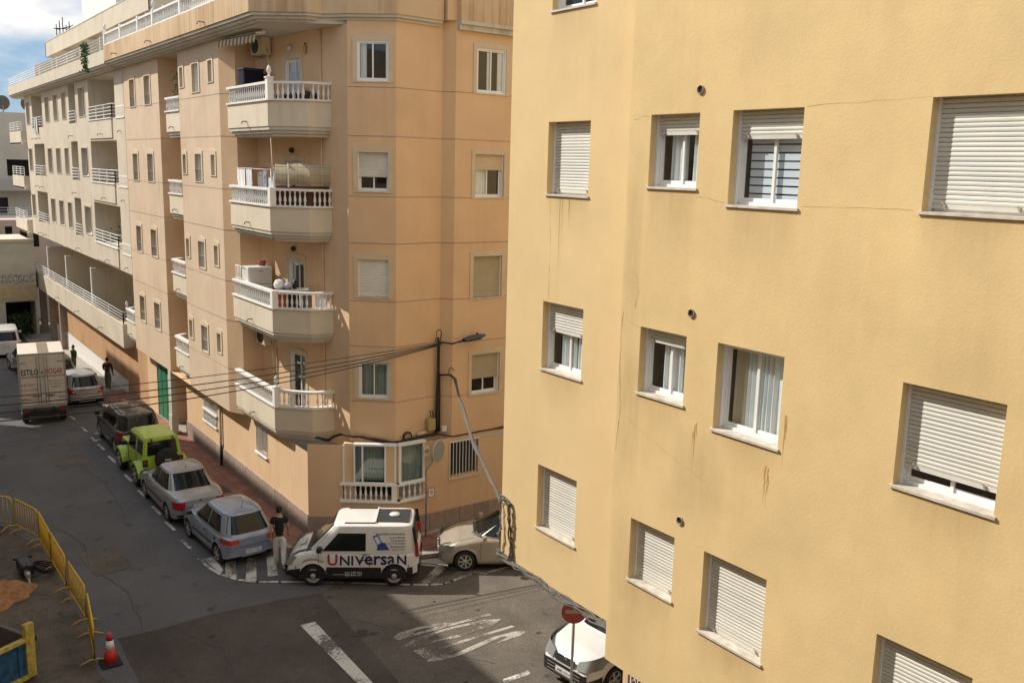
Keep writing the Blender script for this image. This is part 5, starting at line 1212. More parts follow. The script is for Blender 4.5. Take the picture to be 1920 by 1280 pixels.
def far_car():
    sh = CarShape(L=3.9, W=1.66, z0=.2, wx0=-1.2, wx1=1.2, ra=.35, wr_=.3, deck=[(-1.95, .86), (-1.5, .92), (.7, .92), (1.4, .84), (1.95, .6)], zb=.9, zr=1.42, xr0=-1.7, xr1=-1.0, xf0=1.15, xf1=.3, wb=.77, wr=.58, **DEF)
    r = thing('parked_car', 'grey car with a glossy roof just beyond the lorry', 'car', world(7.45, 56.6), radians(95), None, local=True); P = car_paint('mid_grey_paint', (.30, .31, .33), .5, .15); car_body(sh).build('body', [P, M['black']], r)
    end_glass(sh, r, -1, .97, 1.37, .9, .86, 'rear_window'); end_glass(sh, r, 1, .97, 1.37, .9, .88, 'windscreen'); side_glass(sh, r, [(-1.1, -.15, -.85, -.15, .96, 1.36), (-.1, .95, -.1, .38, .96, 1.36)])
    end_patch(sh, r, -1, .5, .8, .64, .84, 'tail_light', M['red_lamp']); add_wheels(r, (-1.2, 1.2), .82, .3); mirrors(r, .85, .78, .93, P)
far_car()
# --- champagne hatchback nosing out from behind the yellow block
def champagne():
    sh = CarShape(L=3.95, W=1.68, z0=.18, wx0=-1.3, wx1=1.24, ra=.36, wr_=.30, deck=[(-1.97, .84), (-1.7, .93), (.4, .95), (.9, .93), (1.4, .84), (1.78, .70), (1.97, .54)], zb=.93, zr=1.45, xr0=-1.9, xr1=-1.3, xf0=.98, xf1=.12, wb=.78, wr=.58, **{**DEF, 'n': 4.6, 'pe': 6, 'nose': .72})
    r = thing('parked_car', 'champagne hatchback nosing out from behind the yellow block beside the red pavement', 'car', (14.75, 20.63, 0), radians(180-30), None, local=True)
    P = car_paint('champagne_paint', (.44, .395, .325), .3, .3); car_body(sh).build('body', [P, M['black']], r)
    end_glass(sh, r, 1, .985, 1.40, .92, .9, 'windscreen'); end_glass(sh, r, -1, 1.0, 1.38, .9, .86, 'rear_window'); side_glass(sh, r, [(-1.3, -.2, -1.0, -.2, .99, 1.38), (-.14, .82, -.14, .22, .99, 1.39)])
    mb = MB(); mb.grid(lambda a, b: Vector((sh.gx(lerp(-.66, .66, a), .96, 1)+lerp(.05, .01, b), lerp(-.68, .68, a), lerp(.935, .985, b)+.035)), 10, 1); mb.build('cowl', M['black'], r)
    end_patch(sh, r, 1, .42, .80, .56, .70, 'headlight', M['clear_lamp'], .012, .55, z1b=.76); end_patch(sh, r, 1, 0, .34, .58, .64, 'grille', M['black'], .014, .3); end_patch(sh, r, 1, 0, .55, .27, .36, 'air_intake', M['black'], .012); end_patch(sh, r, 1, .60, .72, .40, .46, 'indicator', mat('amber_lamp', (.45, .12, .05), .2), .012)
    mb = MB(); mb.lathe([(.05, 0), (.05, .012), (.001, .016)], 14, (1.97, 0, .63), 'X'); mb.build('badge', M['chrome'], r)
    plate_obj(r, (1.985, 0, .45), (1, 0, .02), "8806 DTX", .48, .11)
    bonnet_gap(r, sh, 1.0, 1.8, .62); add_wheels(r, (-1.3, 1.24), .83, .30, .2, 7); mirrors(r, .70, .78, .98, P); handles(r, sh, [(-.1, .8)], P); seam(r, sh, .80, .35, .9)
    mb = MB(); mb.tube([(1.03, .45, .99), (.86, -.1, 1.06)], .01, 5); mb.build('wiper', M['black'], r)
champagne()
# --- white car by the no entry sign
def white_car():
    sh = CarShape(L=3.9, W=1.66, z0=.2, wx0=-1.25, wx1=1.2, ra=.36, wr_=.3, deck=[(-1.95, .9), (-1.7, .98), (.4, .99), (.95, .97), (1.5, .88), (1.8, .74), (1.95, .56)], zb=.97, zr=1.5, xr0=-1.9, xr1=-1.4, xf0=1.0, xf1=.1, wb=.78, wr=.6, **{**DEF, 'n': 4.6, 'pe': 5, 'nose': .70})
    r = thing('parked_car', 'white car with black grille and bumper half hidden behind the no entry post', 'car', (13.84, 14.55, 0), radians(180+6), None, local=True)
    P = car_paint('white_paint_near', (.70, .70, .68)); car_body(sh, .44).build('body', [P, M['black']], r)
    end_glass(sh, r, 1, 1.03, 1.45, .92, .9, 'windscreen'); end_glass(sh, r, -1, 1.04, 1.42, .9, .86, 'rear_window'); side_glass(sh, r, [(-1.3, -.2, -1.05, -.2, 1.03, 1.43), (-.14, .82, -.14, .2, 1.03, 1.44)])
    end_patch(sh, r, 1, .36, .82, .60, .76, 'headlight', M['clear_lamp'], .02, .6, z0b=.66, z1b=.96); end_patch(sh, r, 1, 0, .30, .60, .74, 'grille', M['black'], .016, .35); end_patch(sh, r, 1, 0, .66, .26, .56, 'bumper', M['black'], .03)
    mb = MB(); mb.lathe([(.06, 0), (.06, .012), (.001, .018)], 16, (1.93, 0, .70), 'X'); mb.build('badge', M['chrome'], r)
    for z in (.32, .40, .48):
        mb = MB(); mb.grid(lambda a, b: Vector((sh.xe(lerp(-.5, .5, a), 1)+.045, lerp(-.5, .5, a), z+.02*b)), 8, 1); mb.build('grille_bar', M['kerb'], r)
    plate_obj(r, (2.0, .02, .42), (1, 0, .02), "2480 GTH", .48, .11); add_wheels(r, (-1.25, 1.2), .82, .3); mirrors(r, .72, .78, 1.0, P)
white_car()
# --- liveried delivery van
def livery_van():
    sh = CarShape(L=3.55, W=1.66, z0=.2, wx0=-1.12, wx1=1.05, ra=.36, wr_=.305, deck=[(-1.77, .92), (-1.7, .96), (.7, .99), (1.1, .98), (1.42, .90), (1.64, .78), (1.775, .58)], zb=.96, zr=1.665, xr0=-1.745, xr1=-1.60, xf0=1.20, xf1=.50, wb=.80, wr=.70, nose=.84, pe=10, crown=.03, roofc=.05, n=8)
    c = Vector((10.64, 22.07)); ang = atan2(1.2, -1.89)
    r = thing('delivery_van', 'white delivery van with red and navy company lettering standing across the corner', 'van', (c.x, c.y, 0), ang, None, local=True)
    P = car_paint('van_white', (.72, .72, .70), 0, .3); B = M['black']; navy = mat('navy_vinyl', (.025, .022, .09), .4); redv = mat('red_vinyl', (.42, .025, .03), .4); blue = mat('blue_vinyl', (.02, .07, .32), .45)
    car_body(sh, .46).build('body', [P, B], r)
    end_glass(sh, r, 1, 1.02, 1.64, .9, .9, 'windscreen')
    side_glass(sh, r, [(-.36, .80, -.36, .38, 1.00, 1.48)])
    # rear doors glass, pillars and lamps
    end_glass(sh, r, -1, 1.12, 1.60, .86, .84, 'rear_window')
    for sg in (1, -1):
        mb = MB(); mb.obox((-1.668, sg*.742, 1.44), (.045, 0, 0), (.0, .03, 0), (.03, -sg*.022, .20), 0, .02); mb.build('pillar_trim', B, r)
        mb = MB(); mb.obox((-1.725, sg*.752, 1.04), (.05, 0, 0), (0, .045, 0), (.012, -sg*.008, .20), 0, .03); mb.build('tail_light', M['red_lamp'], r)
    end_patch(sh, r, -1, 0, .82, .36, .62, 'rear_bumper', B, .03); end_patch(sh, r, 1, 0, .82, .30, .58, 'front_bumper', B, .035); end_patch(sh, r, 1, .46, .80, .60, .74, 'headlight', M['clear_lamp'], .014, .6, z1b=.86)
    side_strip(sh, r, -1.45, 1.36, .24, .47, 'side_cladding', B, .010)
    # navy flashes on the bonnet, dark cowl and A pillar
    for sg in (1, -1):
        mb = MB(); mb.grid(lambda a, b: Vector((lerp(1.12, 1.66, a), sg*(lerp(.66, .56, b)*(1-.06*a)+.02), sh.zt(lerp(1.12, 1.66, a))+.03+.008)), 10, 2, flip=sg < 0); mb.build('bonnet_flash', navy, r)
    mb = MB(); mb.grid(lambda a, b: Vector((lerp(1.10, 1.24, b), lerp(-.70, .70, a), sh.zt(lerp(1.10, 1.24, b))+.048-.02*abs(2*a-1)**3)), 10, 2); mb.build('cowl', B, r)
    mb = MB(); mb.box(1.32, -.2, .945, 1.54, .2, .965); 
    bmesh.ops.rotate(mb.bm, verts=mb.bm.verts, cent=(1.43, 0, .945), matrix=Matrix.Rotation(radians(20), 3, 'Y')); mb.build('bonnet_panel', mat('pale_green_vinyl', (.45, .58, .50), .4), r)
    # roof: dark hatch, rail, white dome
    mb = MB(); mb.grid(lambda a, b: Vector((lerp(-1.5, -.62, a), lerp(-.5, .5, b), sh.zr+.012+sh.roofc*(1-(lerp(-.5, .5, b)/sh.wr)**2)+.004)), 6, 8); rh = mb.build('roof_hatch', mat('dark_hatch', (.035, .035, .038), .6), r)
    mb = MB(); mb.lathe([(.14, 0), (.15, .03), (.12, .06), (.001, .07)], 20, (-1.08, .02, sh.zr+.06)); mb.build('roof_dome', P, r)
    for sg in (1, -1):
        mb = MB(); mb.box(-.60, sg*.55-.02, sh.zr+.02, .22, sg*.55+.02, sh.zr+.05); mb.build('roof_rail', B, r)
    mb = MB(); mb.box(-.615, -.55, sh.zr+.04, -.58, .55, sh.zr+.085); mb.build('roof_bar', P, r)
    add_wheels(r, (-1.12, 1.05), .82, .305, .19, 'steel'); mirrors(r, .86, .80, 1.05, B, 1.1)
    seam(r, sh, -.46, .3, .95); seam(r, sh, .90, .4, .95); handles(r, sh, [(-.34, .92)], B)
    # lettering on both sides
    for sg in (1, -1):
        U = Vector((-sg, 0, 0))
        def put(t, x, z, w, h, m, hi=True):
            mb = MB()
            def f(a, b):
                xx, zz = x-sg*a, z+b
                y = sh.gy(xx, zz)+.008 if zz > sh.zb else sh.w(xx)+(.018 if zz < .48 else .004-.018*max(0, (zz-.70)/.22))
                return Vector((xx, sg*y, zz))
            lettering(mb, t, f, w, h); return mb.build('lettering', m, r)
        s0 = .66 if sg > 0 else -1.45
        q = lambda d: s0-sg*d
        put("U", q(0), .60, .27, .31, redv); put("NI", q(.33), .61, .36, .27, navy); put("V", q(.73), .615, .26, .26, navy); put("ersa", q(.99), .62, .82, .26, navy); put("N", q(1.86), .625, .25, .27, navy)
        mb = MB(); mb.grid(lambda a, b: Vector((q(.82+.26*a), sg*(sh.w(0)+.006), .74+.025*b)), 2, 1); mb.build('lettering', navy, r)
        p0 = -.55 if sg > 0 else -1.5
        lines = (("Seguridad alimentaria", .78, .07), ("Control Biocida", .42, .05), ("Tratamientos", .40, .05), ("Control de plagas", .56, .05), ("Desinfección", .40, .05), ("Agua y aire", .36, .05))
        for i, (t, w, h) in enumerate(lines):
            e = (p0-sg*(.86-w)) if sg > 0 else (p0-sg*(.86-w)); put(t, e, 1.43-.082*i, w, h, M['ink'])
        for nm, m_, pts in (('phone_print', blue, [(-.54, 1.40), (-.68, 1.45), (-.84, 1.14), (-.70, 1.09)]), ('screen_print', M['plate'], [(-.58, 1.37), (-.67, 1.405), (-.80, 1.17), (-.70, 1.13)]), ('hand_print', blue, [(-.68, 1.18), (-.78, 1.25), (-.88, 1.22), (-1.0, 1.04), (-.66, 1.03)])):
            mb = MB(); o_ = .007 if nm != 'screen_print' else .010
            f = mb.bm.faces.new([mb.bm.verts.new((x, sg*(sh.gy(x, z)+o_+(.002 if nm == 'hand_print' else 0)+ (.003 if nm=='hand_print' else 0)), z)) for x, z in (pts if sg > 0 else pts)]); mb.build(nm, m_, r)
        put("666 548 062", q(.46), .385, .46, .055, M['plate']); put("966 840 977", q(.46), .310, .46, .055, M['plate'])
        mb = MB(); n_ = "UNIVERSAN.ES"
        def arc(a, b):
            th = radians(55)+a/.60*radians(70) if sg > 0 else radians(125)-a/.60*radians(70)
            rr = .45+b; xx = 1.05+cos(th)*rr
            return Vector((xx, sg*(sh.w(min(1.5, xx))+.006), .305+sin(th)*rr))
        lettering(mb, n_, arc, .60, .055); mb.build('lettering', M['ink'], r)
    for sg in (1, -1):
        mb = MB(); mb.grid(lambda a, b: Vector((lerp(.52, .0, a), sg*(sh.w(0)+.014), .345+.01*b)), 2, 1, flip=sg < 0); mb.build('stripe_print', M['plate'], r)
livery_van()
# ------------------------------------------------------------------ people
def skin(name, chain_v, chain_e, radii, m, parent, sub=2, root=0):
    me = bpy.data.meshes.new(name); me.from_pydata([tuple(v) for v in chain_v], chain_e, []); me.update()
    o = bpy.data.objects.new(name, me); COL.objects.link(o)
    md = o.modifiers.new('skin', 'SKIN'); sv = me.skin_vertices[0].data
    for i, r in enumerate(radii): sv[i].radius = r if isinstance(r, tuple) else (r, r)
    sv[root].use_root = True
    s2 = o.modifiers.new('sub', 'SUBSURF'); s2.levels = sub; s2.render_levels = sub
    dg = bpy.context.evaluated_depsgraph_get(); m2 = bpy.data.meshes.new_from_object(o.evaluated_get(dg))
    o.modifiers.clear(); o.data = m2; bpy.data.meshes.remove(me)
    m2.materials.clear(); m2.materials.append(m)
    m2.polygons.foreach_set('use_smooth', [True]*len(m2.polygons))
    if parent: o.parent = parent; ORG[o.name] = Vector((0, 0, 0))
    return o
def hand(parent, wrist, d, side, m):
    """palm, four bent fingers and a thumb hanging from the wrist along d"""
    d = Vector(d).normalized(); a = Vector((0, 1, 0)) if abs(d.y) < .8 else Vector((1, 0, 0)); a = (a-d*a.dot(d)).normalized(); b = d.cross(a)
    w = Vector(wrist); V = [w, w+d*.05, w+d*.09]; E = [(0, 1), (1, 2)]; R = [(.022, .016), (.036, .016), (.036, .014)]
    for k, l in enumerate((.070, .080, .074, .058)):
        i = len(V); base = w+d*.09+a*(-.027+.018*k); V += [base, base+d*l*.5+b*side*.008, base+d*l*.95+b*side*.026]; R += [.009, .0085, .007]; E += [(2, i), (i, i+1), (i+1, i+2)]
    i = len(V); V += [w+d*.03-a*.03+b*side*.01, w+d*.065-a*.045+b*side*.02, w+d*.09-a*.048+b*side*.03]; R += [.012, .011, .009]; E += [(1, i), (i, i+1), (i+1, i+2)]
    return skin('hand', V, E, R, m, parent, 1)
def person(label, loc, rz, H, skin_c, hair_c, shirt_c, leg_c, shoe_c, stride=.0, bend=0.0, arms=((.04, 0), (-.04, 0)), sleeve=True, lean=0.0):
    r = thing('person', label, 'person', loc, rz, None, local=True); k = H/1.75
    sk = mat('skin', skin_c, .6); hr = mat('hair', hair_c, .8, mott=.2, mscale=20); st = mat('shirt_cloth', shirt_c, .9, mott=.08, mscale=8); lg = mat('trouser_cloth', leg_c, .9, mott=.06, mscale=6); shm = mat('shoe', shoe_c, .7)
    p = lambda x, y, z: Vector((x*k+lean*max(0, z-.9)*k, y*k, z*k))
    hipz, kn, an = .94, .50, .09
    V = [p(0, 0, .98), p(0, 0, 1.12), p(.0, 0, 1.30), p(0, 0, 1.43), p(.01, 0, 1.52), p(.02, 0, 1.60), p(.02, 0, 1.70)]; R = [(.13, .105), (.125, .10), (.15, .105), (.12, .085), (.052, .052), (.074, .082), (.062, .075)]
    E = [(0, 1), (1, 2), (2, 3), (3, 4), (4, 5), (5, 6)]; R = [tuple(q*k for q in a) for a in R]; hands = []; legs = []; arm = []
    for sg, sx in ((1, stride), (-1, -stride)):
        i = len(V); fx = sx; V += [p(.0, sg*.09, .90), p(fx*.45+.02, sg*.095, kn), p(fx-(.10 if fx < 0 else 0), sg*.095, an+(.05 if fx < 0 else 0)), p(fx+.12-(.08 if fx < 0 else 0), sg*.105, .035+(.01 if fx < 0 else 0))]
        R += [(.085*k,)*2, (.058*k,)*2, (.040*k,)*2, (.036*k, .028*k)]; E += [(0, i), (i, i+1), (i+1, i+2), (i+2, i+3)]; legs.append((V[i], V[i+1], V[i+2], V[i+3]))
        ax, az = arms[0 if sg > 0 else 1]; j = len(V)
        V += [p(0, sg*.17, 1.41), p(ax*.5-.02, sg*.235, 1.14), p(ax+.04, sg*.24, .90+az)]; R += [(.058*k,)*2, (.042*k,)*2, (.028*k,)*2]; E += [(3, j), (j, j+1), (j+1, j+2)]; arm.append((V[j], V[j+1], V[j+2]))
        hands.append((V[j+2], V[j+2]-V[j+1], sg))
    body = skin('body', V, E, R, sk, r)
    for w, d, sg in hands: hand(r, w, d, sg, sk)
    q = k
    Vs = [p(0, 0, .94), p(0, 0, 1.10), p(0, 0, 1.30), p(0, 0, 1.42), p(.005, 0, 1.46)]; Rs = [(.165, .14), (.158, .13), (.188, .138), (.185, .125), (.10, .09)]; Es = [(0, 1), (1, 2), (2, 3), (3, 4)]
    Rs = [tuple(a*k for a in b) for b in Rs]
    for (a, b, c) in arm:
        i = len(Vs); e = b if sleeve else c; Vs += [a, a*.45+b*.55] + ([] if sleeve else [b, c]); Rs += [(.108*k,)*2, (.078*k,)*2]+([] if sleeve else [(.056*k,)*2, (.042*k,)*2]); Es += [(3, i), (i, i+1)]+([] if sleeve else [(i+1, i+2), (i+2, i+3)])
    skin('shirt', Vs, Es, Rs, st, r, root=1)
    Vl = [p(0, 0, 1.0), p(0, 0, .92)]; Rl = [(.15*k, .125*k), (.155*k, .13*k)]; El = [(0, 1)]
    for (a, b, c, d) in legs:
        i = len(Vl); Vl += [a, b, c]; Rl += [(.105*k,)*2, (.085*k,)*2, (.075*k,)*2]; El += [(1, i), (i, i+1), (i+1, i+2)]
    skin('trousers', Vl, El, Rl, lg, r)
    for (a, b, c, d) in legs:
        skin('shoe', [c-Vector((.03, 0, .03)), c+Vector((.03, 0, -.045)), d], [(0, 1), (1, 2)], [(.045*k, .04*k), (.048*k, .038*k), (.042*k, .028*k)], shm, r, 1)
    # head details
    hc = p(.02, 0, 1.655)
    mb = MB()
    bmesh.ops.create_uvsphere(mb.bm, u_segments=20, v_segments=14, radius=1, matrix=Matrix.Translation(hc+Vector((-.012, 0, .018))*k)@Matrix.Diagonal((.098*k, .086*k, .108*k, 1)))
    dead = [v for v in mb.bm.verts if (v.co.x-hc.x) > .035*k and v.co.z < hc.z+.065*k or v.co.z < hc.z-.07*k]
    bmesh.ops.delete(mb.bm, geom=dead, context='VERTS'); mb.build('hair', hr, r, smooth=True)
    for sg in (1, -1):
        mb = MB(); mb.obox(hc+Vector((.0, sg*.083, -.01))*k, (.018*k, 0, 0), (0, .008*k, 0), (0, 0, .03*k), 0, .006*k); mb.build('ear', sk, r)
        mb = MB(); mb.obox(hc+Vector((.074, sg*.03, .005))*k, (.006*k, 0, 0), (0, .014*k, 0), (0, 0, .007*k), 0, .003*k); mb.build('eye', M['ink'], r)
    mb = MB(); mb.obox(hc+Vector((.09, 0, -.02))*k, (.014*k, 0, 0), (0, .011*k, 0), (0, 0, .024*k), 0, .006*k); mb.build('nose', sk, r)
    mb = MB(); mb.obox(hc+Vector((.074, 0, -.058))*k, (.006*k, 0, 0), (0, .024*k, 0), (0, 0, .006*k), 0, .003*k); mb.build('mouth', mat('lips', (.30, .10, .09), .6), r)
    return r
person('person in a black T-shirt and white trousers walking away over the crosswalk', (9.02, 23.55, 0), radians(72), 1.80, (.42, .25, .17), (.02, .015, .012), (.012, .012, .013), (.68, .67, .64), (.55, .54, .52), .17, arms=((-.10, 0), (.12, .02)))
person('person in dark clothes standing by the sunlit orange wall', (9.85, 48.6, gh(48.6)+.11), radians(60), 1.62, (.3, .17, .11), (.03, .02, .015), (.05, .022, .016), (.13, .10, .08), (.03, .03, .03), .05, arms=((.22, .12), (.05, .0)), sleeve=False)
person('person in a green top standing by the wall behind the lorry', (9.2, 53.6, gh(53.6)+.11), radians(200), 1.62, (.3, .18, .12), (.03, .02, .015), (.03, .10, .03), (.04, .10, .035), (.05, .05, .05), .06, sleeve=False)

# ------------------------------------------------------------------ street furniture
def crowd_barrier(a, b, label):
    a, b = Vector((*a, 0)), Vector((*b, 0)); d = b-a; L = d.length; d.normalize(); n = Vector((-d.y, d.x, 0)); z0, z1 = .22, 1.05
    r = thing('crowd_barrier', label, 'barrier', tuple((a+b)/2), 0, 'yellow barriers around the road works'); P = lambda u, z, t=0: a+d*u+n*t+Vector((0, 0, z))
    mb = MB(); c = .08
    mb.tube([P(.0, z0), P(.0, z1-c), P(c, z1), P(L-c, z1), P(L, z1-c), P(L, z0), P(0, z0)], .021, 6); mb.build('frame', M['yellowp'], r)
    m = max(6, int(L/.15)); mb = MB(); mb.tube([(0, 0, 0), (0, 0, z1-z0)], .011, 5); bar = mesh_only(mb, 'bar', [M['yellowp']])
    for k in range(1, m): inst(bar, 'bar', r, Matrix.Translation(P(L*k/m, z0)))
    for u in (.18, L-.18):
        mb = MB(); mb.tube([P(u, z0), P(u, .10)], .018, 5); mb.tube([P(u, .012, -.30), P(u, .10, -.1), P(u, .10, .1), P(u, .012, .30)], .016, 5); mb.build('foot', M['yellowp'], r)
    return r
for a, b, t in (((2.0, 31.75), (3.22, 30.35), 'yellow crowd barrier cut by the left edge, farthest one up the street'), ((3.27, 30.25), (3.70, 28.80), 'yellow crowd barrier turning the corner, second of the row from the far end'),
    ((3.71, 28.72), (3.72, 26.95), 'yellow crowd barrier seen almost end on, behind the black breaker with its hose'), ((3.73, 26.88), (3.76, 24.95), 'yellow crowd barrier beside the sand heap, middle of the row'), ((3.77, 24.6), (3.83, 22.85), 'yellow crowd barrier last but one before the traffic cone'), ((3.81, 22.45), (3.6, 20.75), 'yellow crowd barrier ending at the traffic cone')):
    crowd_barrier(a, b, t)
c = thing('traffic_cone', 'red traffic cone with white band standing at the end of the barriers', 'traffic cone', (3.92, 20.72, 0))
mb = MB(); mb.box(3.70, 20.50, .008, 4.14, 20.94, .05, 0, .015); mb.lathe([(.2, .045), (.17, .07)], 20, (3.92, 20.72, 0)); mb.build('base', M['rubber'], c)
prof = lambda z: .155-.11*(z-.06)/.69
for z0, z1, m, nm in ((.06, .38, mat('cone_red', (.55, .03, .025), .5), 'cone_body'), (.38, .58, M['white'], 'white_band'), (.58, .75, mat('cone_red_top', (.52, .035, .03), .5), 'cone_tip')):
    mb = MB(); mb.lathe([(prof(z0), z0), (prof(z1), z1)], 20, (3.92, 20.72, 0)); mb.build(nm, m, c)
# skip with a yellow end post and blue side
s = thing('skip', 'blue steel skip with scuffed yellow rim at the lower left corner', 'skip', (1.2, 21.2, 0))
BL = mat('scuffed_blue_paint', (.02, .085, .17), .6, mott=.5, mscale=7); YL = mat('scuffed_yellow_paint', (.50, .38, .08), .7, mott=.35, mscale=9)
f = Fr((-.2, 19.65), (2.28, 20.95)); mb = MB(); f.box(mb, 0, f.L, .12, .98, -.04, 0); mb.build('side_panel', BL, s)
mb = MB()
for k in range(5): f.box(mb, .2+.6*k, .28+.6*k, .14, .96, 0, .03)
mb.build('rib', BL, s)
mb = MB(); f.box(mb, 0, f.L, .92, 1.0, -.06, .05); f.box(mb, 0, f.L, .06, .16, -.06, .05); mb.build('rim', YL, s)
mb = MB(); f.box(mb, f.L-.02, f.L+.18, .08, 1.30, -.06, .06); mb.build('end_post', YL, s)
f2 = Fr((2.3, 21.0), (1.3, 22.9)); mb = MB(); f2.box(mb, 0, f2.L, .1, 1.0, -.03, .03); f2.box(mb, 0, f2.L, 1.0, 1.06, -.05, .05); mb.build('end_panel', M['cable_grey'], s)
mb = MB(); f.box(mb, f.L+.18, f.L+.24, .86, .96, -.05, .05); mb.build('latch', M['black'], s)
# sand heap
mb = MB(); rr = random.Random(3)
def heap(a, b):
    th = a*2*pi; ra = (1-b); n = .85+.12*sin(th*3+1)+.07*sin(th*7); return Vector((2.25+.95*ra*n*cos(th), 25.7+1.0*ra*n*sin(th), .40*(1-ra**1.5)+.03*sin(th*9+b*11)*ra*(1-ra)*4+.01))
mb.grid(heap, 40, 14); o = mb.build('sand_heap', mat('orange_sand', (.33, .165, .07), .95, mott=.35, mscale=9, bump=.8, bscale=30)); rebase(o, (2.25, 25.7, 0)); tag(o, 'low heap of orange sand lying inside the yellow barriers', 'sand heap')
# breaker
b = thing('road_breaker', 'black road breaker with looped hose and steel tip lying inside the barriers', 'power tool', (3.05, 26.6, 0))
mb = MB(); mb.obox((3.05, 26.75, .25), (.16, .02, 0), (-.03, .34, .0), (0, 0, .15), 0, .05); mb.obox((3.04, 27.1, .36), (.24, 0, 0), (0, .03, 0), (0, 0, .03), 0, .02); mb.obox((3.12, 26.5, .34), (.08, 0, 0), (0, .16, 0), (0, 0, .08), 0, .03); mb.build('body', M['black'], b)
mb = MB(); mb.tube([(3.05, 26.42, .22), (3.04, 26.2, .16)], [.09, .07], 10); mb.build('collar', M['galv'], b)
mb = MB(); mb.tube([(3.04, 26.2, .16), (3.03, 25.85, .06)], [.045, .03], 8); mb.build('chisel', mat('worn_steel', (.35, .28, .26), .5, .5), b)
for k in range(3):
    mb = MB(); mb.tube([(3.2+.22*(1-cos(t))*(1+.12*k)+.02*k, 26.6+.30*sin(t)*(1+.1*k), .3-.22*sin(t/2)+.03*k) for t in [i*2*pi/18 for i in range(19)]], .022, 6); mb.build('hose', M['rubber'], b)
# no entry sign
n = thing('road_sign', 'round red no entry sign on a grey post at the corner of the yellow block', 'sign', (11.5, 13.62, .12))
mb = MB(); mb.tube([(11.5, 13.62, .1), (11.5, 13.62, 2.5)], .03, 10); mb.build('post', M['galv'], n)
sd = Vector((-.52, -.85, 0)).normalized(); su = Vector((-sd.y, sd.x, 0)); sc = Vector((11.5, 13.62, 2.26))+sd*.04
def disc(name, rad, t0, m, par, cc, d_, u_):
    mb = MB(); pts = [cc+u_*rad*cos(2*pi*i/32)+Vector((0, 0, rad*sin(2*pi*i/32)))+d_*t0 for i in range(32)]; mb.extrude(pts, d_*.012); return mb.build(name, m, par)
dk = disc('sign_disc', .27, 0, mat('sign_red', (.47, .11, .12), .7), n, sc, sd, su)
mb = MB(); mb.obox(sc+sd*.014, su*.19, sd*.004, Vector((0, 0, .042))); mb.build('white_bar', mat('faded_white', (.60, .50, .47), .7), n)
# mirror and small sign on the post by the corner
pm_ = thing('traffic_mirror', 'round traffic mirror on a bent post in front of the peach corner wall', 'traffic mirror', (13.45, 23.05, .12))
mb = MB(); mb.tube([(13.45, 23.05, .12), (13.45, 23.05, 2.25), (13.62, 23.0, 2.45), (13.66, 23.0, 3.05)], .03, 8); mb.build('post', M['galv'], pm_)
mb = MB(); cc = Vector((13.84, 23.02, 2.78)); dd = Vector((.45, -.89, 0)).normalized(); uu = Vector((-dd.y, dd.x, 0))
pts = lambda rad, t: [cc+uu*rad*cos(2*pi*i/28)*.95+Vector((0, 0, rad*sin(2*pi*i/28)))+dd*t for i in range(28)]
mb.extrude(pts(.33, 0), dd*.03); mb.build('mirror_back', mat('mirror_back_grey', (.30, .30, .25), .5), pm_)
mb = MB(); mb.extrude(pts(.27, -.035), dd*.03); mb.build('mirror_face', M['chrome'], pm_)
mb = MB(); mb.tube([pts(.335, .015)[i % 28] for i in range(29)], .018, 5); mb.build('rim', M['trim'], pm_)
mb = MB(); mb.obox((13.42, 23.0, 2.85), (.10, 0, 0), (0, .012, 0), (0, 0, .16), 0, .008); q = mb.build('side_plate', M['trim'], pm_); mb = MB(); mb.tube([(13.42+.05*cos(t), 22.985, 2.85+.05*sin(t)) for t in [i*pi/6 for i in range(13)]], .012, 4); mb.build('ring_mark', M['ink'], q)
sg_ = thing('notice_plate', 'small white plate with red border fixed to the mirror post', 'sign', (13.62, 23.0, 1.45))
mb = MB(); mb.obox((13.60, 23.0, 1.52), (.12, 0, 0), (0, .008, 0), (0, 0, .15)); mb.build('board', mat('sign_border_red', (.5, .12, .06), .5), sg_); mb = MB(); mb.obox((13.60, 22.99, 1.52), (.095, 0, 0), (0, .004, 0), (0, 0, .125)); mb.build('face', M['plate'], sg_); mb = MB(); mb.lathe([(.035, 0), (.05, 0), (.05, .006), (.035, .006)], 16, (13.60, 22.98, 1.53), 'Y', cap=False); mb.build('mark', M['ink'], sg_)
# ------------------------------------------------------------------ wires and lamp on the corner
WBR = MB(); WBR.tube([(14.24, 23.72, 5.98), (14.15, 23.40, 6.0)], .02, 5)
lp = thing('street_lamp', 'dark street lamp on a short arm above the cable mast', 'street lamp', (14.2, 23.7, 5.9))
mb = MB(); mb.tube([(14.24, 23.66, 5.98), (14.5, 23.36, 5.95), (14.86, 23.22, 6.06)], .026, 6); mb.build('arm', M['cable'], lp)
mb = MB(); mb.grid(lambda a, b: Vector((14.82+.78*a, 23.22-.03*a, 6.06+.10*a))+Vector((0, .15*sin(pi*min(1, a*.86+.12))**.6*cos(2*pi*b), .09*sin(pi*min(1, a*.86+.12))**.6*sin(2*pi*b))), 14, 14); mb.build('lamp_head', mat('lamp_grey', (.055, .06, .08), .45), lp)
mb = MB(); mb.box(15.1, 23.14, 6.03, 15.42, 23.26, 6.06); mb.build('lens', M['clear_lamp'], lp); mb = MB(); mb.lathe([(.03, 0), (.03, .05), (.001, .06)], 8, (15.3, 23.21, 6.2)); mb.build('photocell', M['cable'], lp)
ms = thing('cable_mast', 'black cable mast clamped to the edge of the peach corner wall', 'mast', (14.2, 23.75, 3.1))
mb = MB(); mb.tube([(14.2, 23.74, 3.1), (14.24, 23.74, 6.1)], .035, 8); mb.build('tube', M['cable'], ms)
WBR.build('wire_bracket', M['cable'], ms)
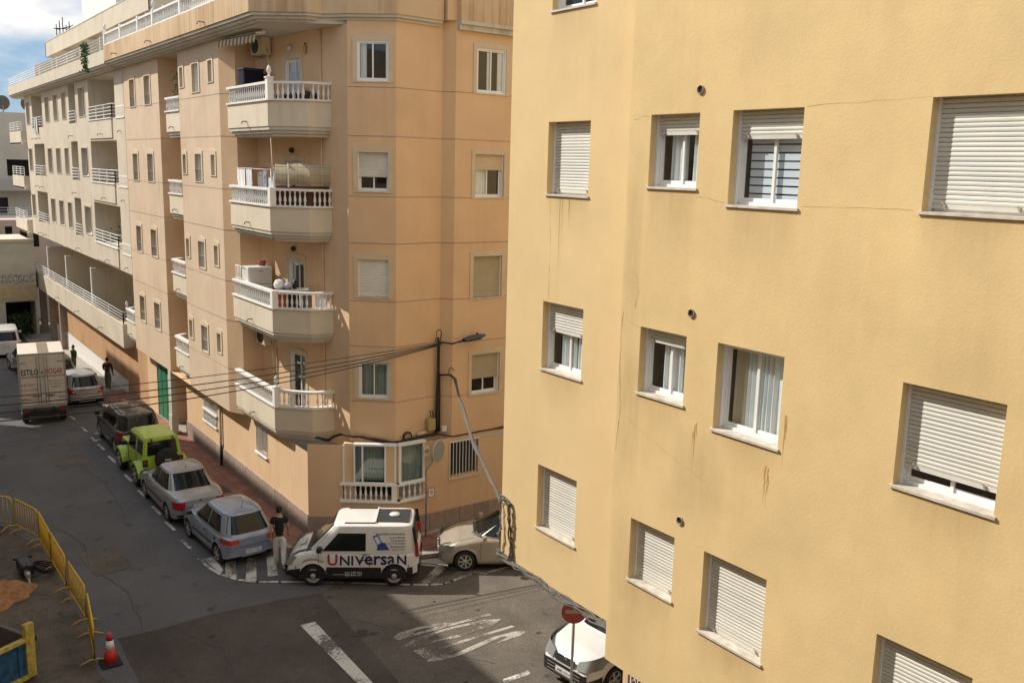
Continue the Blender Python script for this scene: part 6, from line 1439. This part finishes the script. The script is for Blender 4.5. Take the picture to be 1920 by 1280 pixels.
for dx in (-.05, .05, .09):
    mb = MB(); mb.tube([(14.2+dx, 23.71, 3.15), (14.21+dx*.9, 23.7, 4.2), (14.23+dx*.5, 23.7, 5.0 if dx > .08 else 5.95)], .02, 5); mb.build('riser_cable', M['cable'], ms)
mb = MB(); mb.tube([(14.1+.0, 23.7, 6.0)]+[(14.22+.09*cos(t), 23.68, 6.22+.14*sin(t)) for t in [pi*1.2-i*pi*1.4/10 for i in range(11)]]+[(14.28, 23.7, 6.0)], .014, 5); mb.build('drip_loop', M['cable'], ms)
mb = MB(); mb.tube([(14.24, 23.68, 4.95), (14.48, 23.46, 4.98), (14.62, 23.36, 4.86)], .03, 6); mb.build('bracket', M['cable'], ms)
mb = MB(); mb.tube([(14.5+.09*cos(t), 23.40, 5.08+.12*sin(t)) for t in [i*2*pi/12 for i in range(11)]], .012, 5); mb.build('drip_loop', M['cable'], ms)
bx = thing('junction_box', 'beige electrical box hung beside the cable mast above the bay window', 'electrical box', (14.0, 23.7, 3.25))
mb = MB(); mb.box(13.84, 23.6, 3.24, 14.10, 23.79, 3.62, 0, .03); mb.build('case', mat('beige_box', (.40, .33, .16), .6), bx)
mb = MB(); mb.tube([(14.05, 23.68, 3.62), (14.02, 23.66, 3.85), (13.92, 23.66, 3.86), (13.95, 23.66, 3.68)], .02, 5); mb.build('conduit', M['cable'], bx)
o = MB(); o.tube([(13.5, 23.72, 3.16), (13.86, 23.73, 3.2)], .055, 8); ob = o.build('splice_case', M['trim']); rebase(ob, (13.68, 23.72, 3.18)); tag(ob, 'pale tube shaped cable joint on the ledge beside the beige box', 'cable joint')
o = MB(); o.box(14.30, 23.55, 3.18, 14.46, 23.66, 3.34); ob = o.build('meter_box', M['plate']); rebase(ob, (14.38, 23.6, 3.18)); tag(ob, 'tiny white box fixed at the foot of the cable mast', 'electrical box')
o = MB()
for k in range(3): o.tube([(13.15+(.15-.012*k)*cos(t), 23.68-.015*k, 3.16+(.15-.012*k)*sin(t)) for t in [i*2*pi/16 for i in range(17)]], .018, 5)
ob = o.build('cable_coil', M['cable']); rebase(ob, (13.15, 23.68, 3.0)); tag(ob, 'black coil of spare cable hanging above the bay window', 'cable coil')
def bundle(nm, label, pts, n, r, spread, m, group=None, sag=0.0, steps=14, seed=1, cat='cable'):
    rd = random.Random(seed); root = thing(nm, label, cat, pts[0], 0, group)
    P = [Vector(p) for p in pts]; segs = [(b-a).length for a, b in zip(P[:-1], P[1:])]; T = sum(segs)
    for k in range(n):
        off = [Vector((rd.gauss(0, spread), rd.gauss(0, spread), rd.gauss(0, spread))) for _ in range(len(P)*3+2)]; out = []
        for i in range(steps+1):
            d = T*i/steps; j = 0
            while j < len(segs)-1 and d > segs[j]: d -= segs[j]; j += 1
            t = min(1, d/segs[j]); p = P[j].lerp(P[j+1], t)
            s = i/steps*(len(off)-1); q = int(min(s, len(off)-2)); p = p+off[q].lerp(off[q+1], s-q)-Vector((0, 0, 4*sag*(i/steps)*(1-i/steps)))
            out.append(p)
        mb = MB(); mb.tube(out, r*rd.uniform(.7, 1.2), 5); mb.build('wire', m, root)
    return root
bundle('cable_bundle', 'thick black cable bundle looping along the ledge over the bay window', [(10.6, 28.2, 2.72), (11.2, 25.1, 3.0), (11.45, 24.85, 3.24), (11.66, 24.5, 3.22), (12.75, 23.62, 3.05), (13.3, 23.68, 3.08), (14.2, 23.68, 3.12)], 4, .028, .02, M['cable'], steps=30, seed=2)
bundle('cable_bundle', 'thin black cables along the ledge to the right of the cable mast', [(14.2, 23.68, 3.1), (14.62, 23.42, 3.02), (17, 23.42, 3.05), (22, 23.42, 3.05)], 2, .02, .012, M['cable'], steps=16, seed=3)
bundle('cable_bundle', 'grey cable bundle slung across the side street to the yellow block', [(14.6, 23.36, 4.86), (9.82, 13.98, 4.9)], 6, .022, .022, M['cable_grey'], sag=.30, steps=26, seed=4)
bundle('cable_bundle', 'grey cables running down the far edge of the yellow block', [(9.80, 13.96, 4.98), (9.78, 13.62, 4.92), (9.80, 13.58, 4.3), (9.80, 13.55, 3.82)], 5, .017, .028, M['cable_grey'], steps=24, seed=5)
bundle('cable_bundle', 'pale wires dangling at the far corner of the yellow block', [(9.79, 13.93, 4.9), (9.78, 13.9, 4.3), (9.79, 13.92, 3.75)], 3, .010, .02, M['kerb'], steps=20, seed=9)
bundle('cable_bundle', 'heavy grey cable bundle along the lower edge of the yellow block', [(9.78, 13.98, 3.78), (9.78, 12.2, 3.70), (9.78, 10.42, 3.66)], 13, .017, .030, M['cable_grey'], steps=26, seed=6)
for k, (zl, yl, sg_l) in enumerate(((5.62, 25.0, .2), (5.46, 25.2, .34), (5.30, 25.3, .44), (5.14, 25.1, .5))):
    lab = ('uppermost of the thin black wires strung across the street', 'second highest thin black wire strung across the street', 'third highest thin black wire strung across the street', 'lowest of the thin black wires strung across the street')[k]
    rt = thing('overhead_wire', lab, 'wire', (14.15, 23.7, 5.9), 0, 'wires strung across the street')
    A, B = Vector((14.15, 23.42, 6.0-.02*k)), Vector((-1.0, yl-.4, zl)); mb = MB()
    mb.tube([A.lerp(B, i/30)-Vector((0, 0, 4*sg_l*(i/30)*(1-i/30))) for i in range(31)], .015 if k else .011, 5); mb.build('wire', M['cable'], rt)

# ------------------------------------------------------------------ things on the corner balconies
def ac_unit(label, c, d, n):
    d = Vector((*d, 0)).normalized(); n = Vector((*n, 0)).normalized(); c = Vector(c); r = thing('air_conditioner', label, 'air conditioner', tuple(c), 0, 'air conditioners on the balcony wall')
    mb = MB(); mb.obox(c, d*.38, n*.15, Vector((0, 0, .27)), 0, .015); mb.build('casing', M['trim'], r)
    mb = MB(); q = c+n*.152-d*.08; pts = [q+d*.22*cos(2*pi*i/20)+Vector((0, 0, .22*sin(2*pi*i/20))) for i in range(20)]; mb.extrude(pts, n*.01); mb.build('fan_grille', M['black'], r)
    mb = MB()
    for s in (-.28, .28): mb.obox(c+d*s-n*.05+Vector((0, 0, -.29)), d*.02, n*.22, Vector((0, 0, .015)))
    mb.build('bracket', M['kerb'], r)
    mb = MB(); mb.tube([c+d*.38+Vector((0, 0, -.1)), c+d*.44+Vector((0, 0, -.3)), c+d*.44-n*.1+Vector((0, 0, -1.2))], .02, 5); mb.build('pipe', M['trim'], r)
dd_, nn_ = (.12, -.99), (-.99, -.12)
ac_unit('air conditioner under the striped awning on the top corner balcony', (10.93, 29.2, 14.75), dd_, nn_)
ac_unit('air conditioner under the third balcony, above the lowest one', (10.95, 29.45, 5.5), dd_, nn_)
aw = thing('awning', 'folded awning with striped scalloped valance over the top corner balcony', 'awning', (10.3, 29.0, 15.0))
AWC = mat('awning_cloth', (.62, .52, .36), .9); AWD = mat('awning_stripe', (.22, .17, .10), .9)
mb = MB(); a_, b_ = Vector((10.2, 30.2, 15.02)), Vector((10.35, 27.35, 14.95)); mb.tube([a_, b_], .06, 8); mb.build('roller', M['white'], aw)
for k in range(20):
    p, q = a_.lerp(b_, k/20), a_.lerp(b_, (k+1)/20); o1 = Vector((-.26, -.02, -.10)); o2 = Vector((-.29, -.02, -.33))
    mb = MB(); m_ = (p+q)/2
    mb.bm.faces.new([mb.bm.verts.new(v) for v in (p, q, q+o1, p+o1)]); mb.bm.faces.new([mb.bm.verts.new(v) for v in (p+o1, q+o1, q+o2+Vector((0, 0, .06)), m_+o2-Vector((0, 0, .02)), p+o2+Vector((0, 0, .06)))])
    mb.build('valance_strip', AWC if k % 2 else AWD, aw)
mb = MB(); mb.tube([b_, b_+Vector((-.25, 0, -.05))], .03, 6); mb.build('arm', M['white'], aw)
tk = thing('storage_box', 'dark navy storage tub standing on the top corner balcony', 'storage box', (10.55, 29.3, 12.25)); mb = MB(); mb.box(10.3, 29.0, 12.3, 10.95, 29.55, 14.05, 0, .06); mb.build('tub', mat('navy_plastic', (.008, .010, .024), .7, spec=.2), tk); mb = MB(); mb.box(10.28, 28.98, 14.0, 10.97, 29.57, 14.06, 0, .02); mb.build('lid', mat('navy_lid', (.014, .018, .04), .4), tk)
def wall_lamp(label, u, z, m):
    c = f_door.P(u, z, .06); r = thing('wall_lamp', label, 'lamp', tuple(c)); mb = MB(); mb.lathe([(.05, -.12), (.07, .05), (.08, .06), (.02, .12)], 8, c); mb.build('lantern', m, r); mb = MB(); mb.tube([c+Vector((0, 0, .12)), c+Vector((0, 0, .18)), c-f_door.n*.06+Vector((0, 0, .16))], .015, 5); mb.build('arm', M['black'], r)
LG = mat('lantern_glass', (.45, .30, .10), .4)
wall_lamp('yellow lantern beside the door of the top corner balcony', 3.88, 14.5, LG)
for k, lab in ((3, 'small round lamp above the door of the top corner balcony'), (2, 'dark round lamp above the door on the laundry balcony'), (1, 'dark round lamp above the door on the balcony with the white cabinet')):
    c = f_door.P(3.0, 5.52+3.03*k, .07); r = thing('door_lamp', lab, 'lamp', tuple(c)); mb = MB(); bmesh.ops.create_icosphere(mb.bm, subdivisions=2, radius=.085, matrix=Matrix.Translation(c)); mb.build('globe', M['sill'] if k == 3 else M['cable'], r, smooth=True); mb = MB(); f_door.box(mb, 2.95, 3.05, 5.48+3.03*k, 5.56+3.03*k, 0, .04); mb.build('base', M['kerb'], r)
mb = MB(); mb.tube([f_door.P(4.72, 2.95, .03), f_door.P(4.72, 15.0, .03)], .03, 6); mb.build('downpipe', M['peach'], Lb)
mb = MB(); mb.tube([f_door.P(1.7, 2.95, .02), f_door.P(1.7, 5.2, .02)], .018, 5); mb.build('conduit', M['trim'], Lb)
# plant pots on the top balcony
POT = mat('dark_pot', (.02, .02, .022), .6)
for k, (x, y, s) in enumerate(((10.32, 26.32, .7), (10.48, 26.18, .9), (10.62, 26.03, 1.0), (10.78, 25.9, 1.2), (10.98, 25.76, 1.5), (11.2, 25.74, 1.3))):
    lab = ('smallest dark pot, nearest the pineapple post on the top balcony', 'second dark pot from the pineapple post on the top balcony', 'third dark pot from the pineapple post on the top balcony', 'tall dark pot, fourth from the pineapple post on the top balcony', 'widest dark pot on the top balcony', 'dark pot farthest from the pineapple post on the top balcony')[k]
    r = thing('plant_pot', lab, 'plant pot', (x, y, 12.94), 0, 'dark pots lined up on the top balcony'); mb = MB(); mb.lathe([(.05*s, 12.97), (.075*s, 12.97+.16*s), (.07*s, 12.97+.17*s), (.05*s, 12.97+.13*s)], 10, (x, y, 0)); mb.build('pot', POT, r)
    mb = MB()
    for j in range(6): a = j*1.05; mb.tube([(x, y, 12.97+.12*s), (x+.05*s*cos(a), y+.05*s*sin(a), 12.97+.24*s)], [.008, .003], 4)
    mb.build('stems', M['leaf'], r)
# laundry balcony
dz = FZ[2]
ck = thing('clothes_airer', 'folding clothes airer with red bars above the laundry balcony', 'clothes airer', (10.4, 28.5, 9.92))
mb = MB()
for k in range(6): mb.tube([(10.22+.1*k, 29.7, 11.0), (10.22+.1*k, 26.75, 10.98)], .008, 4)
mb.build('lines', M['galv'], ck); mb = MB(); mb.tube([(10.22, 28.3, 11.02), (10.74, 28.3, 11.02)], .015, 5); mb.tube([(10.22, 26.75, 11.0), (10.74, 26.75, 11.0)], .015, 5); mb.build('cross_bar', mat('red_tube', (.4, .03, .03), .5), ck); mb = MB()
for x, y in ((10.26, 29.7), (10.74, 29.7), (10.26, 26.8), (10.74, 26.8)): mb.tube([(x, y, 9.2), (x, y, 11.02)], .012, 5)
mb.build('legs', M['galv'], ck)
def cloth(label, y0, y1, z0, z1, m, x=10.23, amp=.03, folds=2.5, taper=0.0):
    mb = MB(); ph = random.random()*6
    mb.grid(lambda a, b: Vector((x+amp*sin(a*folds*2*pi+ph)*(1.2-b)+.03*(1-b), lerp(y0, y1, a)+taper*(1-b)*(a-.5), lerp(z0, z1, b)+.015*sin(a*9+ph))), 24, 10)
    o = mb.build('hanging_laundry', m); rebase(o, (x, (y0+y1)/2, z1)); tag(o, label, 'laundry', 'washing hung on the second balcony from the top')
WS = mat('white_linen', (.74, .74, .75), .9); GS = mat('grey_linen', (.20, .19, .20), .9); PS = mat('patterned_linen', (.42, .44, .52), .9, mott=.5, mscale=14)
cloth('long white cloth hung at the far end of the washing line', 29.7, 28.95, 9.95, 11.0, WS)
cloth('white T-shirt pegged beside the long white cloth', 28.85, 28.35, 10.0, 10.98, WS, taper=.1)
cloth('grey towel in the middle of the washing line', 28.2, 27.5, 10.0, 10.9, GS, x=10.36, amp=.015)
cloth('white and blue patterned garment on the washing line', 27.4, 27.05, 9.95, 10.98, PS, amp=.05)
cloth('white cloth nearest the parasol pole on the washing line', 26.95, 26.7, 10.0, 10.75, WS, taper=-.15)
pp = thing('parasol', 'closed white parasol on a thin pole at the corner of the laundry balcony', 'parasol', (10.3, 26.6, 9.92)); mb = MB(); mb.tube([(10.3, 26.6, 9.3), (10.22, 26.65, 11.9)], .018, 6); mb.build('pole', mat('pole_wood', (.45, .36, .28), .6), pp); mb = MB(); mb.lathe([(.10, 0), (.12, .1), (.05, .75), (.02, 1.0)], 10, (10.29, 26.61, 9.97)); mb.build('canopy', WS, pp)
# reed screen along the front of that balcony
rs = thing('reed_screen', 'pale reed screen tied above the balustrade of the laundry balcony', 'screen', (10.9, 25.7, 10.4)); RS = mat('reed', (.50, .44, .32), .9, mott=.2, mscale=30); RS2 = mat('reed_dark', (.40, .35, .24), .9)
line = [Vector((10.22, 26.34, 0)), Vector((10.96, 25.62, 0)), Vector((11.66, 25.52, 0))]
def at_line(t):
    L1 = (line[1]-line[0]).length; L2 = (line[2]-line[1]).length; d = t*(L1+L2); return line[0].lerp(line[1], d/L1) if d < L1 else line[1].lerp(line[2], (d-L1)/L2)
mb = MB(); mb.tube([(0, 0, 0), (0, 0, .60)], .0125, 5); reed = mesh_only(mb, 'reed', [RS]); mb = MB(); mb.tube([(0, 0, 0), (0, 0, .60)], .0125, 5); reed2 = mesh_only(mb, 'reed', [RS2])
for k in range(92):
    p = at_line(k/91); inst(random.choice([reed, reed, reed2]), 'reed', rs, Matrix.Translation((p.x, p.y, 10.56-.02*sin(k/8)+.0)))
for z in (10.62, 10.85, 11.08):
    mb = MB(); mb.tube([at_line(i/16)+Vector((0, 0, z)) for i in range(17)], .016, 4); mb.build('tie', M['kerb'], rs)
mb = MB(); p = at_line(.22); mb.box(p.x-.02, p.y-.03, 10.5, p.x+.02, p.y-.0, 11.18); mb.build('support', M['white'], rs)
mb = MB(); A = [at_line(i/10)+Vector((.03, .06, 0)) for i in range(11)]
for a, b in zip(A[:-1], A[1:]): mb.quad([(a.x, a.y, 9.95), (b.x, b.y, 9.95), (b.x, b.y, 10.54), (a.x, a.y, 10.54)])
o = mb.build('windbreak', mat('brown_windbreak', (.10, .045, .03), .9)); rebase(o, (10.9, 25.8, 9.92)); tag(o, 'dark brown windbreak cloth behind the balusters of the laundry balcony', 'cloth')
# third balcony: white cabinet, airer, table with clothes
wc = thing('cabinet', 'white cabinet standing on the balcony below the laundry', 'cabinet', (10.55, 29.0, 6.2)); CM = mat('cabinet_white', (.66, .64, .60), .5)
mb = MB(); mb.box(10.16, 28.7, 6.2, 10.95, 29.3, 7.9, 0, .015); mb.build('case', CM, wc)
for z0, z1 in ((6.5, 7.34), (7.37, 7.86)):
    mb = MB(); mb.box(10.19, 28.66, z0, 10.92, 28.70, z1, 0, .008); dr = mb.build('door', CM, wc); mb = MB(); mb.box(10.5, 28.635, z1-.1, 10.62, 28.66, z1-.07); mb.build('handle', M['kerb'], dr)
mb = MB(); mb.lathe([(.10, 7.9), (.13, 8.08), (.12, 8.09), (.1, 7.95)], 12, (10.75, 29.05, 0)); o = mb.build('clay_pot', mat('brick_clay', (.26, .09, .06), .8)); rebase(o, (10.75, 29.05, 7.9)); tag(o, 'brick red pot standing on top of the white cabinet', 'plant pot')
ax = thing('clothes_rack', 'white wire rack leaning beside the white cabinet', 'rack', (10.15, 29.5, 6.9)); mb = MB()
for k in range(4): mb.tube([(10.10, 29.75-.14*k, 6.9), (10.14, 29.75-.14*k, 7.9)], .014, 4)
for z in (7.2, 7.5, 7.88): mb.tube([(10.13, 29.8, z), (10.13, 29.0, z)], .012, 4)
mb.build('wires', M['white'], ax)
tb = thing('folding_table', 'small grey folding table loaded with clothes on the third balcony', 'table', (10.75, 26.6, 6.9)); mb = MB(); mb.obox((10.75, 26.5, 7.42), (.42, -.2, 0), (.12, .25, 0), (0, 0, .02)); mb.build('top', M['kerb'], tb)
for sx, sy in ((-.3, .3), (.35, .05), (-.1, -.2), (.4, -.25)):
    mb = MB(); mb.tube([(10.75+sx, 26.5+sy, 6.2), (10.75+sx, 26.5+sy, 7.42)], .015, 5); mb.build('leg', M['galv'], tb)
def lump(label, c, s, m, seed):
    rd = random.Random(seed); mb = MB(); bmesh.ops.create_icosphere(mb.bm, subdivisions=3, radius=1)
    for v in mb.bm.verts: v.co = Vector((v.co.x*s[0], v.co.y*s[1], v.co.z*s[2]))*(1+.18*sin(v.co.x*5+seed)*sin(v.co.y*4+v.co.z*6)); v.co += Vector(c)
    o = mb.build('clothes_pile', m, smooth=True); rebase(o, c); tag(o, label, 'clothes', 'clothes heaped on the folding table')
lump('white heap of clothes on the folding table', (10.42, 26.75, 7.56), (.16, .14, .17), WS, 1); lump('striped shirt heaped on the folding table', (10.62, 26.6, 7.52), (.15, .13, .11), PS, 2); lump('black garment standing in the heap on the folding table', (10.85, 26.62, 7.56), (.07, .09, .15), M['ink'], 3)
for k, (x, y, m_, lab) in enumerate(((10.32, 26.28, mat('orange_cloth', (.45, .09, .03), .9), 'orange red cloth behind the first balusters of the third balcony'), (10.6, 26.08, M['ink'], 'black cloth behind the balusters of the third balcony'), (10.9, 25.85, GS, 'dark grey cloth behind the bend of the third balcony'), (11.3, 25.72, WS, 'white bundle behind the last balusters of the third balcony'))):
    mb = MB(); mb.grid(lambda a, b: Vector((x+(a-.5)*.26+.012*sin(a*14), y-(a-.5)*.2+.02*sin(a*9), 6.95+.38*b)), 10, 3); o = mb.build('hanging_cloth', m_); rebase(o, (x, y, 6.9)); tag(o, lab, 'cloth')
# plants
def leaf_cloud(name, label, cat, c, s, n, seed, size=.06, down=0.0, stems=True, parent=None):
    rd = random.Random(seed); r = thing(name, label, cat, c); c = Vector(c); mb = MB()
    for i in range(n):
        p = Vector((rd.gauss(0, .45)*s[0], rd.gauss(0, .45)*s[1], rd.uniform(-1, 1)*s[2])); d = Vector((rd.gauss(0, 1), rd.gauss(0, 1), rd.gauss(0, .6)-down)).normalized(); a = d.cross(Vector((rd.random(), rd.random(), 1))).normalized(); l = size*rd.uniform(.6, 1.4); q = c+p
        mb.quad([q, q+d*l*.5+a*l*.3, q+d*l, q+d*l*.5-a*l*.3])
    mb.build('foliage', M['leaf'], r)
    if stems:
        mb = MB()
        for i in range(7): p = Vector((rd.gauss(0, .4)*s[0], rd.gauss(0, .4)*s[1], rd.uniform(.2, 1)*s[2])); mb.tube([c-Vector((0, 0, s[2])), c+p*.4, c+p], .008, 4)
        mb.build('stems', M['plinth'], r)
leaf_cloud('potted_shrub', 'leafy potted plant on the uppermost small balcony between the two wings', 'plant', (10.35, 36.2, 13.95), (.28, .35, .5), 170, 5, .09)
leaf_cloud('trailing_plant', 'green trailing plant hanging over the roof terrace railing', 'plant', (9.42, 47.4, 15.75), (.16, .45, .62), 420, 6, .12, 1.0, False)
leaf_cloud('potted_shrub', 'dark plant behind the third loggia railing of the cream block', 'plant', (10.6, 47.0, 7.7), (.3, 1.0, .4), 160, 8, .12)
leaf_cloud('potted_shrub', 'small green plant in the top loggia at the left of the cream block', 'plant', (10.2, 66.6, 13.2), (.15, .2, .5), 80, 12, .1)
leaf_cloud('potted_shrub', 'small plant beside the white chair at the end of the long terrace', 'plant', (10.4, 44.7, 4.3), (.2, .25, .45), 80, 13, .1)
ch = thing('plastic_chair', 'white plastic chair at the near end of the long terrace', 'chair', (10.5, 45.2, 3.5)); mb = MB(); mb.box(10.2, 44.95, 3.95, 10.65, 45.4, 4.0, 0, .01); mb.build('seat', M['white'], ch); mb = MB(); mb.obox((10.6, 45.2, 4.25), (.03, 0, .02), (0, .22, 0), (-.03, 0, .27), 0, .02); mb.build('backrest', M['white'], ch)
for x in (10.22, 10.62):
    for y in (44.98, 45.38): mb = MB(); mb.tube([(x, y, 3.5), (x, y, 3.96)], .02, 5); mb.build('leg', M['white'], ch)
o = MB(); o.box(13.0, 58.6, 2.6, 13.15, 60.6, 4.4); ob = o.build('grey_shed_panel', mat('slate_panel', (.10, .11, .12), .6)); rebase(ob, (13.1, 59.6, 2.6)); tag(ob, 'dark grey board decorated with pale discs on the long terrace', 'board')
# dish at the far end of the terrace
sd_ = thing('satellite_dish', 'yellowed satellite dish at the far end of the long terrace', 'satellite dish', (9.8, 75.6, 3.2)); mb = MB(); mb.grid(lambda a, b: Vector((9.4, 75.5, 3.3))+Vector((.42*b*cos(2*pi*a), -.12+.14*b*b, .5*b*sin(2*pi*a))), 20, 5); mb.build('dish', mat('yellowed_enamel', (.45, .28, .06), .6), sd_); mb = MB(); mb.tube([(9.4, 75.45, 3.3), (9.95, 75.6, 3.1)], .03, 5); mb.tube([(9.4, 75.38, 3.0), (9.42, 75.0, 3.2)], .015, 4); mb.build('arm', M['kerb'], sd_)
# cloths hanging from the top left loggia
for k, (y, c_, lab) in enumerate(((66.6, (.50, .58, .72), 'pale blue cloth hung over the railing of the top left loggia'), (65.9, (.72, .72, .74), 'white cloth hung over the railing of the top left loggia'))):
    mb = MB(); mb.grid(lambda a, b: Vector((9.98+.02*sin(a*12), y-.5*a, 12.75+.85*b-.2*a*(1-b))), 10, 4); o = mb.build('hanging_cloth', mat('loggia_cloth', c_, .9)); rebase(o, (10, y, 13.4)); tag(o, lab, 'cloth')
# pots and aerials on the roof
rt = thing('roof_aerials', 'cluster of aerials and a chimney pot on the far roof corner of the cream block', 'aerial', (12.6, 70.5, 18.8)); mb = MB(); mb.box(12.4, 70.2, 18.0, 12.9, 70.8, 19.3); mb.build('chimney', M['cornice'], rt); mb = MB()
for k in range(5): mb.tube([(12.3+.2*k, 70.4, 19.2), (12.3+.2*k, 70.4, 19.9+.25*(k % 3))], .03, 4); mb.tube([(12.1+.2*k, 70.1, 19.6), (12.6+.2*k, 70.7, 19.6+.1*k)], .03, 4)
mb.build('aerial', M['cable'], rt)

# ------------------------------------------------------------------ the end of the street
# low building with garage, boundary wall with graffiti, tan awning
gb = thing('garage_building', 'pale low building with a dark open garage at the end of the street', 'building', (6, 69, -.9))
fg = Fr((-6, 69.5), (9.9, 69.5)); mb = MB(); go = (fg.L-1.95, fg.L-.15, -.9, 1.55)
wall(mb, fg, -1.2, 5.6, [go, (fg.L-9, fg.L-6, -.9, 1.6)], 2.5, back=1); mb.quad([(-6, 69.5, 5.6), (9.9, 69.5, 5.6), (9.9, 76, 5.6), (-6, 76, 5.6)]); mb.quad([(9.9, 69.5, -1.2), (9.9, 76, -1.2), (9.9, 76, 5.6), (9.9, 69.5, 5.6)])
mb.build('wall', [mat('greenish_render', (.60, .57, .48), .9, mott=.1, mscale=1), M['dark']], gb)
mb = MB(); fg.box(mb, 0, fg.L, 5.55, 5.75, -.1, .1); mb.build('coping', M['trim'], gb)
mb = MB(); fg.box(mb, fg.L-5, fg.L-.02, 2.75, 3.45, .0, .03); mb.build('graffiti_band', mat('grey_band', (.52, .48, .41), .9, mott=.4, mscale=5), gb)
gm = MB(); rd = random.Random(4)
for k in range(9):
    u = fg.L-3.2+.32*k; gm.tube([fg.P(u+.12*cos(t)*(1+.3*sin(2*t)), 3.1+.22*sin(t), .035) for t in [i*2*pi/12+rd.random() for i in range(11)]], .018, 4)
gm.build('graffiti_scrawl', M['cable_grey'], gb)
mb = MB()
for k in range(6): fg.box(mb, fg.L-5, fg.L-.05, 1.62+.18*k, 1.79+.18*k, .0, .05+.02*(k % 2))
mb.build('fascia_board', mat('tan_boards', (.60, .48, .30), .7, mott=.1), gb)
leaf_cloud('bush', 'dark green bush growing in front of the open garage', 'bush', (8.7, 68.6, .15), (.7, .5, .75), 420, 21, .22)
hb = thing('apartment_building', 'plain beige block with balconies behind the low garage building', 'building', (11, 90, -.9))
fh = Fr((-8, 90), (15.2, 90)); ops = []
for z in (3.2, 6.3, 9.4, 12.2):
    for u in (2, 7, 12, 17.6): ops.append((u, u+1.5, z, z+1.4, .25))
mb = MB(); wall(mb, fh, -1, 14.8, ops+[(18.0+2.2, 22.4, 9.35, 10.9, 1.4)] if False else [o for o in ops if not (o[0] > 17 and o[2] > 9)]+[(19.2, 23.0, 9.5, 10.9, 1.4)], .25, back=1); mb.quad([(-8, 90, 14.8), (15.2, 90, 14.8), (15.2, 100, 14.8), (-8, 100, 14.8)])
mb.quad([(15.2, 90, -1), (15.2, 100, -1), (15.2, 100, 14.8), (15.2, 90, 14.8)]); mb.build('wall', [mat('far_beige', (.54, .49, .41), .9, mott=.08, mscale=.6), M['dark']], hb)
for z0, z1, u0, u1 in ((8.3, 9.3, 17.5, 23.2), (5.6, 6.2, 16, 23.2)):
    mb = MB(); fh.box(mb, u0, u1, z0, z1, 0, 1.2); mb.build('balcony', mat('grey_balcony', (.42, .40, .37), .9), hb)
tube_rail([(8, 88.85), (15.2, 88.85)], 6.2, .7, 3, hb, post=1.5)
mb = MB(); fh.box(mb, 18, 23.2, 3.0, 3.4, 0, 1.0); mb.build('red_ledge', mat('red_ledge', (.25, .08, .06), .8), hb)
for k, x in enumerate((11.3, 13.2)):
    r = thing('satellite_dish', ('grey satellite dish at the left on the far beige roof', 'grey satellite dish at the right on the far beige roof')[k], 'satellite dish', (x, 90.5, 14.8)); mb = MB(); mb.grid(lambda a, b: Vector((x, 90.4, 15.6))+Vector((.55*b*cos(2*pi*a), .2*b*b, .6*b*sin(2*pi*a))), 18, 4); mb.build('dish', M['cable_grey'], r); mb = MB(); mb.tube([(x, 90.5, 14.8), (x, 90.45, 15.6)], .05, 5); mb.build('mast', M['kerb'], r)
rw = thing('house', 'small pink and white walled house just left of the cream block', 'house', (9, 82, -.9)); fr_ = Fr((7.5, 80), (12.5, 80)); mb = MB(); wall(mb, fr_, -1, 6.4, [(2.0, 2.5, 4.3, 5.9, .3), (3.0, 3.5, 4.3, 5.9, .3), (3.9, 4.3, 4.3, 5.9, .3)], .3, back=1); mb.quad([(7.5, 80, 6.4), (12.5, 80, 6.4), (12.5, 86, 6.4), (7.5, 86, 6.4)]); mb.quad([(7.5, 86, -1), (7.5, 80, -1), (7.5, 80, 6.4), (7.5, 86, 6.4)]); mb.build('wall', [mat('pink_render', (.58, .46, .39), .9), M['dark']], rw)
